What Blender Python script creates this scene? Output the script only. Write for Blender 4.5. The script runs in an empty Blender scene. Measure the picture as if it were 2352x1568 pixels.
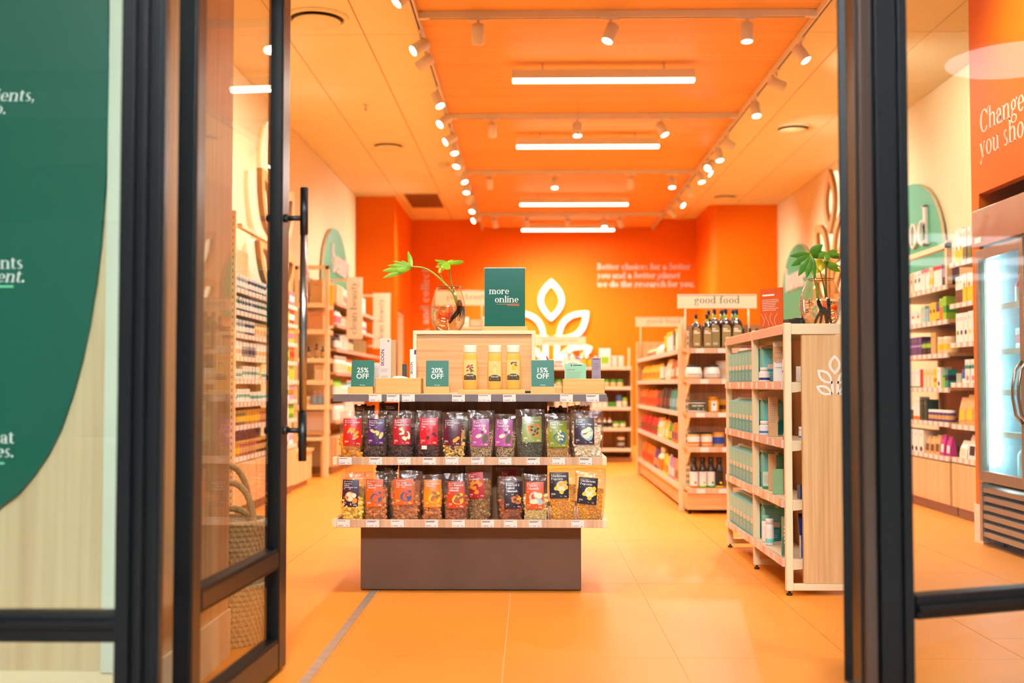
import bpy, math, random
from mathutils import Vector, Matrix

random.seed(7)
scene = bpy.context.scene
COL = scene.collection

# ------------------------------------------------------------------ camera
FPX = 2600.0                      # focal length in pixels of the 2352 x 1568 frame
EYE = Vector((0, 0, 1.0))
YAW, PITCH = math.radians(0.969), math.radians(2.225)
cam_data = bpy.data.cameras.new('camera')
cam_data.sensor_width = 36.0
cam_data.lens = FPX / 2352 * 36.0
cam_data.clip_start = 0.05
cam_data.clip_end = 100
cam_data.dof.use_dof = True
cam_data.dof.focus_distance = 5.45
cam_data.dof.aperture_fstop = 1.75
cam = bpy.data.objects.new('camera', cam_data)
cam.location = EYE
cam.rotation_euler = (math.pi / 2 + PITCH, 0, YAW)
COL.objects.link(cam)
scene.camera = cam

# ------------------------------------------------------------------ world, exposure
world = bpy.data.worlds.new('mall_ambient')
scene.world = world
world.use_nodes = True
bg = world.node_tree.nodes['Background']
bg.inputs[0].default_value = (0.80, 0.90, 1.0, 1)
bg.inputs[1].default_value = 0.14
scene.view_settings.view_transform = 'Standard'
scene.view_settings.look = 'None'
scene.view_settings.gamma = 1
scene.view_settings.use_curve_mapping = False
scene.view_settings.exposure = 0.03
scene.cycles.max_bounces = 5
scene.cycles.glossy_bounces = 3
scene.cycles.transmission_bounces = 5
scene.cycles.use_light_tree = False
scene.cycles.use_adaptive_sampling = True
scene.cycles.adaptive_threshold = 0.025
scene.cycles.caustics_reflective = False
scene.cycles.caustics_refractive = False
scene.cycles.diffuse_bounces = 3
scene.cycles.transparent_max_bounces = 14
scene.cycles.sample_clamp_indirect = 6

SPOT_W = 150.0          # one track spotlight
SPOT_COL = (1.0, 0.96, 0.88)
TUBE_W = 24.0         # light of one linear pendant
TUBE_COL = (1.0, 0.96, 0.88)
MALL_W = 95.0         # unseen mall lamps added behind the camera to brighten the shop front
MALL_COL = (0.86, 0.95, 1.0)

# ------------------------------------------------------------------ measuring helpers
_R = Vector((math.cos(YAW), math.sin(YAW), 0))
_F = Vector((-math.sin(YAW) * math.cos(PITCH), math.cos(YAW) * math.cos(PITCH), math.sin(PITCH)))
_U = _R.cross(_F)

def _ray(u, v):
    return _R * ((u - 1176.0) / FPX) - _U * ((v - 784.0) / FPX) + _F

def at(u, v, Y):
    """where a point measured in the photograph lies when its depth in the shop is Y metres"""
    r = _ray(u, v)
    return EYE + r * (Y / r.y)

def atx(u, v, X):
    r = _ray(u, v)
    return EYE + r * (X / r.x)

def atz(u, v, Z):
    r = _ray(u, v)
    return EYE + r * ((Z - 1.0) / r.z)

# ------------------------------------------------------------------ materials
def lin(c):
    return tuple(((x / 255.0) / 12.92 if x / 255.0 <= 0.04045 else ((x / 255.0 + 0.055) / 1.055) ** 2.4) for x in c)

MATS = {}

def mat(name, rgb=(200, 200, 200), rough=0.5, metal=0.0, emit=0.0, spec=0.5, bump=0.0, bscale=40.0, vary=0.0, vscale=6.0, coat=0.0, emit_rgb=None):
    if name in MATS:
        return MATS[name]
    m = bpy.data.materials.new(name)
    m.use_nodes = True
    nt = m.node_tree
    b = nt.nodes['Principled BSDF']
    c = lin(rgb)
    b.inputs['Base Color'].default_value = (*c, 1)
    b.inputs['Roughness'].default_value = rough
    b.inputs['Metallic'].default_value = metal
    b.inputs['Specular IOR Level'].default_value = spec
    b.inputs['Coat Weight'].default_value = coat
    if emit > 0:
        b.inputs['Emission Color'].default_value = (*(lin(emit_rgb) if emit_rgb else c), 1)
        b.inputs['Emission Strength'].default_value = emit
    if vary > 0 or bump > 0:
        tc = nt.nodes.new('ShaderNodeTexCoord')
    if vary > 0:
        n = nt.nodes.new('ShaderNodeTexNoise')
        n.inputs['Scale'].default_value = vscale
        n.inputs['Detail'].default_value = 4
        nt.links.new(tc.outputs['Object'], n.inputs['Vector'])
        r = nt.nodes.new('ShaderNodeValToRGB')
        r.color_ramp.elements[0].position = 0.3
        r.color_ramp.elements[1].position = 0.7
        r.color_ramp.elements[0].color = (*[x * (1 - vary) for x in c], 1)
        r.color_ramp.elements[1].color = (*[min(1, x * (1 + vary)) for x in c], 1)
        nt.links.new(n.outputs['Fac'], r.inputs[0])
        nt.links.new(r.outputs[0], b.inputs['Base Color'])
    if bump > 0:
        n2 = nt.nodes.new('ShaderNodeTexNoise')
        n2.inputs['Scale'].default_value = bscale
        nt.links.new(tc.outputs['Object'], n2.inputs['Vector'])
        bp = nt.nodes.new('ShaderNodeBump')
        bp.inputs['Strength'].default_value = bump
        bp.inputs['Distance'].default_value = 0.01
        nt.links.new(n2.outputs['Fac'], bp.inputs['Height'])
        nt.links.new(bp.outputs[0], b.inputs['Normal'])
    MATS[name] = m
    return m

def wood(name, rgb_a, rgb_b, axis='Z', scale=1.0, rough=0.45, coarse=5.0, coord='Object'):
    """straight grained laminate; axis is the direction of the grain in the object's own space"""
    if name in MATS:
        return MATS[name]
    m = bpy.data.materials.new(name)
    m.use_nodes = True
    nt = m.node_tree
    b = nt.nodes['Principled BSDF']
    b.inputs['Roughness'].default_value = rough
    tc = nt.nodes.new('ShaderNodeTexCoord')
    mp = nt.nodes.new('ShaderNodeMapping')
    s = {'X': (0.35, 14, 14), 'Y': (14, 0.35, 14), 'Z': (14, 14, 0.35)}[axis]
    mp.inputs['Scale'].default_value = [k * scale for k in s]
    nt.links.new(tc.outputs[coord], mp.inputs[0])
    n = nt.nodes.new('ShaderNodeTexNoise')
    n.inputs['Scale'].default_value = coarse
    n.inputs['Detail'].default_value = 5
    n.inputs['Roughness'].default_value = 0.62
    nt.links.new(mp.outputs[0], n.inputs['Vector'])
    n2 = nt.nodes.new('ShaderNodeTexNoise')
    n2.inputs['Scale'].default_value = coarse * 0.22
    n2.inputs['Detail'].default_value = 2
    nt.links.new(mp.outputs[0], n2.inputs['Vector'])
    mx = nt.nodes.new('ShaderNodeMath')
    mx.operation = 'MULTIPLY_ADD'
    mx.inputs[1].default_value = 0.6
    nt.links.new(n.outputs['Fac'], mx.inputs[0])
    ml = nt.nodes.new('ShaderNodeMath')
    ml.operation = 'MULTIPLY'
    ml.inputs[1].default_value = 0.4
    nt.links.new(n2.outputs['Fac'], ml.inputs[0])
    nt.links.new(ml.outputs[0], mx.inputs[2])
    r = nt.nodes.new('ShaderNodeValToRGB')
    r.color_ramp.elements[0].position = 0.36
    r.color_ramp.elements[1].position = 0.62
    r.color_ramp.elements[0].color = (*lin(rgb_a), 1)
    r.color_ramp.elements[1].color = (*lin(rgb_b), 1)
    nt.links.new(mx.outputs[0], r.inputs[0])
    nt.links.new(r.outputs[0], b.inputs['Base Color'])
    MATS[name] = m
    return m

def clear_mat(name, tint=(255, 255, 255), veil=0.0, veil_rgb=(230, 220, 210), fres=1.45, rough=0.0, bump=0.0, bscale=30.0, gain=1.0):
    """thin clear sheet: light goes straight through, the surface mirrors by angle, an optional milky veil"""
    if name in MATS:
        return MATS[name]
    m = bpy.data.materials.new(name)
    m.use_nodes = True
    nt = m.node_tree
    for n in list(nt.nodes):
        if n.type != 'OUTPUT_MATERIAL':
            nt.nodes.remove(n)
    out = [n for n in nt.nodes if n.type == 'OUTPUT_MATERIAL'][0]
    tr = nt.nodes.new('ShaderNodeBsdfTransparent')
    tr.inputs[0].default_value = (*lin(tint), 1)
    gl = nt.nodes.new('ShaderNodeBsdfGlossy')
    gl.inputs['Roughness'].default_value = rough
    lw = nt.nodes.new('ShaderNodeLayerWeight')
    lw.inputs[0].default_value = 0.5
    pw = nt.nodes.new('ShaderNodeMath')
    pw.operation = 'POWER'
    pw.inputs[1].default_value = 5.0
    nt.links.new(lw.outputs['Facing'], pw.inputs[0])
    f0 = ((fres - 1) / (fres + 1)) ** 2
    fr = nt.nodes.new('ShaderNodeMath')
    fr.operation = 'MULTIPLY_ADD'
    fr.inputs[1].default_value = 1 - f0
    fr.inputs[2].default_value = f0
    nt.links.new(pw.outputs[0], fr.inputs[0])
    cur = tr
    if veil > 0:
        df = nt.nodes.new('ShaderNodeBsdfDiffuse')
        df.inputs[0].default_value = (*lin(veil_rgb), 1)
        mv = nt.nodes.new('ShaderNodeMixShader')
        mv.inputs[0].default_value = veil
        nt.links.new(tr.outputs[0], mv.inputs[1])
        nt.links.new(df.outputs[0], mv.inputs[2])
        cur = mv
    mx = nt.nodes.new('ShaderNodeMixShader')
    if gain != 1.0:
        g = nt.nodes.new('ShaderNodeMath')
        g.operation = 'MULTIPLY'
        g.use_clamp = True
        g.inputs[1].default_value = gain
        nt.links.new(fr.outputs[0], g.inputs[0])
        nt.links.new(g.outputs[0], mx.inputs[0])
    else:
        nt.links.new(fr.outputs[0], mx.inputs[0])
    nt.links.new(cur.outputs[0], mx.inputs[1])
    nt.links.new(gl.outputs[0], mx.inputs[2])
    if bump > 0:
        tc = nt.nodes.new('ShaderNodeTexCoord')
        ns = nt.nodes.new('ShaderNodeTexNoise')
        ns.inputs['Scale'].default_value = bscale
        ns.inputs['Detail'].default_value = 3
        nt.links.new(tc.outputs['Object'], ns.inputs['Vector'])
        bp = nt.nodes.new('ShaderNodeBump')
        bp.inputs['Strength'].default_value = bump
        bp.inputs['Distance'].default_value = 0.01
        nt.links.new(ns.outputs['Fac'], bp.inputs['Height'])
        nt.links.new(bp.outputs[0], gl.inputs['Normal'])
        nt.links.new(bp.outputs[0], lw.inputs['Normal'])
    nt.links.new(mx.outputs[0], out.inputs[0])
    MATS[name] = m
    return m

WHITE = mat('white_plastic', (238, 232, 222), 0.4)
PAPER = mat('white_paper', (236, 228, 220), 0.7)
INK = mat('dark_ink', (45, 40, 40), 0.7)
PRINTW = mat('white_print', (245, 240, 230), 0.6)
BLACK = mat('black_powder_coat', (10, 11, 13), 0.42, spec=0.22, bump=0.03, bscale=300)
BLACKP = mat('black_plastic', (20, 19, 19), 0.35)
CREAM = mat('cream_powder_coat', (238, 214, 172), 0.42)
CREAMW = mat('cream_wall_paint', (250, 226, 180), 0.65, vary=0.02, vscale=2)
ORANGE = mat('orange_wall_paint', (246, 118, 0), 0.6, spec=0.2)
TEAL = mat('teal_print', (0, 86, 67), 0.45)
GREENSIGN = mat('green_sign_paint', (64, 168, 128), 0.5)
STEEL = mat('brushed_steel', (190, 184, 176), 0.25, metal=1.0)
STEELM = mat('polished_steel', (206, 180, 156), 0.22, metal=0.65, bump=0.35, bscale=5.0)
LAMPW = mat('lamp_white_paint', (238, 222, 200), 0.45)
STRIP = mat('clear_ticket_strip', (224, 190, 170), 0.25)
OAK_Z = wood('light_oak_upright_grain', (205, 160, 104), (232, 192, 138), 'Z')
OAK_X = wood('light_oak_level_grain', (208, 150, 88), (236, 186, 124), 'X')
OAK_Y = wood('light_oak_along_grain', (200, 152, 96), (230, 188, 132), 'Y')
OAKDARK_Z = wood('walnut_toned_upright_grain', (120, 84, 54), (156, 112, 76), 'Z')
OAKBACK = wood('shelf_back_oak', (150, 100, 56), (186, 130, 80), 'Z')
PINE = wood('solid_pine', (212, 158, 84), (232, 186, 112), 'X', 1.0, 0.5)
EDGE = mat('pale_edge_band', (240, 216, 172), 0.5)
GLASS = clear_mat('clear_glass', (250, 252, 250), gain=1.0)
GLASSW = clear_mat('window_glass', (248, 251, 249), gain=1.3)
EMIT_SPOT = mat('lit_lens', (255, 240, 210), 0.5, emit=18.0)
EMIT_TUBE = mat('lit_tube', (255, 238, 205), 0.5, emit=7.0)

# ------------------------------------------------------------------ mesh building
class MB:
    def __init__(self):
        self.v, self.f, self.m, self.s, self.mats = [], [], [], [], []

    def mi(self, mt):
        if mt not in self.mats:
            self.mats.append(mt)
        return self.mats.index(mt)

    def add(self, verts, faces, mt, smooth=False, M=None):
        o = len(self.v)
        if M is not None:
            verts = [M @ Vector(p) for p in verts]
        self.v.extend(tuple(p) for p in verts)
        k = self.mi(mt)
        for f in faces:
            self.f.append(tuple(i + o for i in f))
            self.m.append(k)
            self.s.append(smooth)
        return self

    def box(self, x0, x1, y0, y1, z0, z1, mt, M=None, mats=None):
        vs = [(x0, y0, z0), (x1, y0, z0), (x1, y1, z0), (x0, y1, z0), (x0, y0, z1), (x1, y0, z1), (x1, y1, z1), (x0, y1, z1)]
        fs = [(0, 3, 2, 1), (4, 5, 6, 7), (0, 1, 5, 4), (1, 2, 6, 5), (2, 3, 7, 6), (3, 0, 4, 7)]   # bottom top front right back left
        if mats is None:
            return self.add(vs, fs, mt, M=M)
        names = ('bottom', 'top', 'front', 'right', 'back', 'left')
        o = len(self.v)
        if M is not None:
            vs = [M @ Vector(p) for p in vs]
        self.v.extend(tuple(p) for p in vs)
        for n, f in zip(names, fs):
            self.f.append(tuple(i + o for i in f))
            self.m.append(self.mi(mats.get(n, mt)))
            self.s.append(False)
        return self

    def lathe(self, prof, mt, n=16, c=(0, 0), sx=1.0, sy=1.0, smooth=True, cap0=True, cap1=True, M=None, sq=None):
        """prof = [(r, z) or (r, z, material for the band above)]"""
        rings = []
        for p in prof:
            ring = []
            for i in range(n):
                a = 2 * math.pi * i / n
                ca, sa = math.cos(a), math.sin(a)
                if sq:
                    k = (abs(ca) ** sq + abs(sa) ** sq) ** (-1.0 / sq)
                else:
                    k = 1.0
                ring.append((c[0] + p[0] * ca * sx * k, c[1] + p[0] * sa * sy * k, p[1]))
            rings.append(ring)
        o = len(self.v)
        vs = [q for r in rings for q in r]
        if M is not None:
            vs = [M @ Vector(p) for p in vs]
        self.v.extend(tuple(p) for p in vs)
        for j in range(len(prof) - 1):
            k = self.mi(prof[j][2] if len(prof[j]) > 2 else mt)
            for i in range(n):
                i2 = (i + 1) % n
                self.f.append((o + j * n + i, o + j * n + i2, o + (j + 1) * n + i2, o + (j + 1) * n + i))
                self.m.append(k)
                self.s.append(smooth)
        if cap0:
            self.f.append(tuple(o + i for i in reversed(range(n))))
            self.m.append(self.mi(prof[0][2] if len(prof[0]) > 2 else mt))
            self.s.append(False)
        if cap1:
            self.f.append(tuple(o + (len(prof) - 1) * n + i for i in range(n)))
            self.m.append(self.mi(prof[-1][2] if len(prof[-1]) > 2 else mt))
            self.s.append(False)
        return self

    def cyl(self, p0, p1, r, mt, n=12, r1=None):
        return self.tube([p0, p1], [r, r if r1 is None else r1], mt, n, smooth=True)

    def tube(self, path, r, mt, n=8, smooth=True, cap=True):
        path = [Vector(p) for p in path]
        rs = r if isinstance(r, (list, tuple)) else [r] * len(path)
        o = len(self.v)
        up = None
        for i, p in enumerate(path):
            d = (path[min(i + 1, len(path) - 1)] - path[max(i - 1, 0)]).normalized()
            if up is None:
                up = Vector((0, 0, 1)) if abs(d.z) < 0.9 else Vector((1, 0, 0))
            a = d.cross(up).normalized()
            b = a.cross(d).normalized()
            up = b
            for k in range(n):
                t = 2 * math.pi * k / n
                self.v.append(tuple(p + (a * math.cos(t) + b * math.sin(t)) * rs[i]))
        km = self.mi(mt)
        for j in range(len(path) - 1):
            for k in range(n):
                k2 = (k + 1) % n
                self.f.append((o + j * n + k, o + j * n + k2, o + (j + 1) * n + k2, o + (j + 1) * n + k))
                self.m.append(km)
                self.s.append(smooth)
        if cap:
            self.f.append(tuple(o + k for k in reversed(range(n))))
            self.f.append(tuple(o + (len(path) - 1) * n + k for k in range(n)))
            self.m += [km, km]
            self.s += [False, False]
        return self

    def prism(self, poly, d0, d1, mt, M, side=None, smooth=False):
        """polygon in local xy extruded from z=d0 to z=d1, M maps to the object's space"""
        n = len(poly)
        vs = [(p[0], p[1], d0) for p in poly] + [(p[0], p[1], d1) for p in poly]
        self.add(vs, [tuple(reversed(range(n))), tuple(range(n, 2 * n))], mt, M=M)
        o = len(self.v) - 2 * n
        k = self.mi(side or mt)
        for i in range(n):
            j = (i + 1) % n
            self.f.append((o + i, o + j, o + n + j, o + n + i))
            self.m.append(k)
            self.s.append(smooth)
        return self

    def ring(self, outer, inner, d0, d1, mt, M, side=None, back=None):
        """two matching outlines: a flat ring with thickness"""
        n = len(outer)
        vs = [(p[0], p[1], d1) for p in outer] + [(p[0], p[1], d1) for p in inner] + [(p[0], p[1], d0) for p in outer] + [(p[0], p[1], d0) for p in inner]
        o = len(self.v)
        self.v.extend(tuple(M @ Vector(p)) for p in vs)
        kf, ks, kb = self.mi(mt), self.mi(side or mt), self.mi(back or mt)
        for i in range(n):
            j = (i + 1) % n
            for q, kk in (((i, j, n + j, n + i), kf), ((2 * n + j, 2 * n + i, 3 * n + i, 3 * n + j), kb), ((2 * n + i, 2 * n + j, j, i), ks), ((n + i, n + j, 3 * n + j, 3 * n + i), ks)):
                self.f.append(tuple(o + t for t in q))
                self.m.append(kk)
                self.s.append(False)
        return self

    def ball(self, c, r, mt, nu=8, nv=5, rot=None, smooth=True):
        """r = (rx, ry, rz)"""
        if not isinstance(r, (list, tuple)):
            r = (r, r, r)
        vs, fs = [], []
        for j in range(1, nv):
            t = math.pi * j / nv
            for i in range(nu):
                a = 2 * math.pi * i / nu
                vs.append(Vector((r[0] * math.sin(t) * math.cos(a), r[1] * math.sin(t) * math.sin(a), r[2] * math.cos(t))))
        vs.append(Vector((0, 0, r[2])))
        vs.append(Vector((0, 0, -r[2])))
        for j in range(nv - 2):
            for i in range(nu):
                i2 = (i + 1) % nu
                fs.append((j * nu + i, (j + 1) * nu + i, (j + 1) * nu + i2, j * nu + i2))
        T, B = len(vs) - 2, len(vs) - 1
        for i in range(nu):
            i2 = (i + 1) % nu
            fs.append((T, i, i2))
            fs.append((B, (nv - 2) * nu + i2, (nv - 2) * nu + i))
        if rot is not None:
            vs = [rot @ p for p in vs]
        c = Vector(c)
        return self.add([p + c for p in vs], fs, mt, smooth)

    def grid(self, pts, mt, smooth=True):
        """pts[j][i] rows of points"""
        nj, ni = len(pts), len(pts[0])
        vs = [p for r in pts for p in r]
        fs = [(j * ni + i, j * ni + i + 1, (j + 1) * ni + i + 1, (j + 1) * ni + i) for j in range(nj - 1) for i in range(ni - 1)]
        return self.add(vs, fs, mt, smooth)

    def mesh(self, name='mesh'):
        me = bpy.data.meshes.new(name)
        me.from_pydata(self.v, [], self.f)
        for mt in self.mats:
            me.materials.append(mt)
        me.polygons.foreach_set('material_index', self.m)
        me.polygons.foreach_set('use_smooth', self.s)
        me.update()
        return me

def obj(name, me, parent=None, loc=(0, 0, 0), rot=(0, 0, 0), bev=0.0, kind=None, label=None):
    if isinstance(me, MB):
        me = me.mesh(name)
    o = bpy.data.objects.new(name, me)
    COL.objects.link(o)
    o.location = loc
    o.rotation_euler = rot
    if parent is not None:
        o.parent = parent
    if bev > 0:
        b = o.modifiers.new('edge', 'BEVEL')
        b.width = bev
        b.segments = 2
        b.limit_method = 'ANGLE'
    if kind:
        o['kind'] = kind
    if label:
        o['label'] = label
    return o

def tag(o, label, cat, group=None):
    o['label'] = label
    o['category'] = cat
    if group:
        o['group'] = group
    return o

def thing(name, label, cat, loc=(0, 0, 0), rz=0.0, group=None, rot=None):
    o = bpy.data.objects.new(name, None)
    COL.objects.link(o)
    o.location = loc
    o.rotation_euler = rot if rot else (0, 0, rz)
    o.empty_display_size = 0.05
    return tag(o, label, cat, group)

def solo(name, me, label, cat, loc=(0, 0, 0), rz=0.0, group=None, rot=None, bev=0.0):
    o = obj(name, me, None, loc, rot if rot else (0, 0, rz), bev)
    return tag(o, label, cat, group)

def struct(name, me, parent=None, bev=0.0, loc=(0, 0, 0)):
    o = obj(name, me, parent, loc, bev=bev)
    if parent is None:
        o['kind'] = 'structure'
    return o

NUM = ('first', 'second', 'third', 'fourth', 'fifth', 'sixth', 'seventh', 'eighth', 'ninth', 'tenth', 'eleventh', 'twelfth', 'thirteenth', 'fourteenth', 'fifteenth', 'sixteenth')

def place(proto, name, label, cat, loc, rz=0.0, group=None, rot=None):
    """proto = [(part name, mesh, [(sub-part name, mesh)])]: a thing with its parts, meshes shared between copies"""
    if len(proto) == 1 and not proto[0][2]:
        return solo(name, proto[0][1], label, cat, loc, rz, group, rot)
    t = thing(name, label, cat, loc, rz, group, rot)
    for pn, me, subs in proto:
        p = obj(pn, me, t)
        for sn, sm in subs:
            obj(sn, sm, p)
    return t

RX90 = Matrix.Rotation(math.pi / 2, 4, 'X')      # local xy drawing -> stands upright facing -Y

def face_y(o=(0, 0, 0)):
    """drawing plane seen from -Y: x right, y up, extrusion towards the viewer"""
    return Matrix.Translation(o) @ RX90

def face_px(o=(0, 0, 0)):
    """drawing plane seen from +X (a wall on the left): drawing x runs along +Y, y up"""
    return Matrix.Translation(o) @ Matrix(((0, 0, 1, 0), (1, 0, 0, 0), (0, 1, 0, 0), (0, 0, 0, 1)))

def face_nx(o=(0, 0, 0)):
    """drawing plane seen from -X (a wall on the right): drawing x runs along -Y, y up"""
    return Matrix.Translation(o) @ Matrix(((0, 0, -1, 0), (-1, 0, 0, 0), (0, 1, 0, 0), (0, 0, 0, 1)))

# ------------------------------------------------------------------ a small high-contrast serif alphabet
def _q(x0, y0, x1, y1):
    return [(x0, y0), (x1, y0), (x1, y1), (x0, y1)]

class _G:
    T, t = 0.105, 0.032

    def __init__(s):
        s.p = []

    def bar(s, x, y0, y1, w=None):
        s.p.append(_q(x, y0, x + (w or s.T), y1))
        return s

    def ser(s, x, y, l=0.07, r=0.07, up=False):
        s.p.append(_q(x - l, y - (s.t if up else 0), x + s.T + r, y + (0 if up else s.t)))
        return s

    def arc(s, cx, cy, rx, ry, a0=0, a1=360, T=None, t=None, n=None):
        T = s.T if T is None else T
        t = s.t if t is None else t
        n = n or max(4, int(abs(a1 - a0) / 24))
        pr = None
        for i in range(n + 1):
            a = math.radians(a0 + (a1 - a0) * i / n)
            o = (cx + rx * math.cos(a), cy + ry * math.sin(a))
            k = (cx + (rx - T) * math.cos(a), cy + (ry - t) * math.sin(a))
            if pr:
                s.p.append([pr[0], o, k, pr[1]])
            pr = (o, k)
        return s

    def diag(s, x0, y0, x1, y1, w):
        s.p.append([(x0, y0), (x0 + w, y0), (x1 + w, y1), (x1, y1)])
        return s

    def dot(s, cx, cy, r):
        s.p.append([(cx + r * math.cos(i * math.pi / 4), cy + r * math.sin(i * math.pi / 4)) for i in range(8)])
        return s

def _glyphs():
    g = {}
    X, A, D, CAP = 0.47, 0.72, -0.21, 0.70
    def n_arch(G, x, w=0.34):
        return G.arc(x + w / 2 + 0.02, X - 0.15, w / 2 + 0.02, 0.15, 0, 150).bar(x + w - 0.065, 0, X - 0.15).ser(x + w - 0.065, 0)
    g['a'] = (_G().arc(0.2, X - 0.14, 0.17, 0.14, 0, 150).bar(0.265, 0.04, X - 0.13).ser(0.265, 0, 0, 0.08).arc(0.19, 0.14, 0.16, 0.14).dot(0.07, X - 0.12, 0.05), 0.45)
    g['b'] = (_G().bar(0.06, 0, A).ser(0.06, A, 0.06, 0, True).arc(0.26, X / 2, 0.23, X / 2), 0.53)
    g['c'] = (_G().arc(0.24, X / 2, 0.21, X / 2, 50, 320).dot(0.36, X - 0.12, 0.055), 0.46)
    g['d'] = (_G().bar(0.34, 0, A).ser(0.34, A, 0.06, 0, True).ser(0.34, 0, 0, 0.06).arc(0.24, X / 2, 0.22, X / 2), 0.54)
    g['e'] = (_G().arc(0.24, X / 2, 0.21, X / 2, 0, 320).bar(0.08, X / 2 - 0.01, X / 2 + 0.022, 0.36), 0.47)
    g['f'] = (_G().bar(0.1, 0, 0.6).ser(0.1, 0).arc(0.25, 0.58, 0.15, 0.14, 60, 180).dot(0.33, 0.66, 0.05).bar(0.02, X - 0.035, X, 0.3), 0.33)
    g['g'] = (_G().arc(0.22, 0.31, 0.18, 0.16).arc(0.23, -0.09, 0.21, 0.13, T=0.07).diag(0.08, 0.02, 0.12, 0.17, 0.06).dot(0.43, X - 0.02, 0.05), 0.48)
    g['h'] = (n_arch(_G().bar(0.06, 0, A).ser(0.06, 0).ser(0.06, A, 0.06, 0, True), 0.1), 0.56)
    g['i'] = (_G().bar(0.07, 0, X).ser(0.07, 0).ser(0.07, X, 0.06, 0, True).dot(0.12, 0.62, 0.065), 0.25)
    g['k'] = (_G().bar(0.06, 0, A).ser(0.06, 0).diag(0.16, 0.18, 0.38, X, 0.04).diag(0.36, 0, 0.2, 0.28, 0.11).bar(0.32, 0, 0.032, 0.22), 0.54)
    g['l'] = (_G().bar(0.07, 0, A).ser(0.07, 0).ser(0.07, A, 0.06, 0, True), 0.25)
    g['n'] = (n_arch(_G().bar(0.06, 0, X).ser(0.06, 0).ser(0.06, X, 0.06, 0, True), 0.1), 0.56)
    g['m'] = (n_arch(n_arch(_G().bar(0.06, 0, X).ser(0.06, 0).ser(0.06, X, 0.06, 0, True), 0.1, 0.31), 0.37, 0.31), 0.8)
    g['o'] = (_G().arc(0.25, X / 2, 0.22, X / 2), 0.5)
    g['p'] = (_G().bar(0.06, D, X).ser(0.06, D).ser(0.06, X, 0.06, 0, True).arc(0.26, X / 2, 0.23, X / 2), 0.53)
    g['r'] = (_G().bar(0.06, 0, X).ser(0.06, 0).ser(0.06, X, 0.06, 0, True).arc(0.27, X - 0.17, 0.16, 0.17, 60, 165).dot(0.34, X - 0.07, 0.055), 0.41)
    g['s'] = (_G().arc(0.18, X - 0.125, 0.13, 0.125, 40, 250, 0.075).arc(0.18, 0.125, 0.15, 0.125, -140, 80, 0.085).diag(0.2, 0.16, 0.06, 0.31, 0.1), 0.37)
    g['t'] = (_G().bar(0.08, 0.06, 0.58).bar(0.01, X - 0.035, X, 0.28).arc(0.21, 0.11, 0.13, 0.11, 180, 320, 0.09), 0.33)
    g['u'] = (_G().bar(0.06, 0.14, X).ser(0.06, X, 0.06, 0, True).arc(0.24, 0.15, 0.18, 0.15, 180, 330).bar(0.34, 0, X).ser(0.34, X, 0.06, 0, True).ser(0.34, 0, 0, 0.06), 0.55)
    g['v'] = (_G().diag(0.19, 0, 0.02, X, 0.12).diag(0.22, 0, 0.36, X, 0.035).bar(0, X - 0.03, X, 0.18).bar(0.29, X - 0.03, X, 0.16), 0.46)
    g['w'] = (_G().diag(0.19, 0, 0.02, X, 0.12).diag(0.24, 0, 0.34, X, 0.035).diag(0.47, 0, 0.31, X, 0.11).diag(0.51, 0, 0.64, X, 0.035).bar(0, X - 0.03, X, 0.18).bar(0.57, X - 0.03, X, 0.16), 0.74)
    g['x'] = (_G().diag(0.3, 0, 0.04, X, 0.12).diag(0.03, 0, 0.34, X, 0.035), 0.46)
    g['y'] = (_G().diag(0.19, 0, 0.02, X, 0.12).diag(0.1, D + 0.05, 0.36, X, 0.035).dot(0.09, D + 0.06, 0.055).bar(0, X - 0.03, X, 0.18).bar(0.29, X - 0.03, X, 0.16), 0.46)
    g['z'] = (_G().bar(0.04, 0, 0.035, 0.34).bar(0.04, X - 0.035, X, 0.34).diag(0.04, 0, 0.26, X, 0.11), 0.42)
    g['A'] = (_G().diag(0.42, 0, 0.27, CAP, 0.12).diag(0.06, 0, 0.3, CAP, 0.035).bar(0.14, 0.22, 0.25, 0.3).ser(0.45, 0).bar(0, 0, 0.03, 0.18), 0.64)
    g['B'] = (_G().bar(0.08, 0, CAP, 0.12).ser(0.08, 0, 0.07, 0).ser(0.08, CAP, 0.07, 0, True).arc(0.22, 0.525, 0.24, 0.175, -90, 90).arc(0.24, 0.185, 0.28, 0.185, -90, 90), 0.6)
    g['C'] = (_G().arc(0.35, 0.35, 0.31, 0.36, 35, 325, 0.12).bar(0.59, 0.45, CAP, 0.035), 0.68)
    g['D'] = (_G().bar(0.08, 0, CAP, 0.12).ser(0.08, 0, 0.07, 0).ser(0.08, CAP, 0.07, 0, True).arc(0.24, 0.35, 0.4, 0.35, -90, 90, 0.12), 0.7)
    g['F'] = (_G().bar(0.08, 0, CAP, 0.12).ser(0.08, 0).bar(0.02, CAP - 0.032, CAP, 0.5).bar(0.2, 0.34, 0.372, 0.2).bar(0.49, 0.52, CAP, 0.035), 0.58)
    g['M'] = (_G().bar(0.08, 0, CAP, 0.035).diag(0.4, 0, 0.08, CAP, 0.11).diag(0.42, 0, 0.68, CAP, 0.035).bar(0.67, 0, CAP, 0.11).ser(0.67, 0).bar(0.01, 0, 0.03, 0.17), 0.86)
    g['N'] = (_G().bar(0.08, 0, CAP, 0.035).diag(0.53, 0, 0.05, CAP, 0.12).bar(0.62, 0, CAP, 0.035).bar(0.01, 0, 0.03, 0.17), 0.74)
    g['P'] = (_G().bar(0.08, 0, CAP, 0.12).ser(0.08, 0).ser(0.08, CAP, 0.07, 0, True).arc(0.24, 0.5, 0.27, 0.2, -90, 90), 0.58)
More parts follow.
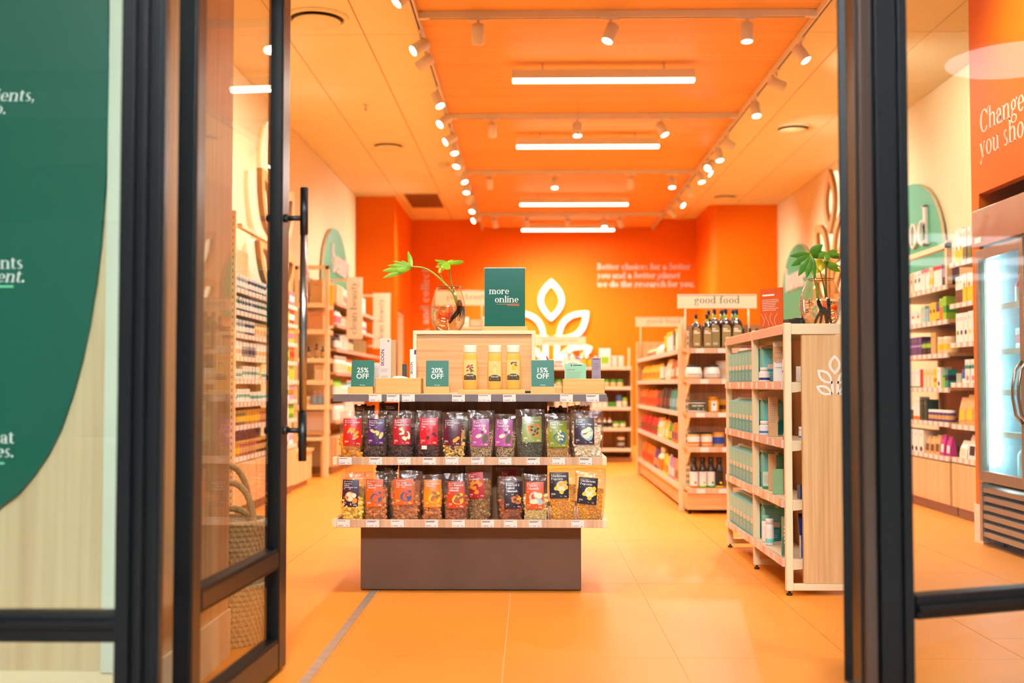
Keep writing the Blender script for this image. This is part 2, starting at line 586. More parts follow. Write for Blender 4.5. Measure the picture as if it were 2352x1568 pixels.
    g['R'] = (_G().bar(0.08, 0, CAP, 0.12).ser(0.08, 0).ser(0.08, CAP, 0.07, 0, True).arc(0.24, 0.525, 0.26, 0.175, -90, 90).diag(0.46, 0, 0.26, 0.35, 0.13), 0.65)
    g['S'] = (_G().arc(0.26, 0.53, 0.2, 0.18, 40, 260, 0.1).arc(0.26, 0.18, 0.22, 0.19, -140, 80, 0.11).diag(0.3, 0.24, 0.08, 0.47, 0.13), 0.54)
    g['W'] = (_G().diag(0.24, 0, 0.04, CAP, 0.13).diag(0.3, 0, 0.44, CAP, 0.035).diag(0.62, 0, 0.42, CAP, 0.12).diag(0.67, 0, 0.84, CAP, 0.035).bar(0, CAP - 0.03, CAP, 0.22), 0.92)
    g['&'] = (_G().arc(0.26, 0.18, 0.22, 0.18).arc(0.28, 0.53, 0.15, 0.17, 0, 360, 0.07).diag(0.5, 0, 0.2, 0.5, 0.09), 0.64)
    g[','] = (_G().dot(0.1, 0.05, 0.06).diag(0.05, -0.12, 0.1, 0.02, 0.04), 0.22)
    g['.'] = (_G().dot(0.1, 0.06, 0.065), 0.22)
    g[' '] = (_G(), 0.24)
    return g

GLYPH = _glyphs()
_G.T, _G.t = 0.150, 0.060
GLYPH_BOLD = _glyphs()

def text_width(s, size, track=0.0, bold=False):
    return sum(GLYPH[c][1] + track + (0.02 if bold else 0) for c in s) * size

def write(mb, s, size, mt, M, x=0.0, y=0.0, italic=False, depth=0.0, lift=0.0006, align='l', track=0.0, side=None, bold=False):
    """serif lettering on the drawing plane M; depth > 0 makes raised letters"""
    w = text_width(s, size, track, bold)
    cx = x - (w if align == 'r' else w / 2 if align == 'c' else 0)
    sh = 0.2 if italic else 0.0
    for c in s:
        g, adv = (GLYPH_BOLD if bold else GLYPH)[c]
        adv += 0.02 if bold else 0
        for poly in g.p:
            pts = [(cx + (px + py * sh) * size, y + py * size) for px, py in poly]
            ar = sum(pts[i][0] * pts[(i + 1) % len(pts)][1] - pts[(i + 1) % len(pts)][0] * pts[i][1] for i in range(len(pts)))
            if ar < 0:
                pts.reverse()
            if depth > 0:
                mb.prism(pts, lift, lift + depth, mt, M, side)
            else:
                mb.add([(p[0], p[1], lift) for p in pts], [tuple(range(len(pts)))], mt, M=M)
        cx += (adv + track) * size
    return mb

_SANS = {}

def sans(mb, s, size, mt, M, x=0.0, y=0.0, bold=0.0, lift=0.0006, align='c'):
    """plain lettering from the built-in typeface"""
    key = (s, bold)
    if key not in _SANS:
        cu = bpy.data.curves.new('lettering', 'FONT')
        cu.body = s
        cu.size = 1.0
        cu.offset = bold
        cu.resolution_u = 3
        o = bpy.data.objects.new('lettering', cu)
        COL.objects.link(o)
        dg = bpy.context.evaluated_depsgraph_get()
        me = bpy.data.meshes.new_from_object(o.evaluated_get(dg))
        _SANS[key] = ([tuple(v.co) for v in me.vertices], [tuple(p.vertices) for p in me.polygons])
        bpy.data.objects.remove(o)
        bpy.data.curves.remove(cu)
        bpy.data.meshes.remove(me)
    vs, fs = _SANS[key]
    if not vs:
        return mb
    x0, x1 = min(v[0] for v in vs), max(v[0] for v in vs)
    off = {'c': -(x0 + x1) / 2, 'l': -x0, 'r': -x1}[align]
    return mb.add([(x + (v[0] + off) * size, y + v[1] * size, lift) for v in vs], fs, mt, M=M)

def rows(mb, x0, x1, ys, h, mt, M, lift=0.0005, ragged=0.25, rnd=None):
    """lines of print too small to read"""
    r = rnd or random
    for y in ys:
        w = (x1 - x0) * (1 - ragged * r.random())
        mb.add([(x0, y, lift), (x0 + w, y, lift), (x0 + w, y + h, lift), (x0, y + h, lift)], [(0, 1, 2, 3)], mt, M=M)
    return mb

def blob(cx, cy, rx, ry, rot=0.0, n=14, wob=0.0, seed=0):
    rr = random.Random(seed)
    ph = rr.random() * 6
    pts = []
    for i in range(n):
        a = 2 * math.pi * i / n
        k = 1 + wob * math.sin(3 * a + ph)
        x, y = rx * k * math.cos(a), ry * k * math.sin(a)
        pts.append((cx + x * math.cos(rot) - y * math.sin(rot), cy + x * math.sin(rot) + y * math.cos(rot)))
    return pts

def flat(mb, poly, mt, M, lift=0.0006):
    return mb.add([(p[0], p[1], lift) for p in poly], [tuple(range(len(poly)))], mt, M=M)

def leaf_outline(a, b, bulge, n=10, k=0.0):
    """pointed leaf from a to b; k > 0 shrinks it towards its middle"""
    a, b = Vector(a), Vector(b)
    d = b - a
    nrm = Vector((-d.y, d.x)).normalized()
    L = d.length
    a2, b2 = a + d * k, b - d * k
    bu = bulge
    pts = [a2 + (b2 - a2) * (i / n) + nrm * bu * math.sin(math.pi * i / n) ** 0.85 for i in range(n)]
    pts += [b2 - (b2 - a2) * (i / n) - nrm * bu * math.sin(math.pi * i / n) ** 0.85 for i in range(n)]
    return [(p.x, p.y) for p in pts]

def flower_logo(mb, mt, M, S, d0, d1, side=None, back=None):
    """five outlined leaves on a split stem; S = full height"""
    def leaf(a, b, bu, th):
        L = (Vector(b) - Vector(a)).length
        o = leaf_outline([c * S for c in a], [c * S for c in b], bu * S, 12)
        i = leaf_outline([c * S for c in a], [c * S for c in b], (bu - th) * S, 12, th * 1.35 / L)
        o.reverse()
        i.reverse()
        mb.ring(o, i, d0, d1, mt, M, side, back)
    leaf((0, 0.50), (0, 1.0), 0.155, 0.062)
    for s in (-1, 1):
        leaf((s * 0.06, 0.27), (s * 0.44, 0.62), 0.14, 0.062)
        leaf((s * 0.06, 0.0), (s * 0.48, 0.20), 0.12, 0.062)
        x0, x1 = sorted((s * 0.035, s * 0.1))
        mb.prism(_q(x0 * S, 0.0, x1 * S, 0.33 * S), d0, d1, mt, M, side)
    return mb

# ================================================================== THE ROOM
XL, XR, YB, ZC = -2.60, 3.82, 19.05, 3.80

# floor: a slab with its porcelain tiles laid on it
GROUT = mat('grout', (232, 186, 132), 0.8)
FLOOR = mat('floor_porcelain', (240, 146, 46), 0.42, vary=0.04, vscale=1.6, spec=0.3)
floor = struct('floor', MB().box(XL - 0.1, XR + 0.1, 2.5, YB + 0.1, -0.12, -0.003, GROUT))
tile_cache = {}
def tile_mesh(w, l, t, mt, key):
    k = (round(w, 3), round(l, 3), key)
    if k not in tile_cache:
        tile_cache[k] = MB().box(0, w, 0, l, -t, 0, mt).mesh('tile')
    return tile_cache[k]
x_lines = [-0.1 + 0.635 * k for k in range(-4, 7)]
x_lines = [x for x in x_lines if XL < x < XR]
x_edges = [XL] + x_lines + [XR]
for i in range(len(x_edges) - 1):
    x0, x1 = x_edges[i] + 0.0018, x_edges[i + 1] - 0.0018
    off = 4.21 if x0 < 1.8 else (4.555 if x0 < 2.43 else 3.93)
    ys = [2.5] + [off + 1.57 * k for k in range(-1, 11) if 2.5 < off + 1.57 * k < YB] + [YB]
    for j in range(len(ys) - 1):
        if ys[j + 1] - ys[j] > 0.05:
            obj('floor_tile', tile_mesh(x1 - x0, ys[j + 1] - ys[j] - 0.0036, 0.012, FLOOR, 'f'), floor, (x0, ys[j] + 0.0018, 0))
# metal movement joint
JOINT = mat('joint_aluminium', (196, 186, 170), 0.4, metal=0.7, vary=0.12, vscale=18)
struct('trim_1', MB().box(-0.785, -0.748, 3.0, 5.56, -0.002, 0.0018, JOINT))

# walls
struct('wall_left', MB().box(XL - 0.12, XL, 2.9, YB, 0, ZC + 0.05, CREAMW))
struct('wall_right', MB().box(XR, XR + 0.12, 3.0, YB, 0, ZC + 0.05, CREAMW))
struct('wall_back', MB().box(XL - 0.12, XR + 0.12, YB, YB + 0.12, 0, ZC + 0.05, ORANGE))
# orange wing walls either side of the back niche
wl = MB()
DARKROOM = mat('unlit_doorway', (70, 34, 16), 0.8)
wl.box(XL, -2.02, 16.69, 17.1, 0, ZC, ORANGE)
wl.box(XL, -2.02, 17.1, 18.0, 2.15, ZC, ORANGE)
wl.box(XL, -2.02, 18.0, YB, 0, ZC, ORANGE)
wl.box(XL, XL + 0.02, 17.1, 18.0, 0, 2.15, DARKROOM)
struct('wall_wing_left', wl)
dr = struct('door_1', MB().box(-2.10, -2.035, 17.12, 17.17, 0, 2.13, CREAM).box(-2.10, -2.035, 17.93, 17.98, 0, 2.13, CREAM).box(-2.10, -2.035, 17.17, 17.93, 2.08, 2.13, CREAM))
obj('door_leaf', MB().box(-2.09, -2.05, 17.5, 17.93, 0.01, 2.08, CREAMW), dr)
wr = MB()
pts = [(XR, 17.53), (2.90, 17.53)] + [(2.90 - 0.13 * math.sin(a), 17.66 - 0.13 * math.cos(a)) for a in [math.pi / 2 * k / 6 for k in range(7)]] + [(2.77, YB), (XR, YB)]
pts.reverse()
wr.prism(pts, 0, ZC, ORANGE, Matrix.Identity(4), smooth=False)
struct('wall_wing_right', wr)

# ceiling: a slab, its mineral tiles, and the wooden raft
CEIL = mat('ceiling_tile', (255, 244, 200), 0.75, vary=0.02, vscale=3)
CEILSLAB = mat('ceiling_joint', (176, 122, 62), 0.8)
ceiling = struct('ceiling', MB().box(XL - 0.1, XR + 0.1, 2.9, YB + 0.1, ZC + 0.004, ZC + 0.1, CEILSLAB))
CEILT = tile_cache
for xs in ((XL, -1.96, -1.33, -0.70), (1.90, 2.53, 3.17, XR)):
    for i in range(3):
        y = 2.98
        ys = [2.98 + 1.485 * k for k in range(0, 11)] + [YB]
        for j in range(len(ys) - 1):
            w, l = xs[i + 1] - xs[i] - 0.009, ys[j + 1] - ys[j] - 0.009
            if l > 0.05:
                k = (round(w, 3), round(l, 3), 'c')
                if k not in tile_cache:
                    tile_cache[k] = MB().box(0, w, 0, l, 0, 0.012, CEIL).mesh('tile')
                obj('ceiling_tile', tile_cache[k], ceiling, (xs[i] + 0.0045, ys[j] + 0.0045, ZC), bev=0)
RAFTW = wood('raft_veneer', (218, 154, 72), (236, 178, 90), 'X', 0.5, 0.55, 4.0)
RX0, RX1, RY0, RY1, RZ = -0.84, 2.08, 4.0, 18.93, 3.65
struct('ceiling_raft', MB().box(RX0, RX1, RY0, RY1, RZ, ZC, RAFTW))

# shop front header above the doors
struct('wall_front', MB().box(XL - 0.1, XR + 0.2, 2.86, 3.0, 2.62, ZC + 0.05, mat('fascia_grey', (120, 118, 114), 0.6)))

# ------------------------------------------------------------------ the mall behind the camera: floor, ceiling bands, lamps
struct('floor_mall', MB().box(-12, 30, -16, 2.5, -0.12, -0.001, mat('mall_floor_tile', (206, 200, 188), 0.3)))
MALLC = mat('mall_ceiling_white', (225, 228, 226), 0.8)
mc = struct('ceiling_mall', MB().box(-12, 30, -16, 2.8, 4.3, 4.4, mat('mall_plenum_grey', (52, 54, 56), 0.8)))
for y0, y1 in ((-3.5, 2.8), (-5.2, -4.2), (-7.5, -6.2), (-12.0, -9.0)):
    obj('bulkhead', MB().box(-12, 30, y0, y1, 3.62, 4.28, MALLC), mc)
LAMPS = []
def mall_lamp(x, y, r, w, label):
    LAMPS.append(1)
    label = '%s round white mall ceiling lamp counted away from the shop door' % NUM[len(LAMPS) - 1]
    t = thing('mall_ceiling_lamp', label, 'lamp', (x, y, 3.62), group='round mall ceiling lamps')
    obj('housing', MB().lathe([(r * 1.06, -0.06), (r * 1.06, 0.0)], MALLC, 24), t)
    obj('diffuser', MB().lathe([(r * 0.98, -0.075), (r, -0.06)], mat('mall_diffuser', (240, 248, 255), 0.5, emit=4.0), 24), t)
    if w:
        ld = bpy.data.lights.new('mall_lamp', 'AREA')
        ld.shape = 'DISK'
        ld.size = 2 * r
        ld.energy = w
        ld.color = MALL_COL
        lo = bpy.data.objects.new('mall_light', ld)
        COL.objects.link(lo)
        lo.parent = t
        lo.location = (0, 0, -0.09)
for x, y, r, w in ((-0.2, -0.9, 0.5, MALL_W * 7.0), (-2.0, 0.5, 0.5, MALL_W * 0.5), (3.6, 0.9, 0.6, MALL_W * 2.0), (6.95, 0.72, 0.52, 0), (16.4, -5.3, 0.6, 0), (17.6, -4.9, 0.7, 0), (20.2, -7.0, 0.8, 0), (21.4, -5.6, 0.8, 0), (24.0, -8.0, 0.8, 0)):  # first three are unseen, added to light the displays, poster and window side
    mall_lamp(x, y, r, w, 'round white ceiling lamp of the mall mirrored in the shop window')

# ================================================================== THE SHOP FRONT
FRAMEB = mat('frame_dark_bronze', (62, 44, 34), 0.32, metal=0.25)
def frame_post(name, label, x0, x1, y0, y1, z1=2.62):
    t = thing(name, label, 'door frame', ((x0 + x1) / 2, (y0 + y1) / 2, 0))
    w, d = (x1 - x0) / 2, (y1 - y0) / 2
    obj('post_core', MB().box(-w, w, -d + 0.02, d, 0, z1, BLACK), t, bev=0.004)
    return t, w, d

# left side light: fixed glazing with a rail
t, w, d = frame_post('shop_front_frame', 'black metal jamb beside the teal window poster', -1.030, -0.932, 2.80, 2.875)
obj('cover_strip', MB().box(-w, -w + 0.035, -d, -d + 0.021, 0, 2.62, BLACK), t, bev=0.003)
obj('cover_strip', MB().box(-w + 0.05, w - 0.03, -d - 0.004, -d + 0.021, 0, 2.62, BLACK), t, bev=0.003)
obj('gasket', MB().box(w - 0.02, w + 0.006, -d + 0.03, d - 0.02, 0, 2.62, BLACKP), t)
hp = obj('hinge', MB().box(w - 0.012, w + 0.042, -d + 0.06, d - 0.03, 0.29, 0.41, BLACKP).cyl((w + 0.02, -d + 0.045, 0.28), (w + 0.02, -d + 0.045, 0.42), 0.011, BLACKP), t, loc=(0, 0, -0.22))
t = thing('window_panel', 'fixed window with black rail in front of the teal poster', 'window', (-1.9, 2.86, 0))
obj('pane', MB().box(-0.9, 0.868, 0.012, 0.02, 0.43, 2.6, GLASSW), t)
obj('pane', MB().box(-0.9, 0.868, 0.012, 0.02, 0.06, 0.36, GLASSW), t)
r = obj('rail', MB().box(-0.9, 0.869, -0.035, 0.035, 0.36, 0.432, BLACK), t, bev=0.006)
obj('rail', MB().box(-0.9, 0.869, -0.035, 0.035, 0.0, 0.06, BLACK), t, bev=0.006)
obj('glazing_bead', MB().box(-0.9, 0.869, -0.045, -0.034, 0.395, 0.415, BLACK), r, bev=0.003)

# open left door leaf: runs from the hinge into the shop
def door_leaf(name, label, hinge, ang, width, handle=True):
    """local x = along the leaf from the hinge, local y = thickness (0 .. 0.05), z up"""
    t = thing(name, label, 'door', (hinge[0], hinge[1], 0), ang)
    Z1 = 2.56
    for k, (a, b) in enumerate(((0.0, 0.085), (width - 0.105, width))):
        s = obj('stile', MB().box(a, b, -0.025, 0.025, 0.012, Z1, BLACK), t, bev=0.004)
        obj('face_trim', MB().box(a + 0.012, b - 0.012, -0.0275, -0.024, 0.02, Z1 - 0.01, FRAMEB), s)
    for z0, z1 in ((0.012, 0.125), (0.365, 0.435), (Z1 - 0.1, Z1)):
        s = obj('rail', MB().box(0.085, width - 0.105, -0.025, 0.025, z0, z1, BLACK), t, bev=0.004)
        obj('face_trim', MB().box(0.09, width - 0.11, -0.0275, -0.024, z0 + 0.012, z1 - 0.012, FRAMEB), s)
    obj('pane', MB().box(0.08, width - 0.1, -0.004, 0.004, 0.12, 0.37, GLASS), t)
    obj('pane', MB().box(0.08, width - 0.1, -0.004, 0.004, 0.43, Z1 - 0.09, GLASS), t)
    if handle:
        h = obj('pull_handle', MB().cyl((width - 0.06, -0.095, 0.905), (width - 0.06, -0.095, 1.535), 0.0135, STEEL, 16), t, label='brushed steel pull bar')
        obj('grip_sleeve', MB().cyl((width - 0.06, -0.095, 1.533), (width - 0.06, -0.095, 1.70), 0.0145, BLACKP, 16), h)
        obj('grip_sleeve', MB().cyl((width - 0.06, -0.095, 0.735), (width - 0.06, -0.095, 0.907), 0.0145, BLACKP, 16), h)
        for z in (1.592, 0.842):
            obj('standoff', MB().cyl((width - 0.06, -0.02, z), (width - 0.06, -0.095, z), 0.0095, BLACKP, 12).cyl((width - 0.06, -0.024, z), (width - 0.06, -0.04, z), 0.015, BLACKP, 12), h)
            obj('standoff', MB().cyl((width - 0.06, 0.02, z), (width - 0.06, 0.04, z), 0.013, BLACKP, 12), h)
    return t
ang = math.atan2(4.04 - 3.08, -0.895 + 0.949)
door_leaf('glass_door', 'open black framed glass door with a long steel pull handle', (-0.949, 3.08), ang, 0.962)
door_leaf('glass_door', 'black framed glass door seen edge on beside the cream shelf unit', (0.8985, 3.205), math.atan2(1.0, 0.2812), 0.962, handle=False)

# right jamb and angled right window
t, w, d = frame_post('shop_front_frame', 'black metal jamb beside the drinks fridge window', 0.893, 1.022, 3.06, 3.19)
obj('cover_strip', MB().box(-w, -w + 0.03, -d, -d + 0.021, 0, 2.62, FRAMEB), t, bev=0.003)
obj('cover_strip', MB().box(-w + 0.04, w - 0.035, -d - 0.004, -d + 0.021, 0, 2.62, BLACK), t, bev=0.003)
obj('cover_strip', MB().box(w - 0.025, w, -d, -d + 0.021, 0, 2.62, BLACK), t, bev=0.003)
obj('gasket', MB().box(-w - 0.006, -w + 0.02, -d + 0.03, d - 0.02, 0, 2.62, BLACKP), t)
obj('hinge', MB().box(-w - 0.03, -w + 0.012, -d + 0.04, d - 0.03, 0.07, 0.19, STEEL).cyl((-w - 0.01, -d + 0.03, 0.06), (-w - 0.01, -d + 0.03, 0.2), 0.010, STEEL), t)
t = thing('window_panel', 'angled glass window with black rail in front of the drinks fridge', 'window', (1.034, 3.137, 0), math.radians(21.0))
obj('pane', MB().box(0, 1.6, -0.004, 0.004, 0.43, 2.6, GLASSW), t)
obj('pane', MB().box(0, 1.6, -0.004, 0.004, 0.06, 0.37, GLASSW), t)
r = obj('rail', MB().box(0, 1.6, -0.03, 0.03, 0.365, 0.43, BLACK), t, bev=0.005)
obj('rail', MB().box(0, 1.6, -0.03, 0.03, 0.0, 0.06, BLACK), t, bev=0.005)
obj('glazing_bead', MB().box(0, 1.6, -0.042, -0.029, 0.385, 0.405, BLACK), r, bev=0.003)

# partition behind the left window: oak faced box, pale trim and base
OAKWIN = wood('window_board_oak', (196, 164, 122), (222, 194, 150), 'Z', 0.45)
pt = struct('wall_partition', MB().box(-2.5, -1.125, 3.30, 4.22, 0.17, ZC, OAK_Z, mats={'front': OAKWIN}))
obj('base_panel', MB().box(-2.5, -1.118, 3.295, 4.226, 0.0, 0.172, EDGE), pt)
obj('edge_trim', MB().box(-1.246, -1.180, 3.288, 3.30, 0.17, 2.9, mat('pale_mint_trim', (214, 214, 190), 0.5)), pt)
lt = MB()
for ch, v in (('o', 1118), ('l', 1160), ('a', 1212), ('s', 1268)):
    z = 1 - (v - 885) / 2600 * 3.44
    write(lt, ch, 0.075, INK, face_px((-1.1235, 3.425, z - 0.018)))
obj('lettering', lt, pt)

# the teal poster with its copy
pb = MB()
edge = [(252, -60), (248, 0), (250, 150), (247, 300), (242, 430), (232, 560), (221, 650), (205, 750), (188, 830), (166, 910), (140, 985), (110, 1045), (75, 1095), (40, 1135), (0, 1165), (-60, 1200), (-140, 1225)]
poly = [at(u, v, 3.285) for u, v in edge]
poly2 = [(p.x, p.z) for p in poly] + [(-2.3, poly[-1].z), (-2.3, poly[0].z)]
poly2.reverse()
pb.prism(poly2, 0, 0.012, TEAL, face_y((0, 3.297, 0)))
po = solo('window_poster', pb, 'large teal curved poster with white serif copy behind the window', 'poster')
lt = MB()
MINT = mat('mint_print', (120, 206, 160), 0.6)
for s, u, v, it in (('ingredients,', 80, 232, True), ('to go.', 14, 262, True), ('contents', 53, 617, False), ('environment.', 57, 648, True), ('so that', 33, 1018, False), ('shelves.', 32, 1050, True)):
    p = at(u, v, 3.284)
    write(lt, s, 0.054, PRINTW, face_y((0, 3.2845, 0)), p.x, p.z, italic=it, align='r')
for u, v in ((30, 660), (10, 1066)):
    p = at(u, v, 3.284)
    lt.box(p.x - 0.2, p.x, 3.2842, 3.285, p.z, p.z + 0.006, MINT)
obj('lettering', lt, po)

# ================================================================== CEILING FIXTURES
# linear pendants
for k, (y, lab) in enumerate(((9.23, 'long white linear ceiling light closest to the shop door'), (11.81, 'white linear ceiling light, second from the shop door'), (15.62, 'white linear ceiling light, third from the shop door'), (18.2, 'white linear ceiling light next to the orange back wall'))):
    t = thing('linear_light', lab, 'lamp', (0.595, y, 3.5), group='linear lights on the wooden ceiling raft')
    obj('housing', MB().box(-0.75, 0.75, -0.035, 0.035, 0.018, 0.09, LAMPW), t, bev=0.003)
    obj('tube', MB().box(-0.748, 0.748, -0.033, 0.033, -0.012, 0.017, EMIT_TUBE), t, bev=0.008)
    ld = bpy.data.lights.new('pendant_light', 'AREA')
    ld.shape = 'RECTANGLE'
    ld.size, ld.size_y = 1.48, 0.06
    ld.energy = TUBE_W
    ld.color = TUBE_COL
    lo = bpy.data.objects.new('pendant_beam', ld)
    COL.objects.link(lo)
    lo.parent = t
    lo.location = (0, 0, -0.02)
    for x in (-0.5, 0.5):
        obj('hanger', MB().cyl((x, 0, 0.09), (x, 0, 0.151), 0.006, LAMPW), t)

# tracks
TRKSLOT = mat('track_slot', (60, 42, 30), 0.6)
def track(label, a, b):
    a, b = Vector(a), Vector(b)
    L = (b - a).length
    t = thing('lighting_track', label, 'lighting track', a, math.atan2(b.y - a.y, b.x - a.x), group='lighting tracks on the wooden ceiling raft')
    obj('rail', MB().box(0, L, -0.018, 0.018, 0, 0.05, LAMPW), t, bev=0.002)
    obj('slot', MB().box(0.06, L - 0.06, -0.006, 0.006, -0.0015, 0.01, TRKSLOT), t)
    for x in (0.0, L):
        obj('end_connector', MB().box(x - 0.03, x + 0.03, -0.022, 0.022, -0.004, 0.045, LAMPW), t, bev=0.002)
TZ = 3.60
track('white lighting track along the raft edge above the cream wall with the beauty sign', (-0.815, 4.2, TZ), (-0.815, 18.8, TZ))
track('white lighting track along the raft edge above the near cream shelf unit', (2.03, 4.2, TZ), (2.03, 18.8, TZ))
for y, w in ((7.93, 'closest to the shop door'), (10.95, 'second from the shop door'), (13.86, 'third from the shop door'), (17.31, 'next to the orange back wall')):
    track('white lighting track across the wooden raft, ' + w, (-0.78, y, TZ), (1.995, y, TZ))

# track spotlights
HEAD = MB().lathe([(0.040, -0.072), (0.0445, -0.068), (0.0445, 0.06), (0.034, 0.068)], LAMPW, 20, cap0=False).lathe([(0.0405, -0.073), (0.040, -0.0725), (0.036, -0.062)], LAMPW, 20, cap0=False, cap1=False).mesh('head')
LENS = MB().lathe([(0.0395, -0.0685), (0.0395, -0.066)], EMIT_SPOT, 20).mesh('lens')
STEM = MB().cyl((0, 0, 0.06), (0, 0, 0.1), 0.009, LAMPW, 10).mesh('stem')
ADAP_X = MB().box(-0.075, 0.075, -0.012, 0.012, 0.094, 0.108, LAMPW).mesh('adapter')
ADAP_Y = MB().box(-0.012, 0.012, -0.075, 0.075, 0.094, 0.108, LAMPW).mesh('adapter')
def spot(x, y, aim, along='Y', power=1.0, where=''):
    t = thing('track_spotlight', where, 'spotlight', (x, y, 3.492), group='white cylinder track spotlights')
    obj('adapter', ADAP_Y if along == 'Y' else ADAP_X, t)
    obj('stem', STEM, t)
    q = Vector((0, 0, -1)).rotation_difference(Vector(aim))
    h = obj('head', HEAD, t)
    h.rotation_mode = 'QUATERNION'
    h.rotation_quaternion = q
    obj('lens', LENS, h)
    if power > 0:
        ld = bpy.data.lights.new('spotlight', 'SPOT')
        ld.energy = SPOT_W * power
        ld.color = SPOT_COL
        ld.spot_size = math.radians(110)
        ld.spot_blend = 1.0
        ld.shadow_soft_size = 0.04
        lo = bpy.data.objects.new('spot_beam', ld)
        COL.objects.link(lo)
        lo.parent = h
        lo.location = (0, 0, -0.08)
def nth(seq, text):
    """labels counted from the shop door"""
    order = sorted(range(len(seq)), key=lambda k: seq[k])
    out = [''] * len(seq)
    for rank, k in enumerate(order):
        out[k] = text % NUM[rank]
    return out
XLT, XRT = -0.815, 2.03
def ty(u, v):
    return atz(u, v, 3.49).y
HL = [(ty(u, v), aim) for u, v, aim in ((918, -8, (-.6, -.3, -.7)), (945, 108, (-.75, -.45, -.6)), (957, 143, (-.8, .25, -.5)), (998, 230, (.35, -.35, -.85)), (1010, 278, (-.6, -.5, -.6)), (1022, 320, (-.7, -.4, -.5)), (1037, 340, (.2, -.35, -.9)),
      (1048, 372, (-.25, -.45, -.9)), (1047, 388, (-.5, .4, -.7)), (1062, 408, (.3, -.4, -.9)), (1072, 432, (0, -.35, -.9)), (1074, 455, (-.3, .4, -.8)), (1087, 478, (-.2, -.5, -.8)), (1092, 503, (-.7, -.5, -.5)))]
HL += [(4.55, (.25, .45, -.9)), (5.3, (-.5, .2, -.8))]  # unseen heads out of frame, added to brighten the front of the shop
for (y, aim), lab in zip(HL, nth([h[0] for h in HL], '%s spotlight from the door on the track above the jar shelves')):
    spot(XLT, y, aim, 'Y', 0.42 if y < 6 else 1.0, lab)
HR = [(ty(u, v), aim) for u, v, aim in ((1905, 0, (-.25, .6, -.8)), (1829, 124, (.45, -.3, -.8)), (1783, 193, (.9, .3, -.3)), (1726, 252, (.05, -.35, -.95)), (1674, 330, (.8, .35, -.4)), (1640, 356, (.12, -.3, -.95)), (1623, 380, (-.5, -.6, -.6)), (1632, 392, (.7, -.3, -.6)),
      (1604, 407, (.15, -.3, -.9)), (1583, 440, (.3, .35, -.8)), (1567, 466, (.6, -.5, -.6)), (1546, 489, (.6, .3, -.5)))]
HR += [(4.6, (-.45, .4, -.9)), (5.6, (.75, .25, -.5)), (6.6, (.85, -.05, -.6))]  # three added heads out of view, lifting the displays and orange fridge surround
for (y, aim), lab in zip(HR, nth([h[0] for h in HR], '%s spotlight from the door on the track above the near cream shelf unit')):
    spot(XRT, y, aim, 'Y', 0.32 if 5 < y < 7 else 0.4 if y < 5 else 1.0, lab)
for y, which, us in ((7.93, 'nearest the door', ((1098, 0, .5), (1402, -.35, -.25), (1715, 0, -.12))), (10.95, 'second from the door', ((1130, 0, .5), (1326, 0, -.25), (1520, .4, -.3))), (13.86, 'third from the door', ((1125, 0, .5), (1274, 0, -.3), (1448, 0, .5), (1543, 0, -.3))), (17.31, 'by the back wall', ((1137, .2, .5), (1209, 0, .6), (1303, 0, .6), (1388, 0, -.3), (1424, .4, .4)))):
    for k, (u, ax, ay) in enumerate(us):
        spot(at(u, 885 - 2600 * 2.49 / y, y).x, y, (ax, ay, -0.9), 'X', 1.3 if y > 17 else 1.0, '%s spotlight from the beauty side on the cross track %s' % (NUM[k], which))
# unseen cross track added inside the door to brighten the front of the displays
track('white lighting track across the raft above the shop door', (-0.78, 4.45, TZ), (1.995, 4.45, TZ))
for k, (x, aim) in enumerate(((-0.5, (.1, .5, -.85)), (0.35, (-.3, .5, -.85)), (1.5, (.05, .75, -.6)))):
    spot(x, 4.45, aim, 'X', (0.75, 0.75, 0.5)[k], '%s spotlight from the beauty side on the track above the shop door' % NUM[k])

# air diffusers, grille, detector, sprinkler
def diffuser(u, v, r, lab):
    p = atz(u, v, ZC)
    t = thing('air_diffuser', lab, 'air vent', (p.x, p.y, ZC), group='round air diffusers in the tiled ceiling')
    obj('collar', MB().lathe([(r, -0.002), (r * 0.97, -0.014), (r * 0.86, -0.02), (r * 0.84, -0.002)], CEIL, 28, cap0=False, cap1=False), t)
    obj('throat', MB().lathe([(r * 0.84, -0.002), (r * 0.83, -0.001)], mat('vent_throat', (84, 60, 38), 0.8), 28, cap1=False), t)
    obj('disc', MB().lathe([(r * 0.1, -0.05), (r * 0.74, -0.042), (r * 0.76, -0.034), (r * 0.3, -0.02)], CEIL, 28), t)
diffuser(728, 40, 0.24, 'round ceiling air diffuser closest to the open glass door')
diffuser(892, 332, 0.2, 'round ceiling air diffuser level with the second cross track')
diffuser(1822, 292, 0.2, 'round ceiling air diffuser above the shelf unit with the leafy vase')
diffuser(1665, 450, 0.2, 'round ceiling air diffuser close to the orange wing wall')
p0, p1 = atz(925, 447, ZC), atz(1020, 474, ZC)
t = thing('ceiling_grille', 'dark slatted return air grille in the tiled ceiling', 'air vent', (0, 0, 0))
gx0, gx1, gy0, gy1 = p0.x + 0.02, p1.x, atz(925, 443, ZC).y, atz(1020, 475, ZC).y
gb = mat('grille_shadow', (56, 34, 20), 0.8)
gm = mat('grille_slat', (150, 104, 58), 0.6)
obj('backing', MB().box(gx0, gx1, gy0, gy1, ZC - 0.004, ZC - 0.001, gb), t)
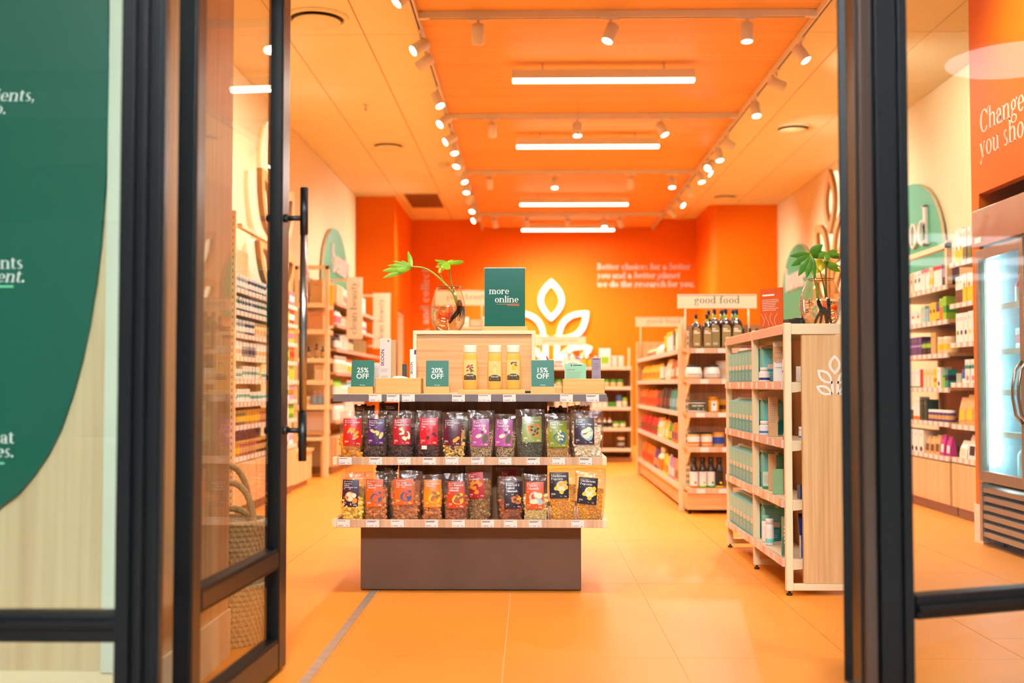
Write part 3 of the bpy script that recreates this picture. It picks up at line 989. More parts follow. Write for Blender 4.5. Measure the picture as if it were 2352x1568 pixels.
obj('frame', MB().box(gx0 - 0.03, gx0, gy0 - 0.03, gy1 + 0.03, ZC - 0.015, ZC - 0.001, CEIL).box(gx1, gx1 + 0.03, gy0 - 0.03, gy1 + 0.03, ZC - 0.015, ZC - 0.001, CEIL).box(gx0, gx1, gy0 - 0.03, gy0, ZC - 0.015, ZC - 0.001, CEIL).box(gx0, gx1, gy1, gy1 + 0.03, ZC - 0.015, ZC - 0.001, CEIL), t)
gs = MB().box(-0.006, 0.006, gy0, gy1, ZC - 0.016, ZC - 0.004, gm).mesh('slat')
for k in range(18):
    obj('slat', gs, t, (gx0 + (gx1 - gx0) * (k + 0.5) / 18, 0, 0))
p = atz(1018, 375, ZC)
t = thing('smoke_detector', 'small round white smoke detector beside the raft track', 'smoke detector', (p.x, p.y, ZC))
obj('base', MB().lathe([(0.085, -0.02), (0.09, 0.0)], CEIL, 20), t)
obj('cap', MB().lathe([(0.05, -0.05), (0.078, -0.036), (0.08, -0.02)], LAMPW, 20), t)
p = atz(840, 240, ZC)
t = thing('sprinkler', 'tiny metal sprinkler head in the tiled ceiling', 'sprinkler', (p.x, p.y, ZC))
obj('rose', MB().lathe([(0.02, -0.012), (0.035, 0.0)], LAMPW, 12), t)
obj('nozzle', MB().cyl((0, 0, -0.012), (0, 0, -0.05), 0.007, STEEL).lathe([(0.018, -0.054), (0.018, -0.05)], STEEL, 10), t)
# small clear hook hanging from the raft
p = at(1328, 310, 10.3)
t = thing('hanging_hook', 'clear acrylic banner rod hanging on thin wires from the raft', 'hanging rod', (p.x, p.y, p.z))
obj('rod', MB().box(-0.012, 0.012, -0.15, 0.15, -0.01, 0.01, clear_mat('acrylic', (255, 255, 255), 0.35, (255, 250, 240), 1.5)), t, rot=(0.35, 0, 0))
obj('wire', MB().cyl((0, 0, 0.0), (0, 0, RZ - p.z), 0.0012, STEEL, 6), t)

# ================================================================== THE CENTRE DISPLAY STAND
YS = 5.42                                   # front of its shelves
CX = -0.295                                 # its middle
BRONZE = mat('bronze_sheet_metal', (104, 82, 66), 0.42, metal=0.35, vary=0.14, vscale=3.2)
STRIPM = mat('grey_edge_strip', (128, 118, 120), 0.32, metal=0.4, vary=0.1, vscale=7)
SHELFW = wood('shelf_laminate', (190, 150, 116), (218, 182, 148), 'Z', 1.2)
st = thing('display_stand', 'square wooden display stand with bronze base holding snack pouches', 'display stand', (CX, 5.87, 0))
obj('base', MB().box(-0.54, 0.538, -0.31, 0.31, 0.004, 0.33, BRONZE), st, bev=0.004)
obj('column', MB().box(-0.37, 0.376, -0.17, 0.17, 0.33, 0.92, OAKDARK_Z), st)
SW = 0.655
def tag_mesh(k):
    b = MB().box(-0.0305, 0.0305, -0.0012, 0, -0.017, 0.017, PAPER)
    M = face_y((0, -0.0012, 0))
    rr = random.Random(k)
    rows(b, -0.027, 0.02, [0.011, 0.0065][:1 + k % 2], 0.0022, INK, M, rnd=rr)
    sans(b, ('R 89.99', 'R 111.99', 'R 249.99')[k % 3], 0.0085, INK, M, -0.027, -0.0135, 0.01, align='l')
    rows(b, 0.013, 0.024, [-0.012], 0.002, INK, M, rnd=rr)
    return b.mesh('price_tag')
TAGS = [tag_mesh(k) for k in range(6)]
def tags(shelf, us, v, z, Y):
    for k, u in enumerate(us):
        x = at(u, v, Y).x
        obj('price_tag', TAGS[k % 6], shelf, (x - CX, Y - 5.87 - 0.0008, z), (0, 0.02 * math.sin(k * 2.3), 0))
ct = obj('counter_top', MB().box(-SW, SW, -0.45, 0.45, 0.925, 0.9605, OAK_X, mats={'top': wood('counter_top_laminate', (214, 184, 150), (232, 206, 176), 'X')}), st, bev=0.002)
es = obj('edge_strip', MB().box(-SW - 0.001, SW + 0.001, -0.4535, -0.45, 0.9235, 0.9575, STRIPM), ct)
tags(ct, (862, 903, 938, 1053, 1113, 1170, 1301, 1361), 914, 0.940, YS - 0.004)
for z, us, v in ((0.62, (793, 863, 928, 986, 1038, 1097, 1160, 1225, 1283, 1345), 1060), (0.323, (789, 856, 913, 991, 1053, 1120, 1173, 1229, 1327), 1203)):
    sh = obj('shelf', MB().box(-SW, SW, -0.45, 0.45, z, z + 0.012, OAK_X), st)
    obj('front_lip', MB().box(-SW + 0.02, SW - 0.02, -0.451, -0.436, z, z + 0.038, SHELFW), sh, bev=0.0015)
    obj('back_lip', MB().box(-SW + 0.02, SW - 0.02, 0.436, 0.451, z, z + 0.038, SHELFW), sh)
    for s in (-1, 1):
        a, b = sorted((s * (SW - 0.02), s * SW))
        obj('side_lip', MB().box(a, b, -0.451, 0.451, z, z + 0.038, EDGE), sh, bev=0.0015)
    tags(sh, us, v, z + 0.0195, YS - 0.002)

# ---------------------------------------------------------------- snack pouches
FILM = clear_mat('pouch_film', (250, 246, 240), veil=0.05, veil_rgb=(244, 218, 200), fres=1.5, rough=0.10, bump=0.8, bscale=28, gain=1.6)
def grainy(name, cols, scale):
    if name in MATS:
        return MATS[name]
    m = bpy.data.materials.new(name)
    m.use_nodes = True
    nt = m.node_tree
    b = nt.nodes['Principled BSDF']
    b.inputs['Roughness'].default_value = 0.6
    tc = nt.nodes.new('ShaderNodeTexCoord')
    v = nt.nodes.new('ShaderNodeTexVoronoi')
    v.inputs['Scale'].default_value = scale
    nt.links.new(tc.outputs['Object'], v.inputs['Vector'])
    r = nt.nodes.new('ShaderNodeValToRGB')
    r.color_ramp.interpolation = 'CONSTANT'
    while len(r.color_ramp.elements) < len(cols):
        r.color_ramp.elements.new(0.5)
    for k, c in enumerate(cols):
        r.color_ramp.elements[k].position = k / len(cols)
        r.color_ramp.elements[k].color = (*lin(c), 1)
    sp = nt.nodes.new('ShaderNodeSeparateColor')
    nt.links.new(v.outputs['Color'], sp.inputs[0])
    nt.links.new(sp.outputs[0], r.inputs[0])
    nt.links.new(r.outputs[0], b.inputs['Base Color'])
    bp = nt.nodes.new('ShaderNodeBump')
    bp.inputs['Strength'].default_value = 0.8
    bp.inputs['Distance'].default_value = 0.004
    bp.invert = True
    nt.links.new(v.outputs['Distance'], bp.inputs['Height'])
    nt.links.new(bp.outputs[0], b.inputs['Normal'])
    MATS[name] = m
    return m

# kind: (colours, piece radii in m, pieces)
FILLS = {
    'mango': ([(226, 138, 20), (240, 160, 40), (196, 108, 14)], (0.022, 0.005, 0.010), 60),
    'dates': ([(70, 48, 40), (98, 66, 54), (52, 36, 32)], (0.010, 0.008, 0.008), 110),
    'cranberry': ([(62, 30, 34), (86, 40, 42), (44, 24, 28)], (0.007, 0.006, 0.005), 160),
    'fruitmix': ([(60, 24, 28), (110, 34, 34), (40, 24, 26)], (0.008, 0.007, 0.006), 140),
    'peanuts': ([(226, 176, 90), (238, 196, 116), (40, 30, 30)], (0.009, 0.006, 0.006), 150),
    'seedmix': ([(226, 190, 140), (110, 84, 62), (240, 214, 170)], (0.0038, 0.0024, 0.002), 520),
    'pumpkin': ([(74, 82, 62), (94, 100, 76), (58, 64, 50)], (0.006, 0.0022, 0.0035), 360),
    'pinenut': ([(232, 180, 104), (240, 196, 128), (214, 160, 84)], (0.0055, 0.0028, 0.0028), 360),
    'coconut': ([(255, 238, 204), (246, 222, 180), (255, 246, 222)], (0.011, 0.0025, 0.007), 170),
    'macadamia': ([(238, 190, 70), (246, 206, 96), (226, 172, 54)], (0.0095, 0.009, 0.009), 110),
    'almond': ([(206, 122, 64), (186, 106, 54), (224, 144, 82)], (0.0115, 0.005, 0.0065), 150),
    'almonddark': ([(172, 92, 54), (146, 76, 46), (194, 112, 68)], (0.0115, 0.005, 0.0065), 150),
    'walnut': ([(176, 128, 76), (146, 104, 62), (200, 154, 96)], (0.008, 0.006, 0.006), 200),
    'flakes': ([(246, 214, 140), (252, 228, 164), (236, 196, 116)], (0.008, 0.0018, 0.006), 240),
    'corn': ([(250, 168, 40), (255, 196, 84), (240, 150, 26)], (0.0052, 0.0042, 0.0048), 420),
    'kraft': ([(176, 128, 84), (160, 112, 70), (190, 140, 96)], (0.01, 0.004, 0.01), 0),
}
def pouch_shape(W, H, D):
    def w(f):
        return W * (0.86 + 0.14 * min(1, f * 2.2)) * (0.97 + 0.03 * f)
    def t(f):
        return D * (0.75 + 0.25 * math.sin(min(1, f * 3) * math.pi / 2)) * max(0.02, (1 - f ** 2.2)) if f > 0 else D * 0.75
    def yf(x, f):
        k = max(0.0, 1 - (2 * x / w(f)) ** 2)
        return -t(f) / 2 * k ** 0.55
    return w, t, yf
def pouch(label, u0, u1, vtop, vbot, Y, lab, col, title, art, fill, fillh=0.62, tilt=0.0, lean=0.0, group='snack pouches on the centre stand', sticker=False, tcol=None):
    s = Y / 2600.0
    p = at((u0 + u1) / 2, vbot, Y)
    zb = (0.632 if vbot < 1120 else 0.335) + 0.0015
    W = (u1 - u0) * s * 1.0
    H = at((u0 + u1) / 2, vtop, Y).z - zb
    D = 0.058
    w, t, yf = pouch_shape(W, H, D)
    th = thing('snack_pouch', label, 'snack pouch', (p.x, Y, zb), group=group, rot=(-lean, tilt * 0.3, 0.06 * math.sin(u0)))
    # film
    n, nz = 20, 12
    fm = MB()
    rings = []
    for j in range(nz + 1):
        f = j / nz
        wj, rr = w(f), []
        for i in range(n):
            a = 2 * math.pi * i / n
            x = wj / 2 * math.cos(a)
            y = t(f) / 2 * (abs(math.sin(a)) ** 1.1) * (1 if math.sin(a) >= 0 else -1)
            wob = 0.0025 * math.sin(9 * x / W + 11 * f + u0) * (f > 0.15)
            zz = H * f - (0.006 * (2 * x / wj) ** 2 * math.sin(u0) if j == nz else 0)
            rr.append((x, y + wob, zz))
        rings.append(rr)
    o = len(fm.v)
    fs = []
    for j in range(nz):
        for i in range(n):
            i2 = (i + 1) % n
            fs.append((j * n + i, j * n + i2, (j + 1) * n + i2, (j + 1) * n + i))
    fm.add([q for r in rings for q in r], fs, FILM, True)
    zf = 0.86
    zs = [(-w(zf) / 2 + w(zf) * i / 10, yf(-w(zf) / 2 + w(zf) * i / 10, zf) - 0.003, H * zf) for i in range(11)]
    fo = obj('pouch_film', fm, th, label='clear plastic film')
    obj('zip_seal', MB().tube(zs, 0.0012, FILM, 5, cap=False), fo)
    # filling
    cols, rad, cnt = FILLS[fill]
    ff = MB()
    core = grainy('fill_' + fill, cols, 0.55 / max(rad))
    nz2 = 7
    rg = []
    for j in range(nz2 + 1):
        f = 0.012 + (fillh - 0.012) * j / nz2
        k = 0.90 if j < nz2 else 0.7
        rg.append([(w(f) / 2 * 0.90 * math.cos(2 * math.pi * i / 14) * (0.9 + 0.1 * j / nz2), t(f) / 2 * 0.82 * k * math.sin(2 * math.pi * i / 14), H * f) for i in range(14)])
    fs = [(j * 14 + i, j * 14 + (i + 1) % 14, (j + 1) * 14 + (i + 1) % 14, (j + 1) * 14 + i) for j in range(nz2) for i in range(14)]
    fs += [tuple(reversed(range(14))), tuple(nz2 * 14 + i for i in range(14))]
    ff.add([q for r in rg for q in r], fs, core, True)
    rr = random.Random(int(u0 * 7 + vtop))
    mts = [mat('nut_%s_%d' % (fill, k), c, 0.5) for k, c in enumerate(cols)]
    for i in range(cnt):
        f = 0.03 + (fillh - 0.02) * rr.random()
        x = w(f) * 0.43 * (2 * rr.random() - 1)
        y = yf(x, f) * (0.80 + 0.1 * rr.random()) + max(rad) * 0.15
        rot = Matrix.Rotation((rr.random() - 0.5) * 0.9, 3, 'X') @ Matrix.Rotation(rr.random() * math.pi, 3, 'Y')
        k = rr.choice((0, 0, 1, 1, 2))
        q = 0.8 + 0.4 * rr.random()
        small = max(rad) < 0.0065
        ff.ball((x, y, H * f), tuple(a * q for a in rad), mts[k], 5 if small else 7, 3 if small else 4, rot)
    obj('filling', ff, th, kind='stuff')
    if not lab:
        return th
    # label card bent round the front of the pouch
    a0, a1 = at(lab[0], lab[3], Y - 0.03), at(lab[2], lab[1], Y - 0.03)
    lx0, lx1, lz0, lz1 = a0.x - p.x, a1.x - p.x, a0.z - zb, a1.z - zb
    LW, LH = lx1 - lx0, lz1 - lz0
    lm = mat('pouch_label_%d_%d_%d' % col, col, 0.3, coat=0.3)
    cxm, czm = (lx0 + lx1) / 2, (lz0 + lz1) / 2
    ct_, st_ = math.cos(tilt), math.sin(tilt)
    def bend(x, z, lift):
        xx, zz = cxm + (x * ct_ + z * st_), czm + (-x * st_ + z * ct_)
        f = min(0.97, max(0.02, zz / H))
        xc = max(-w(f) * 0.47, min(w(f) * 0.47, xx))
        return Vector((xx, yf(xc, f) - 0.004 - lift, zz))
    lb = MB()
    N = 6
    lb.grid([[bend(LW * (i / N - 0.5), LH * (j / N - 0.5), 0) for i in range(N + 1)] for j in range(N + 1)], lm)
    lo = obj('label_card', lb, th, label='printed label card')
    # print
    pr = MB()
    I = Matrix.Identity(4)
    sz = 0.0155
    lines = title
    tmx = max(text_width(x_, sz) for x_ in lines)
    sz = min(sz, sz * LW * 0.80 / tmx)
    y = LH * 0.5 - 0.022
    rows(pr, -LW * 0.42 + 0.008, LW * 0.1, [LH * 0.5 - 0.010], 0.0018, tcol or PRINTW, I)
    flat(pr, blob(-LW * 0.42 + 0.003, LH * 0.5 - 0.0092, 0.0022, 0.003), tcol or PRINTW, I)
    for x_ in lines:
        write(pr, x_, sz, PRINTW, I, -LW * 0.42, y, bold=True)
        y -= sz * 0.92
    rows(pr, -LW * 0.42, LW * 0.1, [y + 0.004, y + 0.001], 0.0012, tcol or PRINTW, I)
    rows(pr, -LW * 0.42, -LW * 0.2, [-LH * 0.5 + 0.022, -LH * 0.5 + 0.019, -LH * 0.5 + 0.016], 0.0012, PRINTW, I)
    rows(pr, -LW * 0.42, LW * 0.12, [-LH * 0.5 + 0.0085], 0.002, PRINTW, I, ragged=0.05)
    sans(pr, '1kg' if fill == 'corn' else '200g', 0.0085, PRINTW, I, LW * 0.32, -LH * 0.5 + 0.007, 0.01)
    pr.v = [tuple(bend(v[0], v[1], 0.0006)) for v in pr.v]
    obj('lettering', pr, lo)
    if art:
        ar = MB()
        for k, (poly, c) in enumerate(art(LW, LH)):
            ar.add([tuple(bend(q[0], q[1], 0.0008 + 0.00035 * k)) for q in poly], [tuple(range(len(poly)))], mat('art_%d_%d_%d' % c, c, 0.5))
        obj('picture', ar, lo)
    if sticker:
        sb = MB()
        sb.add([bend(-LW * 0.4, -LH * 0.5 - 0.004, .001), bend(-LW * 0.1, -LH * 0.5 - 0.004, .001), bend(-LW * 0.1, -LH * 0.5 - 0.022, .001), bend(-LW * 0.4, -LH * 0.5 - 0.022, .001)], [(3, 2, 1, 0)], PAPER)
        obj('price_sticker', sb, th)
    return th

ORG, YEL, CRM, GRY, BLU, DRK = (250, 160, 24), (248, 196, 30), (246, 220, 180), (168, 172, 178), (44, 92, 140), (60, 44, 48)
def art_mango(W, H):
    o = []
    for x, y, r in ((-.12, .08, 1.1), (.06, .06, 1.2), (.22, -.04, .6), (.2, -.18, .2)):
        o.append((blob(x * W - 0.008, y * H - 0.008, 0.010, 0.005, r), GRY))
        o.append((blob(x * W, y * H, 0.014, 0.0075, r), ORG))
    return o
def art_dates(W, H):
    return [(blob(.02 * W, -.12 * H, .012, .012, .5, wob=.2), (66, 56, 84)), (blob(.08 * W, -.22 * H, .009, .016, .2), (66, 56, 84)), (blob(-.22 * W, .04 * H, .012, .007, -.6), (206, 196, 120)), (blob(-.02 * W, .0 * H, .012, .006, .3), (206, 196, 120)), (blob(.12 * W, -.06 * H, .008, .012, -.4), (206, 196, 120)), (blob(.33 * W, -.14 * H, .0085, .018, -.4), (206, 196, 120))]
def art_cran(W, H):
    return [(blob(-.05 * W, .1 * H, .009, .008, 0, wob=.2), CRM), (blob(.08 * W, .0 * H, .006, .018, .4), CRM), (blob(-.02 * W, -.08 * H, .012, .005, .2), CRM), (blob(.18 * W, -.24 * H, .012, .012, 0, wob=.2), CRM), (blob(.36 * W, -.14 * H, .010, .020, .2), CRM), (blob(.25 * W, -.10 * H, .010, .013, .2), (170, 16, 40))]
def art_fruit(W, H):
    return [(blob(.0 * W, .02 * H, .008, .012, .2), (170, 10, 30)), (blob(.3 * W, .06 * H, .008, .013, .2), (170, 10, 30)), (blob(.28 * W, -.1 * H, .009, .007, .1), (60, 14, 26)), (blob(-.05 * W, -.24 * H, .009, .009, .4), (60, 14, 26)), (blob(.38 * W, -.17 * H, .006, .006, .4), (60, 14, 26))]
def art_peanut(W, H):
    o = [(blob(x * W, y * H, .009, .0075, r), DRK) for x, y, r in ((-.12, .06, .2), (.1, .0, .8), (-.12, -.1, .4), (.12, -.14, -.3))]
    return o + [(blob(.18 * W, -.3 * H, .013, .009, .6), ORG), (blob(.32 * W, -.22 * H, .011, .008, .6), ORG)]
def art_seed(W, H):
    return [(blob(-.1 * W, -.12 * H, .016, .009, .35), CRM), (blob(.27 * W, -.22 * H, .013, .023, -.3), (86, 84, 48)), (blob(.1 * W, .02 * H, .008, .005, -.4), (80, 40, 80)), (blob(.2 * W, .14 * H, .005, .008, -.2), CRM), (blob(.3 * W, .05 * H, .005, .008, -.2), CRM)]
def art_pumpkin(W, H):
    o = [(blob(.14 * W, -.02 * H, .028, .030, 0, wob=.18), (240, 120, 16)), (blob(-.1 * W, .1 * H, .012, .008, 0), (240, 120, 16))]
    return o + [(blob(x * W, y * H, .008, .005, r), (74, 52, 34)) for x, y, r in ((.0, .1, .1), (.3, .02, .6), (-.02, -.02, -.4), (.16, -.06, 1.4), (.08, -.2, .2), (.28, -.14, 1.))]
def art_pine(W, H):
    o = [(blob(.12 * W, -.14 * H, .030, .028, 0, wob=.08), (44, 104, 140))]
    return o + [(blob(x * W, y * H, .0045, .0075, r), CRM) for x, y, r in ((.14, .1, .2), (.05, .02, .8), (.02, -.1, -.4), (.16, -.06, 1.), (.28, -.08, .4), (.06, -.2, -.9), (.22, -.2, .9))]
def art_coco(W, H):
    return [(blob(.16 * W, -.1 * H, .030, .032, 0, wob=.12), (150, 188, 200)), (blob(.06 * W, -.0 * H, .020, .009, .3), CRM), (blob(.22 * W, .08 * H, .012, .010, .9), CRM), (blob(.24 * W, -.12 * H, .020, .010, .5), CRM), (blob(.1 * W, -.2 * H, .016, .009, -.3), CRM)]
def art_mac(W, H):
    o = [(blob(-.02 * W, -.12 * H, .024, .024), (240, 140, 20)), (blob(.28 * W, -.26 * H, .013, .014), (240, 140, 20))]
    return o + [(blob(x * W, y * H, .012, .011), CRM) for x, y in ((-.08, -.05), (.22, -.07), (.02, -.2))]
def art_almond(bg, fg):
    def f(W, H):
        o = [(blob(.12 * W, -.16 * H, .028, .026, .4, wob=.1), bg), (blob(.3 * W, .0 * H, .009, .009), bg)]
        return o + [(blob(x * W, y * H, .014, .0075, r), fg) for x, y, r in ((.1, .02, -.4), (.02, -.16, 1.3), (.28, -.1, .5))]
    return f
def art_roast(W, H):
    o = [(blob(.2 * W, -.18 * H, .022, .018, .3, wob=.2), ORG)]
    return o + [(blob(x * W, y * H, .013, .007, r), c) for x, y, r, c in ((.0, -.1, .4, (190, 110, 60)), (.2, -.06, 1.2, (150, 80, 44)), (.32, -.14, .2, ORG), (.12, -.24, -.4, (170, 96, 50)), (.3, -.28, .3, (190, 110, 60)))]
def art_flake(W, H):
    return [(blob(.04 * W, -.06 * H, .030, .026), (176, 186, 186)), (blob(.3 * W, -.24 * H, .016, .014), (176, 186, 186)), (blob(-.04 * W, -.22 * H, .022, .012, .05), CRM), (blob(.06 * W, .02 * H, .009, .011, -.2), CRM), (blob(.28 * W, .0 * H, .014, .013, .4), CRM)]
def art_pop(W, H):
    o = [(blob(.12 * W, -.04 * H, .026, .026), CRM)]
    return o + [(blob(x * W, y * H, .011, .010, r, 8, .1), YEL) for x, y, r in ((.08, .04, .2), (.32, .1, .6), (.36, -.08, .2), (.12, -.26, .3), (-.16, -.12, .5))]
def art_wal(W, H):
    return [(blob(x * W, y * H, .012, .010, r, 12, .12), ORG) for x, y, r in ((-.2, .1, .4), (.1, .12, .2), (-.12, -.1, .1), (.26, .02, 1.), (.0, -.26, .3), (-.32, -.04, .3))]

YP = 5.475
# upper shelf
pouch('clear pouch of dried mango with a red label, at the shelf end', 781, 834, 943, 1050, YP, (787, 961, 829, 1023), (206, 26, 10), ['Dried Mango'], art_mango, 'mango', 0.5)
pouch('clear pouch of pitted dates with a violet label', 833, 891, 943, 1050, YP, (844, 962, 882, 1021), (74, 18, 92), ['Pitted Deglet', 'Dates'], art_dates, 'dates', 0.66)
pouch('clear pouch with a crimson label reading Dried Cranberries', 893, 953, 943, 1050, YP, (902, 961, 942, 1021), (176, 8, 30), ['Dried', 'Cranberries'], art_cran, 'cranberry', 0.66)
pouch('clear pouch with a bright red Antioxidant label and small price sticker', 955, 1014, 943, 1050, YP, (964, 959, 1005, 1021), (214, 10, 34), ['Antioxidant', 'Dried Fruit', 'Mix'], art_fruit, 'fruitmix', 0.6, sticker=True)
pouch('clear pouch of peanuts and raisins with a maroon label', 1014, 1072, 945, 1050, YP, (1017, 962, 1058, 1023), (92, 8, 46), ['Salted Peanuts', '& Raisins'], art_peanut, 'peanuts', 0.66, tilt=0.02)
pouch('taller of two clear pouches with pink Raw Seed Mix labels', 1074, 1136, 943, 1051, YP, (1084, 962, 1123, 1025), (176, 78, 152), ['Raw', 'Seed Mix'], art_seed, 'seedmix', 0.6)
pouch('shorter of two pink-labelled Raw Seed Mix pouches, next to pumpkin seeds', 1134, 1187, 950, 1051, YP + 0.01, (1137, 963, 1176, 1025), (182, 84, 160), ['Raw', 'Seed Mix'], art_seed, 'seedmix', 0.62, tilt=0.03)
pouch('clear pouch of dark pumpkin seeds with an olive green label', 1184, 1251, 939, 1052, YP, (1199, 957, 1244, 1016), (140, 152, 74), ['Pumpkin Seeds'], art_pumpkin, 'pumpkin', 0.7, lean=0.03)
pouch('clear pouch of pine nuts with a bright green label', 1251, 1311, 949, 1053, YP, (1260, 966, 1302, 1027), (130, 142, 26), ['Raw Pine', 'Nuts'], art_pine, 'pinenut', 0.66)
pouch('widest upper pouch, white coconut chips with a dark plum label', 1310, 1386, 942, 1053, YP, (1319, 960, 1365, 1020), (54, 32, 50), ['Dried', 'Coconut Chips'], art_coco, 'coconut', 0.72)
# lower shelf
pouch('clear pouch of macadamia nuts with a dark purple label', 781, 838, 1082, 1192, YP, (784, 1102, 822, 1164), (52, 8, 50), ['Roasted &', 'Salted', 'Macadamia Nuts'], art_mac, 'macadamia', 0.5, tilt=0.03)
pouch('smaller orange-labelled pouch of almonds next to the macadamias', 836, 893, 1082, 1192, YP, (839, 1101, 879, 1164), (216, 96, 16), ['Raw', 'South African', 'Almonds'], art_almond((64, 84, 130), (226, 84, 34)), 'almond', 0.7)
pouch('larger wide orange-labelled pouch of almonds with a blue heart picture', 893, 970, 1080, 1192, YP, (905, 1100, 949, 1159), (222, 98, 16), ['Raw South', 'African Almonds'], art_almond((56, 78, 128), (222, 80, 34)), 'almond', 0.8)
pouch('almond pouch with an amber label and yellow picture', 968, 1018, 1089, 1193, YP, (973, 1102, 1013, 1165), (236, 138, 14), ['Raw Supreme', 'Almonds'], art_almond((250, 196, 30), (160, 96, 50)), 'almond', 0.7)
pouch('almond pouch with a rust label reading Dry Roasted', 1018, 1080, 1087, 1193, YP, (1027, 1106, 1067, 1167), (204, 66, 14), ['Dry Roasted', 'Supreme', 'Almonds'], art_almond((246, 186, 40), (150, 84, 44)), 'almonddark', 0.55)
pouch('tall clear pouch of walnuts with a red label near its top', 1072, 1133, 1070, 1193, YP + 0.04, (1077, 1085, 1114, 1144), (200, 22, 14), ['Raw', 'Walnuts'], art_wal, 'walnut', 0.74, tilt=-0.08)
pouch('almond pouch with a dark plum label reading Roasted and Salted', 1144, 1203, 1093, 1194, YP, (1158, 1106, 1199, 1168), (50, 26, 40), ['Roasted &', 'Salted', 'Almonds'], art_roast, 'almonddark', 0.5)
pouch('clear pouch of pale flaked almonds with an orange label', 1199, 1262, 1089, 1195, YP, (1208, 1107, 1249, 1169), (228, 86, 10), ['Flaked', 'Almonds'], art_flake, 'flakes', 0.6)
pouch('popcorn kernel pouch with an upright black label', 1258, 1326, 1074, 1195, YP, (1262, 1085, 1306, 1144), (40, 32, 40), ['Mushroom', 'Popcorn'], art_pop, 'corn', 0.7, tcol=mat('mustard_print', (190, 150, 50), 0.6))
pouch('popcorn kernel pouch with a slanting black label, at the shelf end', 1320, 1389, 1073, 1196, YP, (1326, 1097, 1370, 1158), (40, 32, 40), ['Mushroom', 'Popcorn'], art_pop, 'corn', 0.62, tilt=0.07, tcol=MATS['mustard_print'])
# second rank, mostly hidden
BK = 'pouches standing behind the front rank on the centre stand'
YQ = 5.60
pouch('kraft-toned pouch top with a black band behind the dried mango', 811, 862, 918, 1046, YQ, (815, 932, 842, 975), (40, 24, 34), ['Dried'], None, 'dates', 0.9, group=BK)
pouch('brown pouch top behind the dried cranberries', 868, 917, 918, 1046, YQ, (884, 929, 912, 975), (70, 30, 22), ['Dried'], None, 'dates', 0.95, group=BK)
pouch('dark pouch in the gap between cranberries and the Antioxidant mix', 930, 978, 950, 1046, YQ, (938, 970, 972, 1020), (120, 8, 30), ['Dried'], None, 'cranberry', 0.8, group=BK)
pouch('dark pouch behind the peanuts and raisins', 1040, 1092, 950, 1046, YQ, (1046, 966, 1084, 1020), (70, 10, 30), ['Dried'], None, 'fruitmix', 0.85, group=BK)
pouch('pouch of dark dried pieces behind the pine nuts', 1259, 1306, 932, 1046, YQ, None, (0, 0, 0), [], None, 'dates', 0.97, group=BK)
pouch('pouch of light curly pieces behind the coconut chips', 1302, 1358, 930, 1046, YQ, None, (0, 0, 0), [], None, 'walnut', 0.98, group=BK)
pouch('pale pouch behind the macadamia nuts', 792, 856, 1066, 1184, YQ, None, (0, 0, 0), [], None, 'macadamia', 0.6, group=BK)
pouch('brown pouch top behind the larger almond pouch', 862, 915, 1060, 1184, YQ, (880, 1072, 908, 1110), (60, 30, 20), ['Dried'], None, 'dates', 0.95, group=BK)
pouch('red labelled walnut pouch behind the plum almond pouch', 1140, 1202, 1072, 1186, YQ, (1150, 1080, 1186, 1136), (150, 14, 24), ['Raw', 'Walnuts'], None, 'walnut', 0.8, group=BK)
pouch('dark pouch behind the amber almond pouch', 955, 1010, 1082, 1186, YQ, None, (0, 0, 0), [], None, 'almonddark', 0.85, group=BK)

# ---------------------------------------------------------------- on the counter
ZT = 0.9605
def cpos(u, Y):
    return at(u, 895, Y).x
# riser box
bx0, bx1, byf, bh = cpos(948, 5.72), cpos(1230, 5.72), 5.72, 0.318
t = thing('riser_box', 'open fronted oak riser box with pale edges on the counter', 'riser box', ((bx0 + bx1) / 2, byf, ZT))
hw = (bx1 - bx0) / 2
obj('top_panel', MB().box(-hw, hw, 0, 0.34, bh - 0.019, bh, OAK_X, mats={'front': EDGE}), t, bev=0.001)
for s in (-1, 1):
    a, b = sorted((s * hw, s * (hw - 0.019)))
    obj('side_panel', MB().box(a, b, 0, 0.34, 0.012, bh - 0.019, OAK_Z, mats={'front': EDGE}), t, bev=0.001)
obj('front_panel', MB().box(-hw + 0.019, hw - 0.019, 0.012, 0.026, 0.012, bh - 0.019, wood('riser_front_oak', (206, 148, 88), (232, 184, 124), 'X', 0.8)), t)
for s in (-1, 1):
    obj('foot', MB().box(s * (hw - 0.04) - 0.018, s * (hw - 0.04) + 0.018, 0.0, 0.03, 0, 0.012, BLACKP), t)

def sale_card(u0, u1, vt, vb, su0, su1, Y, txt, lab, lean):
    w = (u1 - u0) * Y / 2600
    h = (vb - vt) * Y / 2600
    t = thing('sale_card', lab, 'sale sign', (cpos((su0 + su1) / 2, Y), Y, ZT), group='green discount cards on the counter')
    sw = (su1 - su0) * Y / 2600 / 2
    obj('wooden_block', MB().box(-sw, sw, -0.02, 0.02, 0, 0.034, PINE), t, bev=0.0015)
    dx = ((u0 + u1) - (su0 + su1)) / 2 * Y / 2600
    c = obj('card', MB().box(-w / 2, w / 2, -0.001, 0.001, 0, h, mat('sale_green', (16, 104, 84), 0.4)), t, (dx, 0, 0.030), (-0.10, lean, 0))
    M = face_y((0, -0.001, 0))
    b = MB()
    sans(b, txt, 0.0335, PRINTW, M, 0, h * 0.55, 0.014)
    sans(b, 'OFF', 0.035, PRINTW, M, 0, h * 0.325, 0.014)
    sans(b, 'T&Cs apply', 0.0055, PRINTW, M, 0, h * 0.075, 0.01)
    obj('lettering', b, c)
sale_card(806, 858, 820, 883, 800, 858, 5.475, '25%', 'green card reading 25% OFF beside the tall white cartons', 0.015)
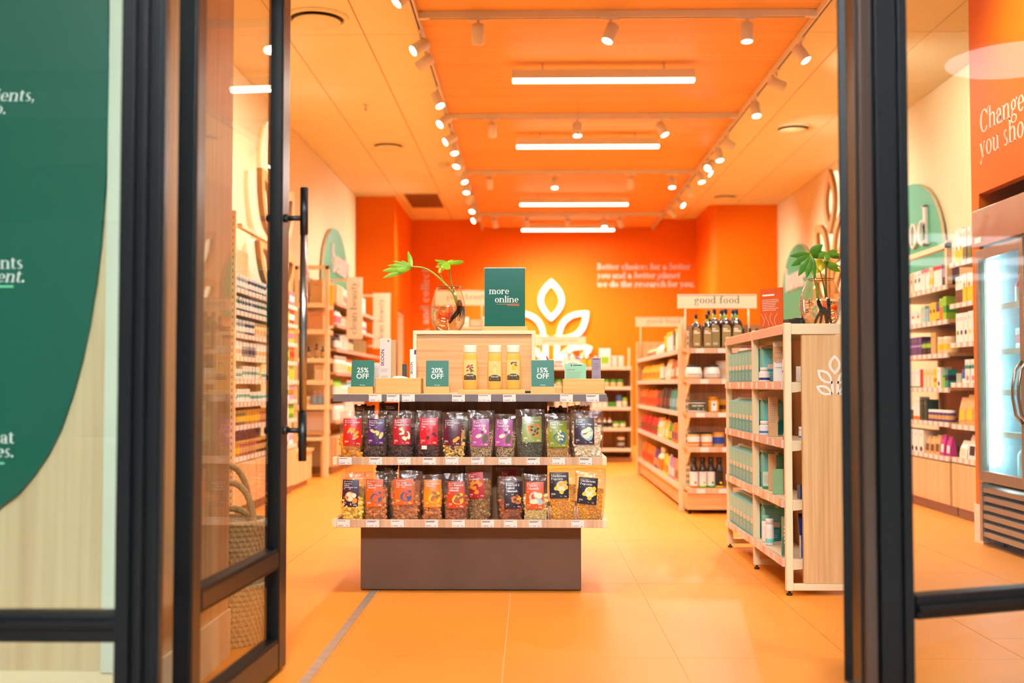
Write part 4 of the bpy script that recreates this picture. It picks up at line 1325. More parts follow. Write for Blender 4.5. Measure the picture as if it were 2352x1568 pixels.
sale_card(978, 1030, 820, 882, 974, 1033, 5.475, '20%', 'green card reading 20% OFF in front of the oak riser box', 0.0)
sale_card(1221, 1273, 823, 886, 1219, 1275, 5.475, '15%', 'green card reading 15% OFF beside the curled red leaflet', -0.01)

def pine_tray(u0, u1, h, Y, d, lab):
    w = (u1 - u0) * Y / 2600 / 2
    b = MB()
    b.box(-w, w, -d / 2, -d / 2 + 0.014, 0, h, PINE)
    b.box(-w, w, d / 2 - 0.014, d / 2, 0, h, PINE)
    b.box(-w, -w + 0.014, -d / 2 + 0.014, d / 2 - 0.014, 0, h, PINE)
    b.box(w - 0.014, w, -d / 2 + 0.014, d / 2 - 0.014, 0, h, PINE)
    b.box(-w + 0.014, w - 0.014, -d / 2 + 0.014, d / 2 - 0.014, 0, h - 0.016, PINE)
    return solo('wooden_tray', b, lab, 'tray', (cpos((u0 + u1) / 2, Y), Y, ZT), bev=0.004)
pine_tray(866, 970, 0.076, 5.52, 0.13, 'chunky pine tray holding the two tall white cartons')
pine_tray(1292, 1387, 0.072, 5.51, 0.12, 'chunky pine tray holding the mint card and lavender carton')
solo('wooden_tray', MB().box(-0.163, 0.163, -0.05, 0.05, 0, 0.02, PINE), 'flat pine board under the three body wash bottles', 'tray', (cpos(1129, 5.5), 5.5, ZT), bev=0.003)
solo('wooden_block', MB().box(-0.016, 0.016, -0.02, 0.02, 0, 0.032, PINE), 'small pine block between the 15% card and the pine tray', 'block', (cpos(1283, 5.58), 5.58, ZT), bev=0.002)
solo('wooden_block', MB().box(-0.016, 0.016, -0.02, 0.02, 0, 0.034, PINE), 'small pine block behind the 25% card', 'block', (cpos(866, 5.60), 5.60, ZT), bev=0.002)
TRAYZ1, TRAYZ2 = ZT + 0.060, ZT + 0.056

def carton_box(name, label, w, d, h, body, loc, rz=0.0, side=None, prints=None, cat='carton', group=None):
    t = thing(name, label, cat, loc, rz, group)
    b = obj('carton', MB().box(-w / 2, w / 2, -d / 2, d / 2, 0, h, body, mats={'left': side, 'right': side} if side else None), t, bev=0.0008)
    if prints:
        m = MB()
        prints(m, face_y((0, -d / 2, 0)), w, h)
        obj('lettering', m, b)
    return t
def vert_sans(m, s, size, mt, M, x, y):
    return sans(m, s, size, mt, M @ Matrix.Translation((x, y, 0)) @ Matrix.Rotation(math.pi / 2, 4, 'Z'), 0, 0, 0.015, align='l')
PINKW = mat('pinkish_carton', (226, 206, 196), 0.55)
def pr_skoon(m, M, w, h):
    vert_sans(m, 'SKOON.', w * 0.42, mat('plum_ink', (62, 34, 66), 0.6), M, -w * 0.12, h * 0.36)
    rows(m, -w * 0.4, w * 0.3, [h * 0.28, h * 0.25, h * 0.22, h * 0.12, h * 0.09], 0.0016, mat('grey_ink', (150, 134, 128), 0.7), M)
    flat(m, blob(w * 0.26, h * 0.94, w * 0.10, w * 0.10), MATS['grey_ink'], M)
carton_box('skincare_carton', 'tall white SKOON carton in the pine tray', 0.054, 0.05, 0.208, PINKW, (cpos(885, 5.52), 5.52, TRAYZ1), 0.12, WHITE, pr_skoon)
carton_box('skincare_carton', 'kraft brown carton behind the tall white SKOON carton', 0.03, 0.05, 0.202, mat('kraft_board', (204, 156, 104), 0.6), (cpos(904, 5.545), 5.545, TRAYZ1), -0.05)
def pr_skoon2(m, M, w, h):
    vert_sans(m, 'SKOON', w * 0.55, MATS['plum_ink'], M, -w * 0.05, h * 0.22)
    flat(m, _q(w * 0.2, h * 0.84, w * 0.48, h * 0.98), MATS['plum_ink'], M)
carton_box('skincare_carton', 'slim short white SKOON carton in the pine tray', 0.031, 0.03, 0.156, WHITE, (cpos(949, 5.53), 5.53, TRAYZ1), 0.0, None, pr_skoon2)
b = MB()
b.ball((0, 0, 0.013), (0.042, 0.028, 0.013), mat('speckled_stone', (232, 222, 206), 0.7, vary=0.15, vscale=60), 16, 8)
solo('soap_stone', b, 'flat pale speckled soap bar lying in the pine tray', 'soap', (cpos(920, 5.50), 5.50, TRAYZ1), rot=(0, 0.08, 0.2))
carton_box('tent_card', 'dark grey leaning tube box beside the slim carton', 0.022, 0.012, 0.085, mat('charcoal_card', (72, 76, 70), 0.6), (cpos(929, 5.56), 5.56, TRAYZ1), 0.3)
carton_box('skincare_carton', 'white text-covered carton behind the 25% card', 0.03, 0.03, 0.118, PAPER, (cpos(866, 5.60), 5.60, ZT + 0.034), 0.0, None, lambda m, M, w, h: rows(m, -w * .4, w * .4, [h * (.1 + .06 * k) for k in range(13)], 0.0014, MATS['grey_ink'], M))
MINTC = mat('mint_card', (150, 208, 168), 0.55)
def pr_mint(m, M, w, h):
    rows(m, -w * .12, w * .3, [h * .9], 0.0035, INK, M, ragged=0)
    flat(m, blob(-w * .2, h * .92, .003, .004), INK, M)
    rows(m, -w * .42, w * .05, [h * .66], 0.0035, MATS['grey_ink'], M)
    rows(m, -w * .42, w * .35, [h * (.2 + .085 * k) for k in range(5)], 0.0014, MATS['grey_ink'], M)
carton_box('soap_carton', 'mint green carton in the pine tray', 0.101, 0.03, 0.088, MINTC, (cpos(1322, 5.51), 5.51, TRAYZ2), 0.0, None, pr_mint)
carton_box('soap_carton', 'white carton edge just behind the mint green carton', 0.09, 0.02, 0.094, PAPER, (cpos(1318, 5.54), 5.54, TRAYZ2), 0.0, None, lambda m, M, w, h: rows(m, -w * .3, w * .3, [h * .96], 0.002, mat('plum_ink', (62, 34, 66)), M))
LAV = mat('lavender_card', (156, 140, 158), 0.55)
carton_box('soap_carton', 'tall lavender carton in the pine tray', 0.043, 0.03, 0.118, LAV, (cpos(1369.5, 5.51), 5.51, TRAYZ2), 0.0, None, lambda m, M, w, h: (rows(m, -w * .38, w * .36, [h * .93], 0.003, INK, M), rows(m, -w * .38, w * .36, [h * k for k in (.1, .14, .18, .24, .5, .55, .6, .64, .7, .75)], 0.0014, mat('dim_plum_ink', (110, 92, 110)), M)))
# red bookmark leaflet
b = MB()
RED = mat('scarlet_card', (216, 40, 14), 0.5)
pp = [at(u, v, 5.58) for u, v in ((1256, 798), (1263, 815), (1268, 840), (1273, 862), (1279, 884))]
for k in range(4):
    a, c = pp[k], pp[k + 1]
    wa, wc = (0.004, 0.012, 0.016, 0.018, 0.016)[k], (0.004, 0.012, 0.016, 0.018, 0.016)[k + 1]
    mtk = PAPER if k == 3 else RED
    b.add([(a.x - wa, 0, a.z), (a.x + wa * 0.3, 0, a.z), (c.x + wc * 0.3, 0, c.z), (c.x - wc, 0, c.z), (a.x - wa, .002, a.z), (a.x + wa * 0.3, .002, a.z), (c.x + wc * 0.3, .002, c.z), (c.x - wc, .002, c.z)], [(3, 2, 1, 0), (4, 5, 6, 7), (1, 2, 6, 5), (0, 4, 7, 3), (2, 3, 7, 6), (0, 1, 5, 4)], mtk)
lf = MB()
zoff = min(p[2] for p in b.v)
b.v = [(p[0], p[1], p[2] - zoff) for p in b.v]
solo('curled_leaflet', b, 'curled scarlet and white leaflet behind the 15% card', 'leaflet', (0, 5.60, ZT + 0.001))

# body wash bottles
LIQ = mat('amber_body_wash', (250, 188, 84), 0.18, coat=0.4)
MATS['amber_body_wash'].node_tree.nodes['Principled BSDF'].inputs['Transmission Weight'].default_value = 0.0
CAPW = mat('frosted_white_cap', (250, 232, 206), 0.35)
LABY = mat('pale_yellow_label', (248, 206, 128), 0.4)
BADGE = mat('olive_badge', (78, 62, 30), 0.5)
def bottle_body():
    return MB().lathe([(0.031, 0.0), (0.034, 0.004), (0.0365, 0.03), (0.0375, 0.07), (0.0355, 0.13), (0.0325, 0.170), (0.031, 0.178)], LIQ, 28, sy=0.6).mesh('body')
BODY = bottle_body()
CAP = MB().lathe([(0.0312, 0.176), (0.0318, 0.183), (0.0312, 0.208), (0.030, 0.215), (0.012, 0.2155)], CAPW, 28, sy=0.62).mesh('cap')
def yb(x, z):
    r = 0.0372 if z < 0.13 else 0.035
    return -r * 0.6 * math.sqrt(max(0.05, 1 - (x / r) ** 2)) - 0.0008
def wash(u, dz, emblem, lab):
    t = thing('body_wash_bottle', lab, 'bottle', (cpos(u, 5.5), 5.5, ZT + 0.02), group='amber body wash bottles on the pine board')
    bo = obj('body', BODY, t)
    obj('cap', CAP, t)
    lb = MB()
    xs = [-0.03 + 0.06 * i / 8 for i in range(9)]
    lb.grid([[(x, yb(x, z) , z) for x in xs] for z in (0.042 + dz, 0.07 + dz, 0.1 + dz, 0.143 + dz)], LABY)
    l = obj('label', lb, t)
    def on(mb, poly, mt, lift):
        mb.add([(p[0], yb(p[0], p[1] + dz) - lift, p[1] + dz) for p in poly], [tuple(range(len(poly)))], mt)
    bd = MB()
    bx = [-0.029 + 0.058 * i / 10 for i in range(11)]
    bt = [0.067 + 0.010 * min(1, (1 - abs(x) / 0.029) * 1.5) for x in bx]
    bd.grid([[(x, yb(x, 0.046 + dz + (q - 0.046) * f) - 0.0007, 0.046 + dz + (q - 0.046) * f) for x, q in zip(bx, bt)] for f in (0, 0.5, 1)], BADGE)
    obj('badge', bd, l)
    tx = MB()
    I = Matrix.Identity(4)
    tmp = MB()
    sans(tmp, 'body wash', 0.0085, PRINTW, I, 0, 0.0655, 0.02)
    rows(tmp, -0.022, 0.022, [0.058, 0.052], 0.0026, PRINTW, I, ragged=0.15)
    rows(tmp, -0.018, 0.018, [0.136], 0.0018, BADGE, I, ragged=0.1)
    tx.add([(p[0], yb(p[0], p[1] + dz) - 0.0011, p[1] + dz) for p in tmp.v], tmp.f, PRINTW)
    tx.mats = tmp.mats
    tx.m = tmp.m
    obj('lettering', tx, l)
    em = MB()
    for k, (poly, c) in enumerate(emblem):
        on(em, poly, mat('art_%d_%d_%d' % c, c, 0.5), 0.0008 + 0.0002 * k)
    obj('emblem', em, l)
LEAF, PNK, LEM = (74, 70, 34), (226, 120, 104), (240, 190, 20)
rose = [(blob(-.004, .112, .009, .008), PNK), (blob(-.006, .114, .004, .003), (190, 60, 60))] + [(blob(x, y, .006, .003, r), LEAF) for x, y, r in ((-.013, .108, .5), (.009, .117, .8), (.012, .106, -.4), (.004, .096, .3), (-.012, .092, .5), (.006, .088, 1.3), (.013, .091, -.8), (.002, .103, .4))]
honey = [(blob(0, .100, .0125, .019, 0, 16), (232, 170, 80)), (blob(0, .100, .011, .0175, 0, 16), (250, 212, 130)), (_q(-.0125, .092, .0125, .097), (200, 120, 60)), (_q(-.009, .116, .009, .119), (200, 150, 80)), (blob(-.004, .128, .002, .0015), LEAF), (blob(.005, .124, .002, .0015), LEAF)]
lemon = [(blob(.003, .104, .011, .013), LEM), (blob(.012, .118, .009, .004, -.7), (120, 120, 30)), (blob(-.004, .130, .010, .0035, .2), LEAF), (blob(.012, .130, .007, .003, -.5), LEAF), (blob(-.008, .124, .005, .003, 1.), LEAF)]
wash(1080, 0.0, rose, 'amber body wash bottle with a pink rose label')
wash(1136.5, -0.006, honey, 'amber body wash bottle with a honey pot label')
wash(1179, 0.0, lemon, 'amber body wash bottle with a lemon label')

# "more online" sign on the riser
ZR = ZT + bh
sx = cpos(1159.5, 5.78)
t = thing('counter_sign', 'tall teal sign reading more online on a wooden foot', 'sign', (sx, 5.78, ZR))
obj('wooden_foot', MB().box(-0.115, 0.115, -0.028, 0.028, 0, 0.022, PINE), t, bev=0.0015)
sp = obj('panel', MB().box(-0.104, 0.104, -0.0015, 0.0015, 0.018, 0.322, mat('sign_teal_gloss', (12, 92, 76), 0.22)), t, label='glossy teal panel')
obj('acrylic_edge', MB().box(-0.1055, 0.1055, -0.0012, 0.003, 0.318, 0.325, WHITE), sp)
m = MB()
M = face_y((0, -0.0015, 0))
write(m, 'more', 0.0475, PRINTW, M, -0.081, 0.189)
write(m, 'online', 0.0475, PRINTW, M, -0.052, 0.146)
OR2 = mat('orange_stroke', (226, 110, 50), 0.6)
m.add([(-0.042, 0.136, .0006), (0.075, 0.136, .0006), (0.076, 0.139, .0006), (-0.04, 0.1375, .0006)], [(0, 1, 2, 3)], OR2, M=M)
m.add([(0.012, 0.131, .0006), (0.072, 0.128, .0006), (0.074, 0.131, .0006), (0.012, 0.133, .0006)], [(0, 1, 2, 3)], OR2, M=M)
obj('lettering', m, t)

# ================================================================== VASES AND PLANTS
VGLASS = clear_mat('vase_glass', (252, 248, 240), fres=1.6, gain=2.2)
WATER = mat('vase_water', (255, 244, 226), 0.0)
WATER.node_tree.nodes['Principled BSDF'].inputs['IOR'].default_value = 1.33
WATER.node_tree.nodes['Principled BSDF'].inputs['Transmission Weight'].default_value = 1.0
LEAFG = mat('bright_leaf', (120, 170, 22), 0.4, vary=0.2, vscale=25)
LEAFD = mat('deep_leaf', (62, 120, 24), 0.35, vary=0.25, vscale=22)
LEAFY = mat('yellowing_leaf', (206, 186, 30), 0.45, vary=0.15, vscale=25)
STEMG = mat('plant_stem', (146, 160, 40), 0.5)
ROOT = mat('plant_root', (112, 62, 24), 0.7, vary=0.3, vscale=50)
ROOTL = mat('pale_root', (196, 130, 60), 0.6)
def vase(loc, label, R, H):
    t = thing('glass_vase', label, 'vase', loc)
    pr = [(0.50, 0.0), (0.72, 0.035), (0.90, 0.18), (0.99, 0.36), (1.0, 0.46), (0.95, 0.62), (0.84, 0.80), (0.70, 0.94), (0.655, 1.0)]
    pr = [(a * R, b * H) for a, b in pr]
    obj('bowl', MB().lathe(pr, VGLASS, 32, cap1=False), t)
    obj('rim', MB().tube([(0.655 * R * math.cos(a), 0.655 * R * math.sin(a), H) for a in [2 * math.pi * i / 32 for i in range(33)]], 0.0022, mat('bronze_rim', (120, 74, 40), 0.3, metal=0.5), 6, cap=False), t)
    wp = [(a * 0.96, max(b, 0.004)) for a, b in pr if b < 0.56 * H]
    wp.append((0.965 * R, 0.56 * H))
    obj('water', MB().lathe(wp, WATER, 32), t)
    return t
def lobed_leaf(name, parent, base, tips, mt, Y0, org, bulge=0.2, sag=0.0, split=0.0):
    """a leaf blade with fingers: one bent, slightly cupped finger to each tip; coordinates are photo pixels at depth Y0"""
    b = MB()
    B = at(base[0], base[1], Y0) - Vector(org)
    for k, tp in enumerate(tips):
        T = at(tp[0], tp[1], Y0 + (tp[2] if len(tp) > 2 else 0)) - Vector(org)
        d = T - B
        L = d.length
        side = d.cross(Vector((0, 1, 0))).normalized()
        nrm = side.cross(d).normalized()
        wid = (tp[3] if len(tp) > 3 else bulge) * L
        N = 8
        pts = []
        for i in range(N + 1):
            f = i / N
            c = B + d * f + nrm * (sag * L * math.sin(math.pi * f)) + Vector((0, 0.0012 * k, 0))
            ww = wid * (math.sin(math.pi * min(1, 0.12 + f * 0.88)) ** 0.8) if f < 1 else 0.0004
            pts.append([c - side * ww + nrm * ww * 0.15, c - side * ww * 0.5, c, c + side * ww * 0.5, c + side * ww + nrm * ww * 0.15])
        b.grid(pts, mt)
        b.grid([[q + Vector((0, 0.0008, 0)) for q in reversed(r)] for r in pts], mt)
    return obj(name, b, parent)
def stem(parent, pts, r, Y0, org, mt, name='stem'):
    P = [at(p[0], p[1], Y0 + (p[2] if len(p) > 2 else 0)) - Vector(org) for p in pts]
    # smooth the path
    out = []
    for i in range(len(P) - 1):
        a = P[max(i - 1, 0)]
        b_, c_ = P[i], P[i + 1]
        d_ = P[min(i + 2, len(P) - 1)]
        for k in range(5):
            f = k / 5
            out.append(0.5 * ((2 * b_) + (c_ - a) * f + (2 * a - 5 * b_ + 4 * c_ - d_) * f * f + (3 * b_ - a - 3 * c_ + d_) * f ** 3))
    out.append(P[-1])
    n = len(out)
    return obj(name, MB().tube(out, [r * (1.1 - 0.4 * i / n) for i in range(n)], mt, 8), parent)

# left vase on the riser box
VY = 5.87
vo = (at(1030, 750, VY).x, VY, ZR)
vase(vo, 'round glass vase with a trailing cutting on the riser box', 0.092, 0.232)
pl = thing('plant_cutting', 'lobed leaf cutting arching out of the vase on the riser box', 'plant', (vo[0], vo[1], vo[2] + 0.008))
org = (vo[0], vo[1], vo[2] + 0.008)
stem(pl, [(1050, 700), (1040, 672), (1020, 650), (995, 627), (972, 615), (944, 612)], 0.0055, VY, org, STEMG)
stem(pl, [(1052, 700), (1044, 672), (1036, 645), (1031, 608)], 0.0042, VY, org, mat('green_stem', (104, 130, 44), 0.5))
stem(pl, [(1052, 695), (1038, 668), (1018, 645), (1012, 632), (1006, 625)], 0.0028, VY, org, STEMG)
lobed_leaf('leaf', pl, (945, 612), [(937, 576, .02, .14), (922, 598, .0, .13), (902, 599, -.01, .10), (889, 609, -.02, .10), (877, 622, -.03, .10), (879, 638, -.03, .09), (912, 622, -.02, .2)], LEAFG, VY, org, sag=0.06)
lobed_leaf('leaf', pl, (1029, 604), [(998, 597, .03, .12), (1003, 607, -.03, .14), (1014, 614, -.05, .22), (1023, 618, -.06, .26), (1045, 604, -.02, .2), (1064, 598, .0, .12), (1066, 601, -.03, .12), (1040, 595, .05, .2)], LEAFG, VY, org, sag=0.1)
lobed_leaf('leaf', pl, (1019, 614), [(1000, 612, .0, .2), (1007, 626, -.02, .26), (1014, 620, -.03, .26)], LEAFY, VY, org, sag=0.05)
rb = MB()
rr = random.Random(4)
bc = at(1055, 700, VY) - Vector(org)
rb.ball(bc + Vector((0.0, 0, 0)), (0.016, 0.016, 0.028), ROOT, 10, 8)
rb.tube([bc, bc + Vector((-0.012, 0, -0.03)), bc + Vector((-0.04, 0, -0.065)), bc + Vector((-0.052, 0, -0.09))], [0.015, 0.012, 0.008, 0.003], ROOT, 8)
for k in range(16):
    a = rr.random() * 6.28
    rb.tube([bc, bc + Vector((math.cos(a) * 0.02, math.sin(a) * 0.015, -0.03)), bc + Vector((math.cos(a) * 0.026 - 0.01, math.sin(a) * 0.024, -0.06 - 0.03 * rr.random()))], [0.003, 0.0018, 0.0008], ROOTL if k % 2 else ROOT, 5)
obj('roots', rb, pl)

# right vase on the cream shelf unit
UX0, UX1 = 1.215, 1.67
UY = (5.451, 6.231, 7.06)
UZ = 1.297
VY2 = 5.72
vo2 = (at(1885, 740, VY2).x, VY2, UZ + 0.001)
vase(vo2, 'round glass vase with glossy split leaves on the cream shelf unit', 0.103, 0.236)
pl = thing('monstera_cutting', 'glossy green split leaf cuttings in the vase on the cream shelf unit', 'plant', (vo2[0], vo2[1], vo2[2] + 0.008))
org = (vo2[0], vo2[1], vo2[2] + 0.008)
stem(pl, [(1887, 712), (1880, 690), (1874, 650), (1868, 620), (1861, 583)], 0.0075, VY2, org, STEMG)
stem(pl, [(1900, 722), (1898, 690), (1897, 640), (1898, 606), (1902, 584)], 0.006, VY2, org, mat('dark_stem', (90, 104, 40), 0.5))
stem(pl, [(1897, 690), (1892, 655), (1886, 632), (1882, 615)], 0.0035, VY2, org, MATS['dark_stem'])
lobed_leaf('leaf', pl, (1861, 584), [(1814, 588, -.02, .13), (1817, 611, -.03, .15), (1834, 634, -.04, .15), (1853, 638, -.04, .15), (1872, 636, -.03, .15), (1840, 600, -.03, .3)], LEAFD, VY2, org, sag=-0.06)
lobed_leaf('leaf', pl, (1862, 583), [(1890, 561, .03, .26), (1897, 580, .03, .2), (1889, 592, .02, .2)], LEAFD, VY2, org, sag=0.05)
lobed_leaf('leaf', pl, (1902, 583), [(1878, 592, -.02, .26), (1896, 601, -.03, .3), (1930, 584, .02, .16), (1931, 592, .03, .18), (1925, 575, .04, .2), (1880, 583, .0, .3)], mat('fresh_leaf', (92, 146, 34), 0.35, vary=0.25, vscale=22), VY2, org, sag=-0.05)
lobed_leaf('leaf', pl, (1890, 600), [(1866, 612, -.02, .35), (1872, 628, -.02, .3), (1885, 622, -.02, .35)], LEAFY, VY2, org, sag=0.06)
lobed_leaf('leaf', pl, (1892, 602), [(1930, 612, .02, .12), (1924, 618, .02, .16), (1931, 624, .03, .16)], LEAFG, VY2, org, sag=-0.05)
rb = MB()
bc = at(1890, 712, VY2) - Vector(org)
for k, (dx, dz) in enumerate(((-0.012, -0.066), (0.012, -0.066), (0.03, -0.064), (-0.03, -0.067), (0.02, -0.068))):
    rb.tube([bc + Vector((dx * 0.3, 0, 0)), bc + Vector((dx * 0.8, 0.004 * k, dz * 0.5)), bc + Vector((dx * 1.3, 0.006 * k, dz))], [0.0065, 0.005, 0.003], ROOT, 7)
rb.ball(bc, (0.013, 0.012, 0.018), mat('green_stem', (104, 130, 44)), 8, 6)
obj('roots', rb, pl)

# ================================================================== NEAR CREAM SHELF UNIT
LEV = (1.017, 0.735, 0.45, 0.168)
t = thing('shelf_unit', 'cream metal shelf unit with oak end panel and white leaf emblem', 'shelf unit', (0, 0, 0))
TW = 0.034
for y in UY:
    for x in (UX0, UX1):
        pp = obj('post', MB().box(x, x + TW, y, y + TW, 0.022, UZ + 0.004 if x == UX0 else UZ - 0.03, CREAM), t, bev=0.004)
        obj('levelling_foot', MB().lathe([(0.014, 0.0), (0.016, 0.008), (0.006, 0.012), (0.006, 0.024)], BLACKP, 12, c=(x + TW / 2, y + TW / 2)), pp)
    obj('foot_rail', MB().box(UX0 + TW, UX1, y + 0.002, y + TW - 0.002, 0.024, 0.056, CREAM), t, bev=0.003)
    obj('top_rail', MB().box(UX0 + TW, UX1, y + 0.002, y + TW - 0.002, UZ - 0.052, UZ, CREAM), t, bev=0.003)
obj('foot_rail', MB().box(UX1 + 0.002, UX1 + TW - 0.002, UY[0] + TW, UY[2], 0.024, 0.056, CREAM), t)
obj('top_board', MB().box(UX0 + 0.002, UX1 + TW, UY[0] + 0.006, UY[2] + TW, UZ - 0.012, UZ, CREAM), t)
for b_ in (0, 1):
    y0, y1 = UY[b_] + TW + 0.003, UY[b_ + 1] - 0.003
    obj('ticket_strip', MB().box(UX0 - 0.004, UX0 + 0.001, y0, y1, UZ - 0.05, UZ - 0.008, STRIP), t)
for z in LEV:
    for b_ in (0, 1):
        y0, y1 = UY[b_] + TW + 0.003, UY[b_ + 1] - 0.003
        s = obj('shelf', MB().box(UX0 + 0.002, 1.395, y0, y1, z - 0.014, z, CREAM).box(UX0 + 0.002, UX0 + 0.006, y0, y1, z - 0.038, z - 0.014, CREAM), t, bev=0.001)
        obj('ticket_strip', MB().box(UX0 - 0.010, UX0 + 0.0015, y0 - (0.045 if b_ else 0.0), y1, z - 0.036, z + 0.004, STRIP), s)
        rt = random.Random(int(z * 100) + b_)
        for k in range(6):
            yy = y0 + 0.02 + (y1 - y0 - 0.08) * k / 5 + 0.02 * rt.random()
            obj('price_tag', MB().box(UX0 - 0.0115, UX0 - 0.0105, yy, yy + 0.045, z - 0.033, z + 0.0, PAPER if k % 3 else mat('pink_tag', (224, 176, 160), 0.6)), s)
        obj('bracket', MB().prism([(0, 0), (0.17, 0), (0.17, -0.012), (0.06, -0.035), (0, -0.04)], -0.003, 0.003, CREAM, Matrix.Translation((UX0 + 0.01, y0 + 0.004, z - 0.014)) @ RX90), s)
# spine and end panel
obj('spine_panel', MB().box(1.40, 1.47, UY[0] + 0.05, UY[2], 0.06, UZ - 0.06, OAKBACK), t)
obj('slotted_upright', MB().box(1.375, 1.40, UY[0] + 0.06, UY[0] + 0.09, 0.06, UZ - 0.06, CREAM), t)
ep = obj('end_panel', MB().box(1.300, 1.597, UY[0] + 0.004, UY[0] + 0.03, 0.058, UZ - 0.055, OAK_Z), t)
m = flower_logo(MB(), PRINTW, face_y((at(1918, 860, UY[0]).x, UY[0] + 0.004, at(1918, 905, UY[0]).z)), 0.188, 0.0, 0.0012)
obj('leaf_emblem', m, ep)

# teal cartons
TEALU = mat('carton_light_teal', (112, 198, 194), 0.4)
TEALL = mat('carton_deep_teal', (0, 160, 170), 0.4)
CW, CD, CH = 0.103, 0.118, 0.186
cb = MB().box(-CW / 2, CW / 2, -CD / 2, CD / 2, 0, CH * 0.42, TEALL).box(-CW / 2, CW / 2, -CD / 2, CD / 2, CH * 0.42, CH * 0.9, TEALU)
cb.add([(-CW / 2, -CD / 2, CH * .9), (CW / 2, -CD / 2, CH * .9), (CW / 2, CD / 2, CH * .9), (-CW / 2, CD / 2, CH * .9), (-CW / 2, 0, CH), (CW / 2, 0, CH)], [(0, 1, 5, 4), (2, 3, 4, 5), (1, 2, 5), (3, 0, 4)], TEALU)
cb = cb.mesh('carton_body')
cflap = MB().box(-CW / 2, CW / 2, -0.004, 0.02, CH - 0.002, CH + 0.006, PAPER).mesh('top_flap')
cstk = MB().box(-CW * 0.28, CW * 0.28, -CD / 2 - 0.001, -CD / 2, CH * 0.38, CH * 0.52, mat('peach_sticker', (242, 206, 180), 0.6)).mesh('seal')
cprn = rows(MB(), -CW * .3, CW * .3, [CH * (.6 + .05 * k) for k in range(5)] + [CH * (.08 + .05 * k) for k in range(5)], 0.003, mat('pale_teal_print', (170, 220, 216), 0.6), face_y((0, -CD / 2, 0)))
rows(cprn, -CD * .35, CD * .35, [CH * (.08 + .045 * k) for k in range(7)], 0.002, MATS['pale_teal_print'], face_nx((-CW / 2, 0, 0)))
cspout = MB().cyl((CW * .18, -0.03, CH * .94), (CW * .18, -0.042, CH * .97), 0.010, PAPER, 12).mesh('spout')
TC = [('carton_body', cb, [('print', cprn.mesh('print'))]), ('top_flap', cflap, []), ('seal_sticker', cstk, [])]
ORD = ('top', 'second', 'third', 'lowest')
for i, z in enumerate(LEV):
    y0 = UY[1] + TW + 0.055
    for k in range(7):
        place(TC, 'drink_carton', '%s teal carton from the middle post, %s shelf of the cream unit' % (NUM[k], ORD[i]), 'carton', (UX0 + 0.064, y0 + 0.106 * k, z + 0.0015), -math.pi / 2, 'teal cartons on the %s shelf' % ORD[i])
    for k, xx in enumerate((UX0 + 0.068, UX0 + 0.125)):
        if k == 0:
            tt = place(TC, 'drink_carton', 'teal carton turned face on behind the post on the %s shelf of the cream unit' % ORD[i], 'carton', (UX0 + 0.090, UY[1] - 0.042, z + 0.0015), 0.0, 'face-on teal cartons')
            obj('spout', cspout, tt)

# small packs in the near bay
def jar_proto(r, h, body, lid, lab, lab_z=(0.12, 0.6), neck=0.9, accent=None, lidh=0.22, n=16):
    b = MB().lathe([(r * .95, 0), (r, h * .03), (r, h * (1 - lidh) * .86), (r * neck, h * (1 - lidh))], body, n).mesh('body')
    l = MB().lathe([(r * neck * 1.02, h * (1 - lidh)), (r * neck * 1.04, h * .98), (r * neck * .95, h)], lid, n).mesh('lid')
    lb = MB().lathe([(r * 1.012, h * lab_z[0]), (r * 1.012, h * lab_z[1])], lab, n, cap0=False, cap1=False).mesh('label')
    sub = []
    if accent:
        sub = [('band', MB().lathe([(r * 1.02, h * (lab_z[0] + .04)), (r * 1.02, h * (lab_z[0] + .2))], accent, n, cap0=False, cap1=False).mesh('band'))]
    return [('body', b, []), ('lid', l, []), ('label', lb, sub)]
def box_proto(w, d, h, body, band=None, bz=(0.0, 0.3), side=None, lines=0, dark=None, face=None):
    b = MB().box(-w / 2, w / 2, -d / 2, d / 2, 0, h, body, mats={'right': side, 'left': side} if side else None).mesh('carton')
    subs = []
    if band:
        subs.append(('band', MB().box(-w / 2 - .0006, w / 2 + .0006, -d / 2 - .0006, d / 2 + .0006, h * bz[0], h * bz[1], band).mesh('band')))
    if lines:
        subs.append(('print', rows(MB(), -w * .38, w * .38, [h * (.35 + .5 * k / lines) for k in range(lines)], max(.0012, h * .018), dark or MATS['grey_ink'], face_y((0, -d / 2 - .0004, 0))).mesh('print')))
    return [('carton', b, subs)]
NAVY = mat('navy_print', (24, 40, 120), 0.45)
BLUE = mat('mid_blue_print', (60, 110, 190), 0.45)
GRN = mat('leaf_green_print', (40, 130, 70), 0.45)
KRAFT = mat('kraft_board', (204, 156, 104), 0.6)
SAGE = mat('sage_card', (130, 170, 120), 0.55)
def upos(u, X, z):
    return (X, min(6.085, atx(u, 900, X).y), z + 0.0015)
A = -0.35
place(jar_proto(0.029, 0.078, WHITE, WHITE, PAPER, (0.1, 0.62), .72, NAVY, .25), 'supplement_jar', 'white lidded supplement jar on the top shelf of the cream unit', 'jar', upos(1745, 1.248, LEV[0]), A)
place(box_proto(0.05, 0.05, 0.2, PAPER, KRAFT, (.5, .9), None, 4), 'supplement_box', 'tall white carton beside the end post on the top shelf', 'carton', upos(1789, 1.262, LEV[0]), -0.1)
place(box_proto(0.03, 0.03, 0.11, PAPER, BLUE, (.4, .5)), 'supplement_box', 'slim white carton with a blue stripe on the top shelf', 'carton', (1.240, 5.53, LEV[0] + .0015), 0)
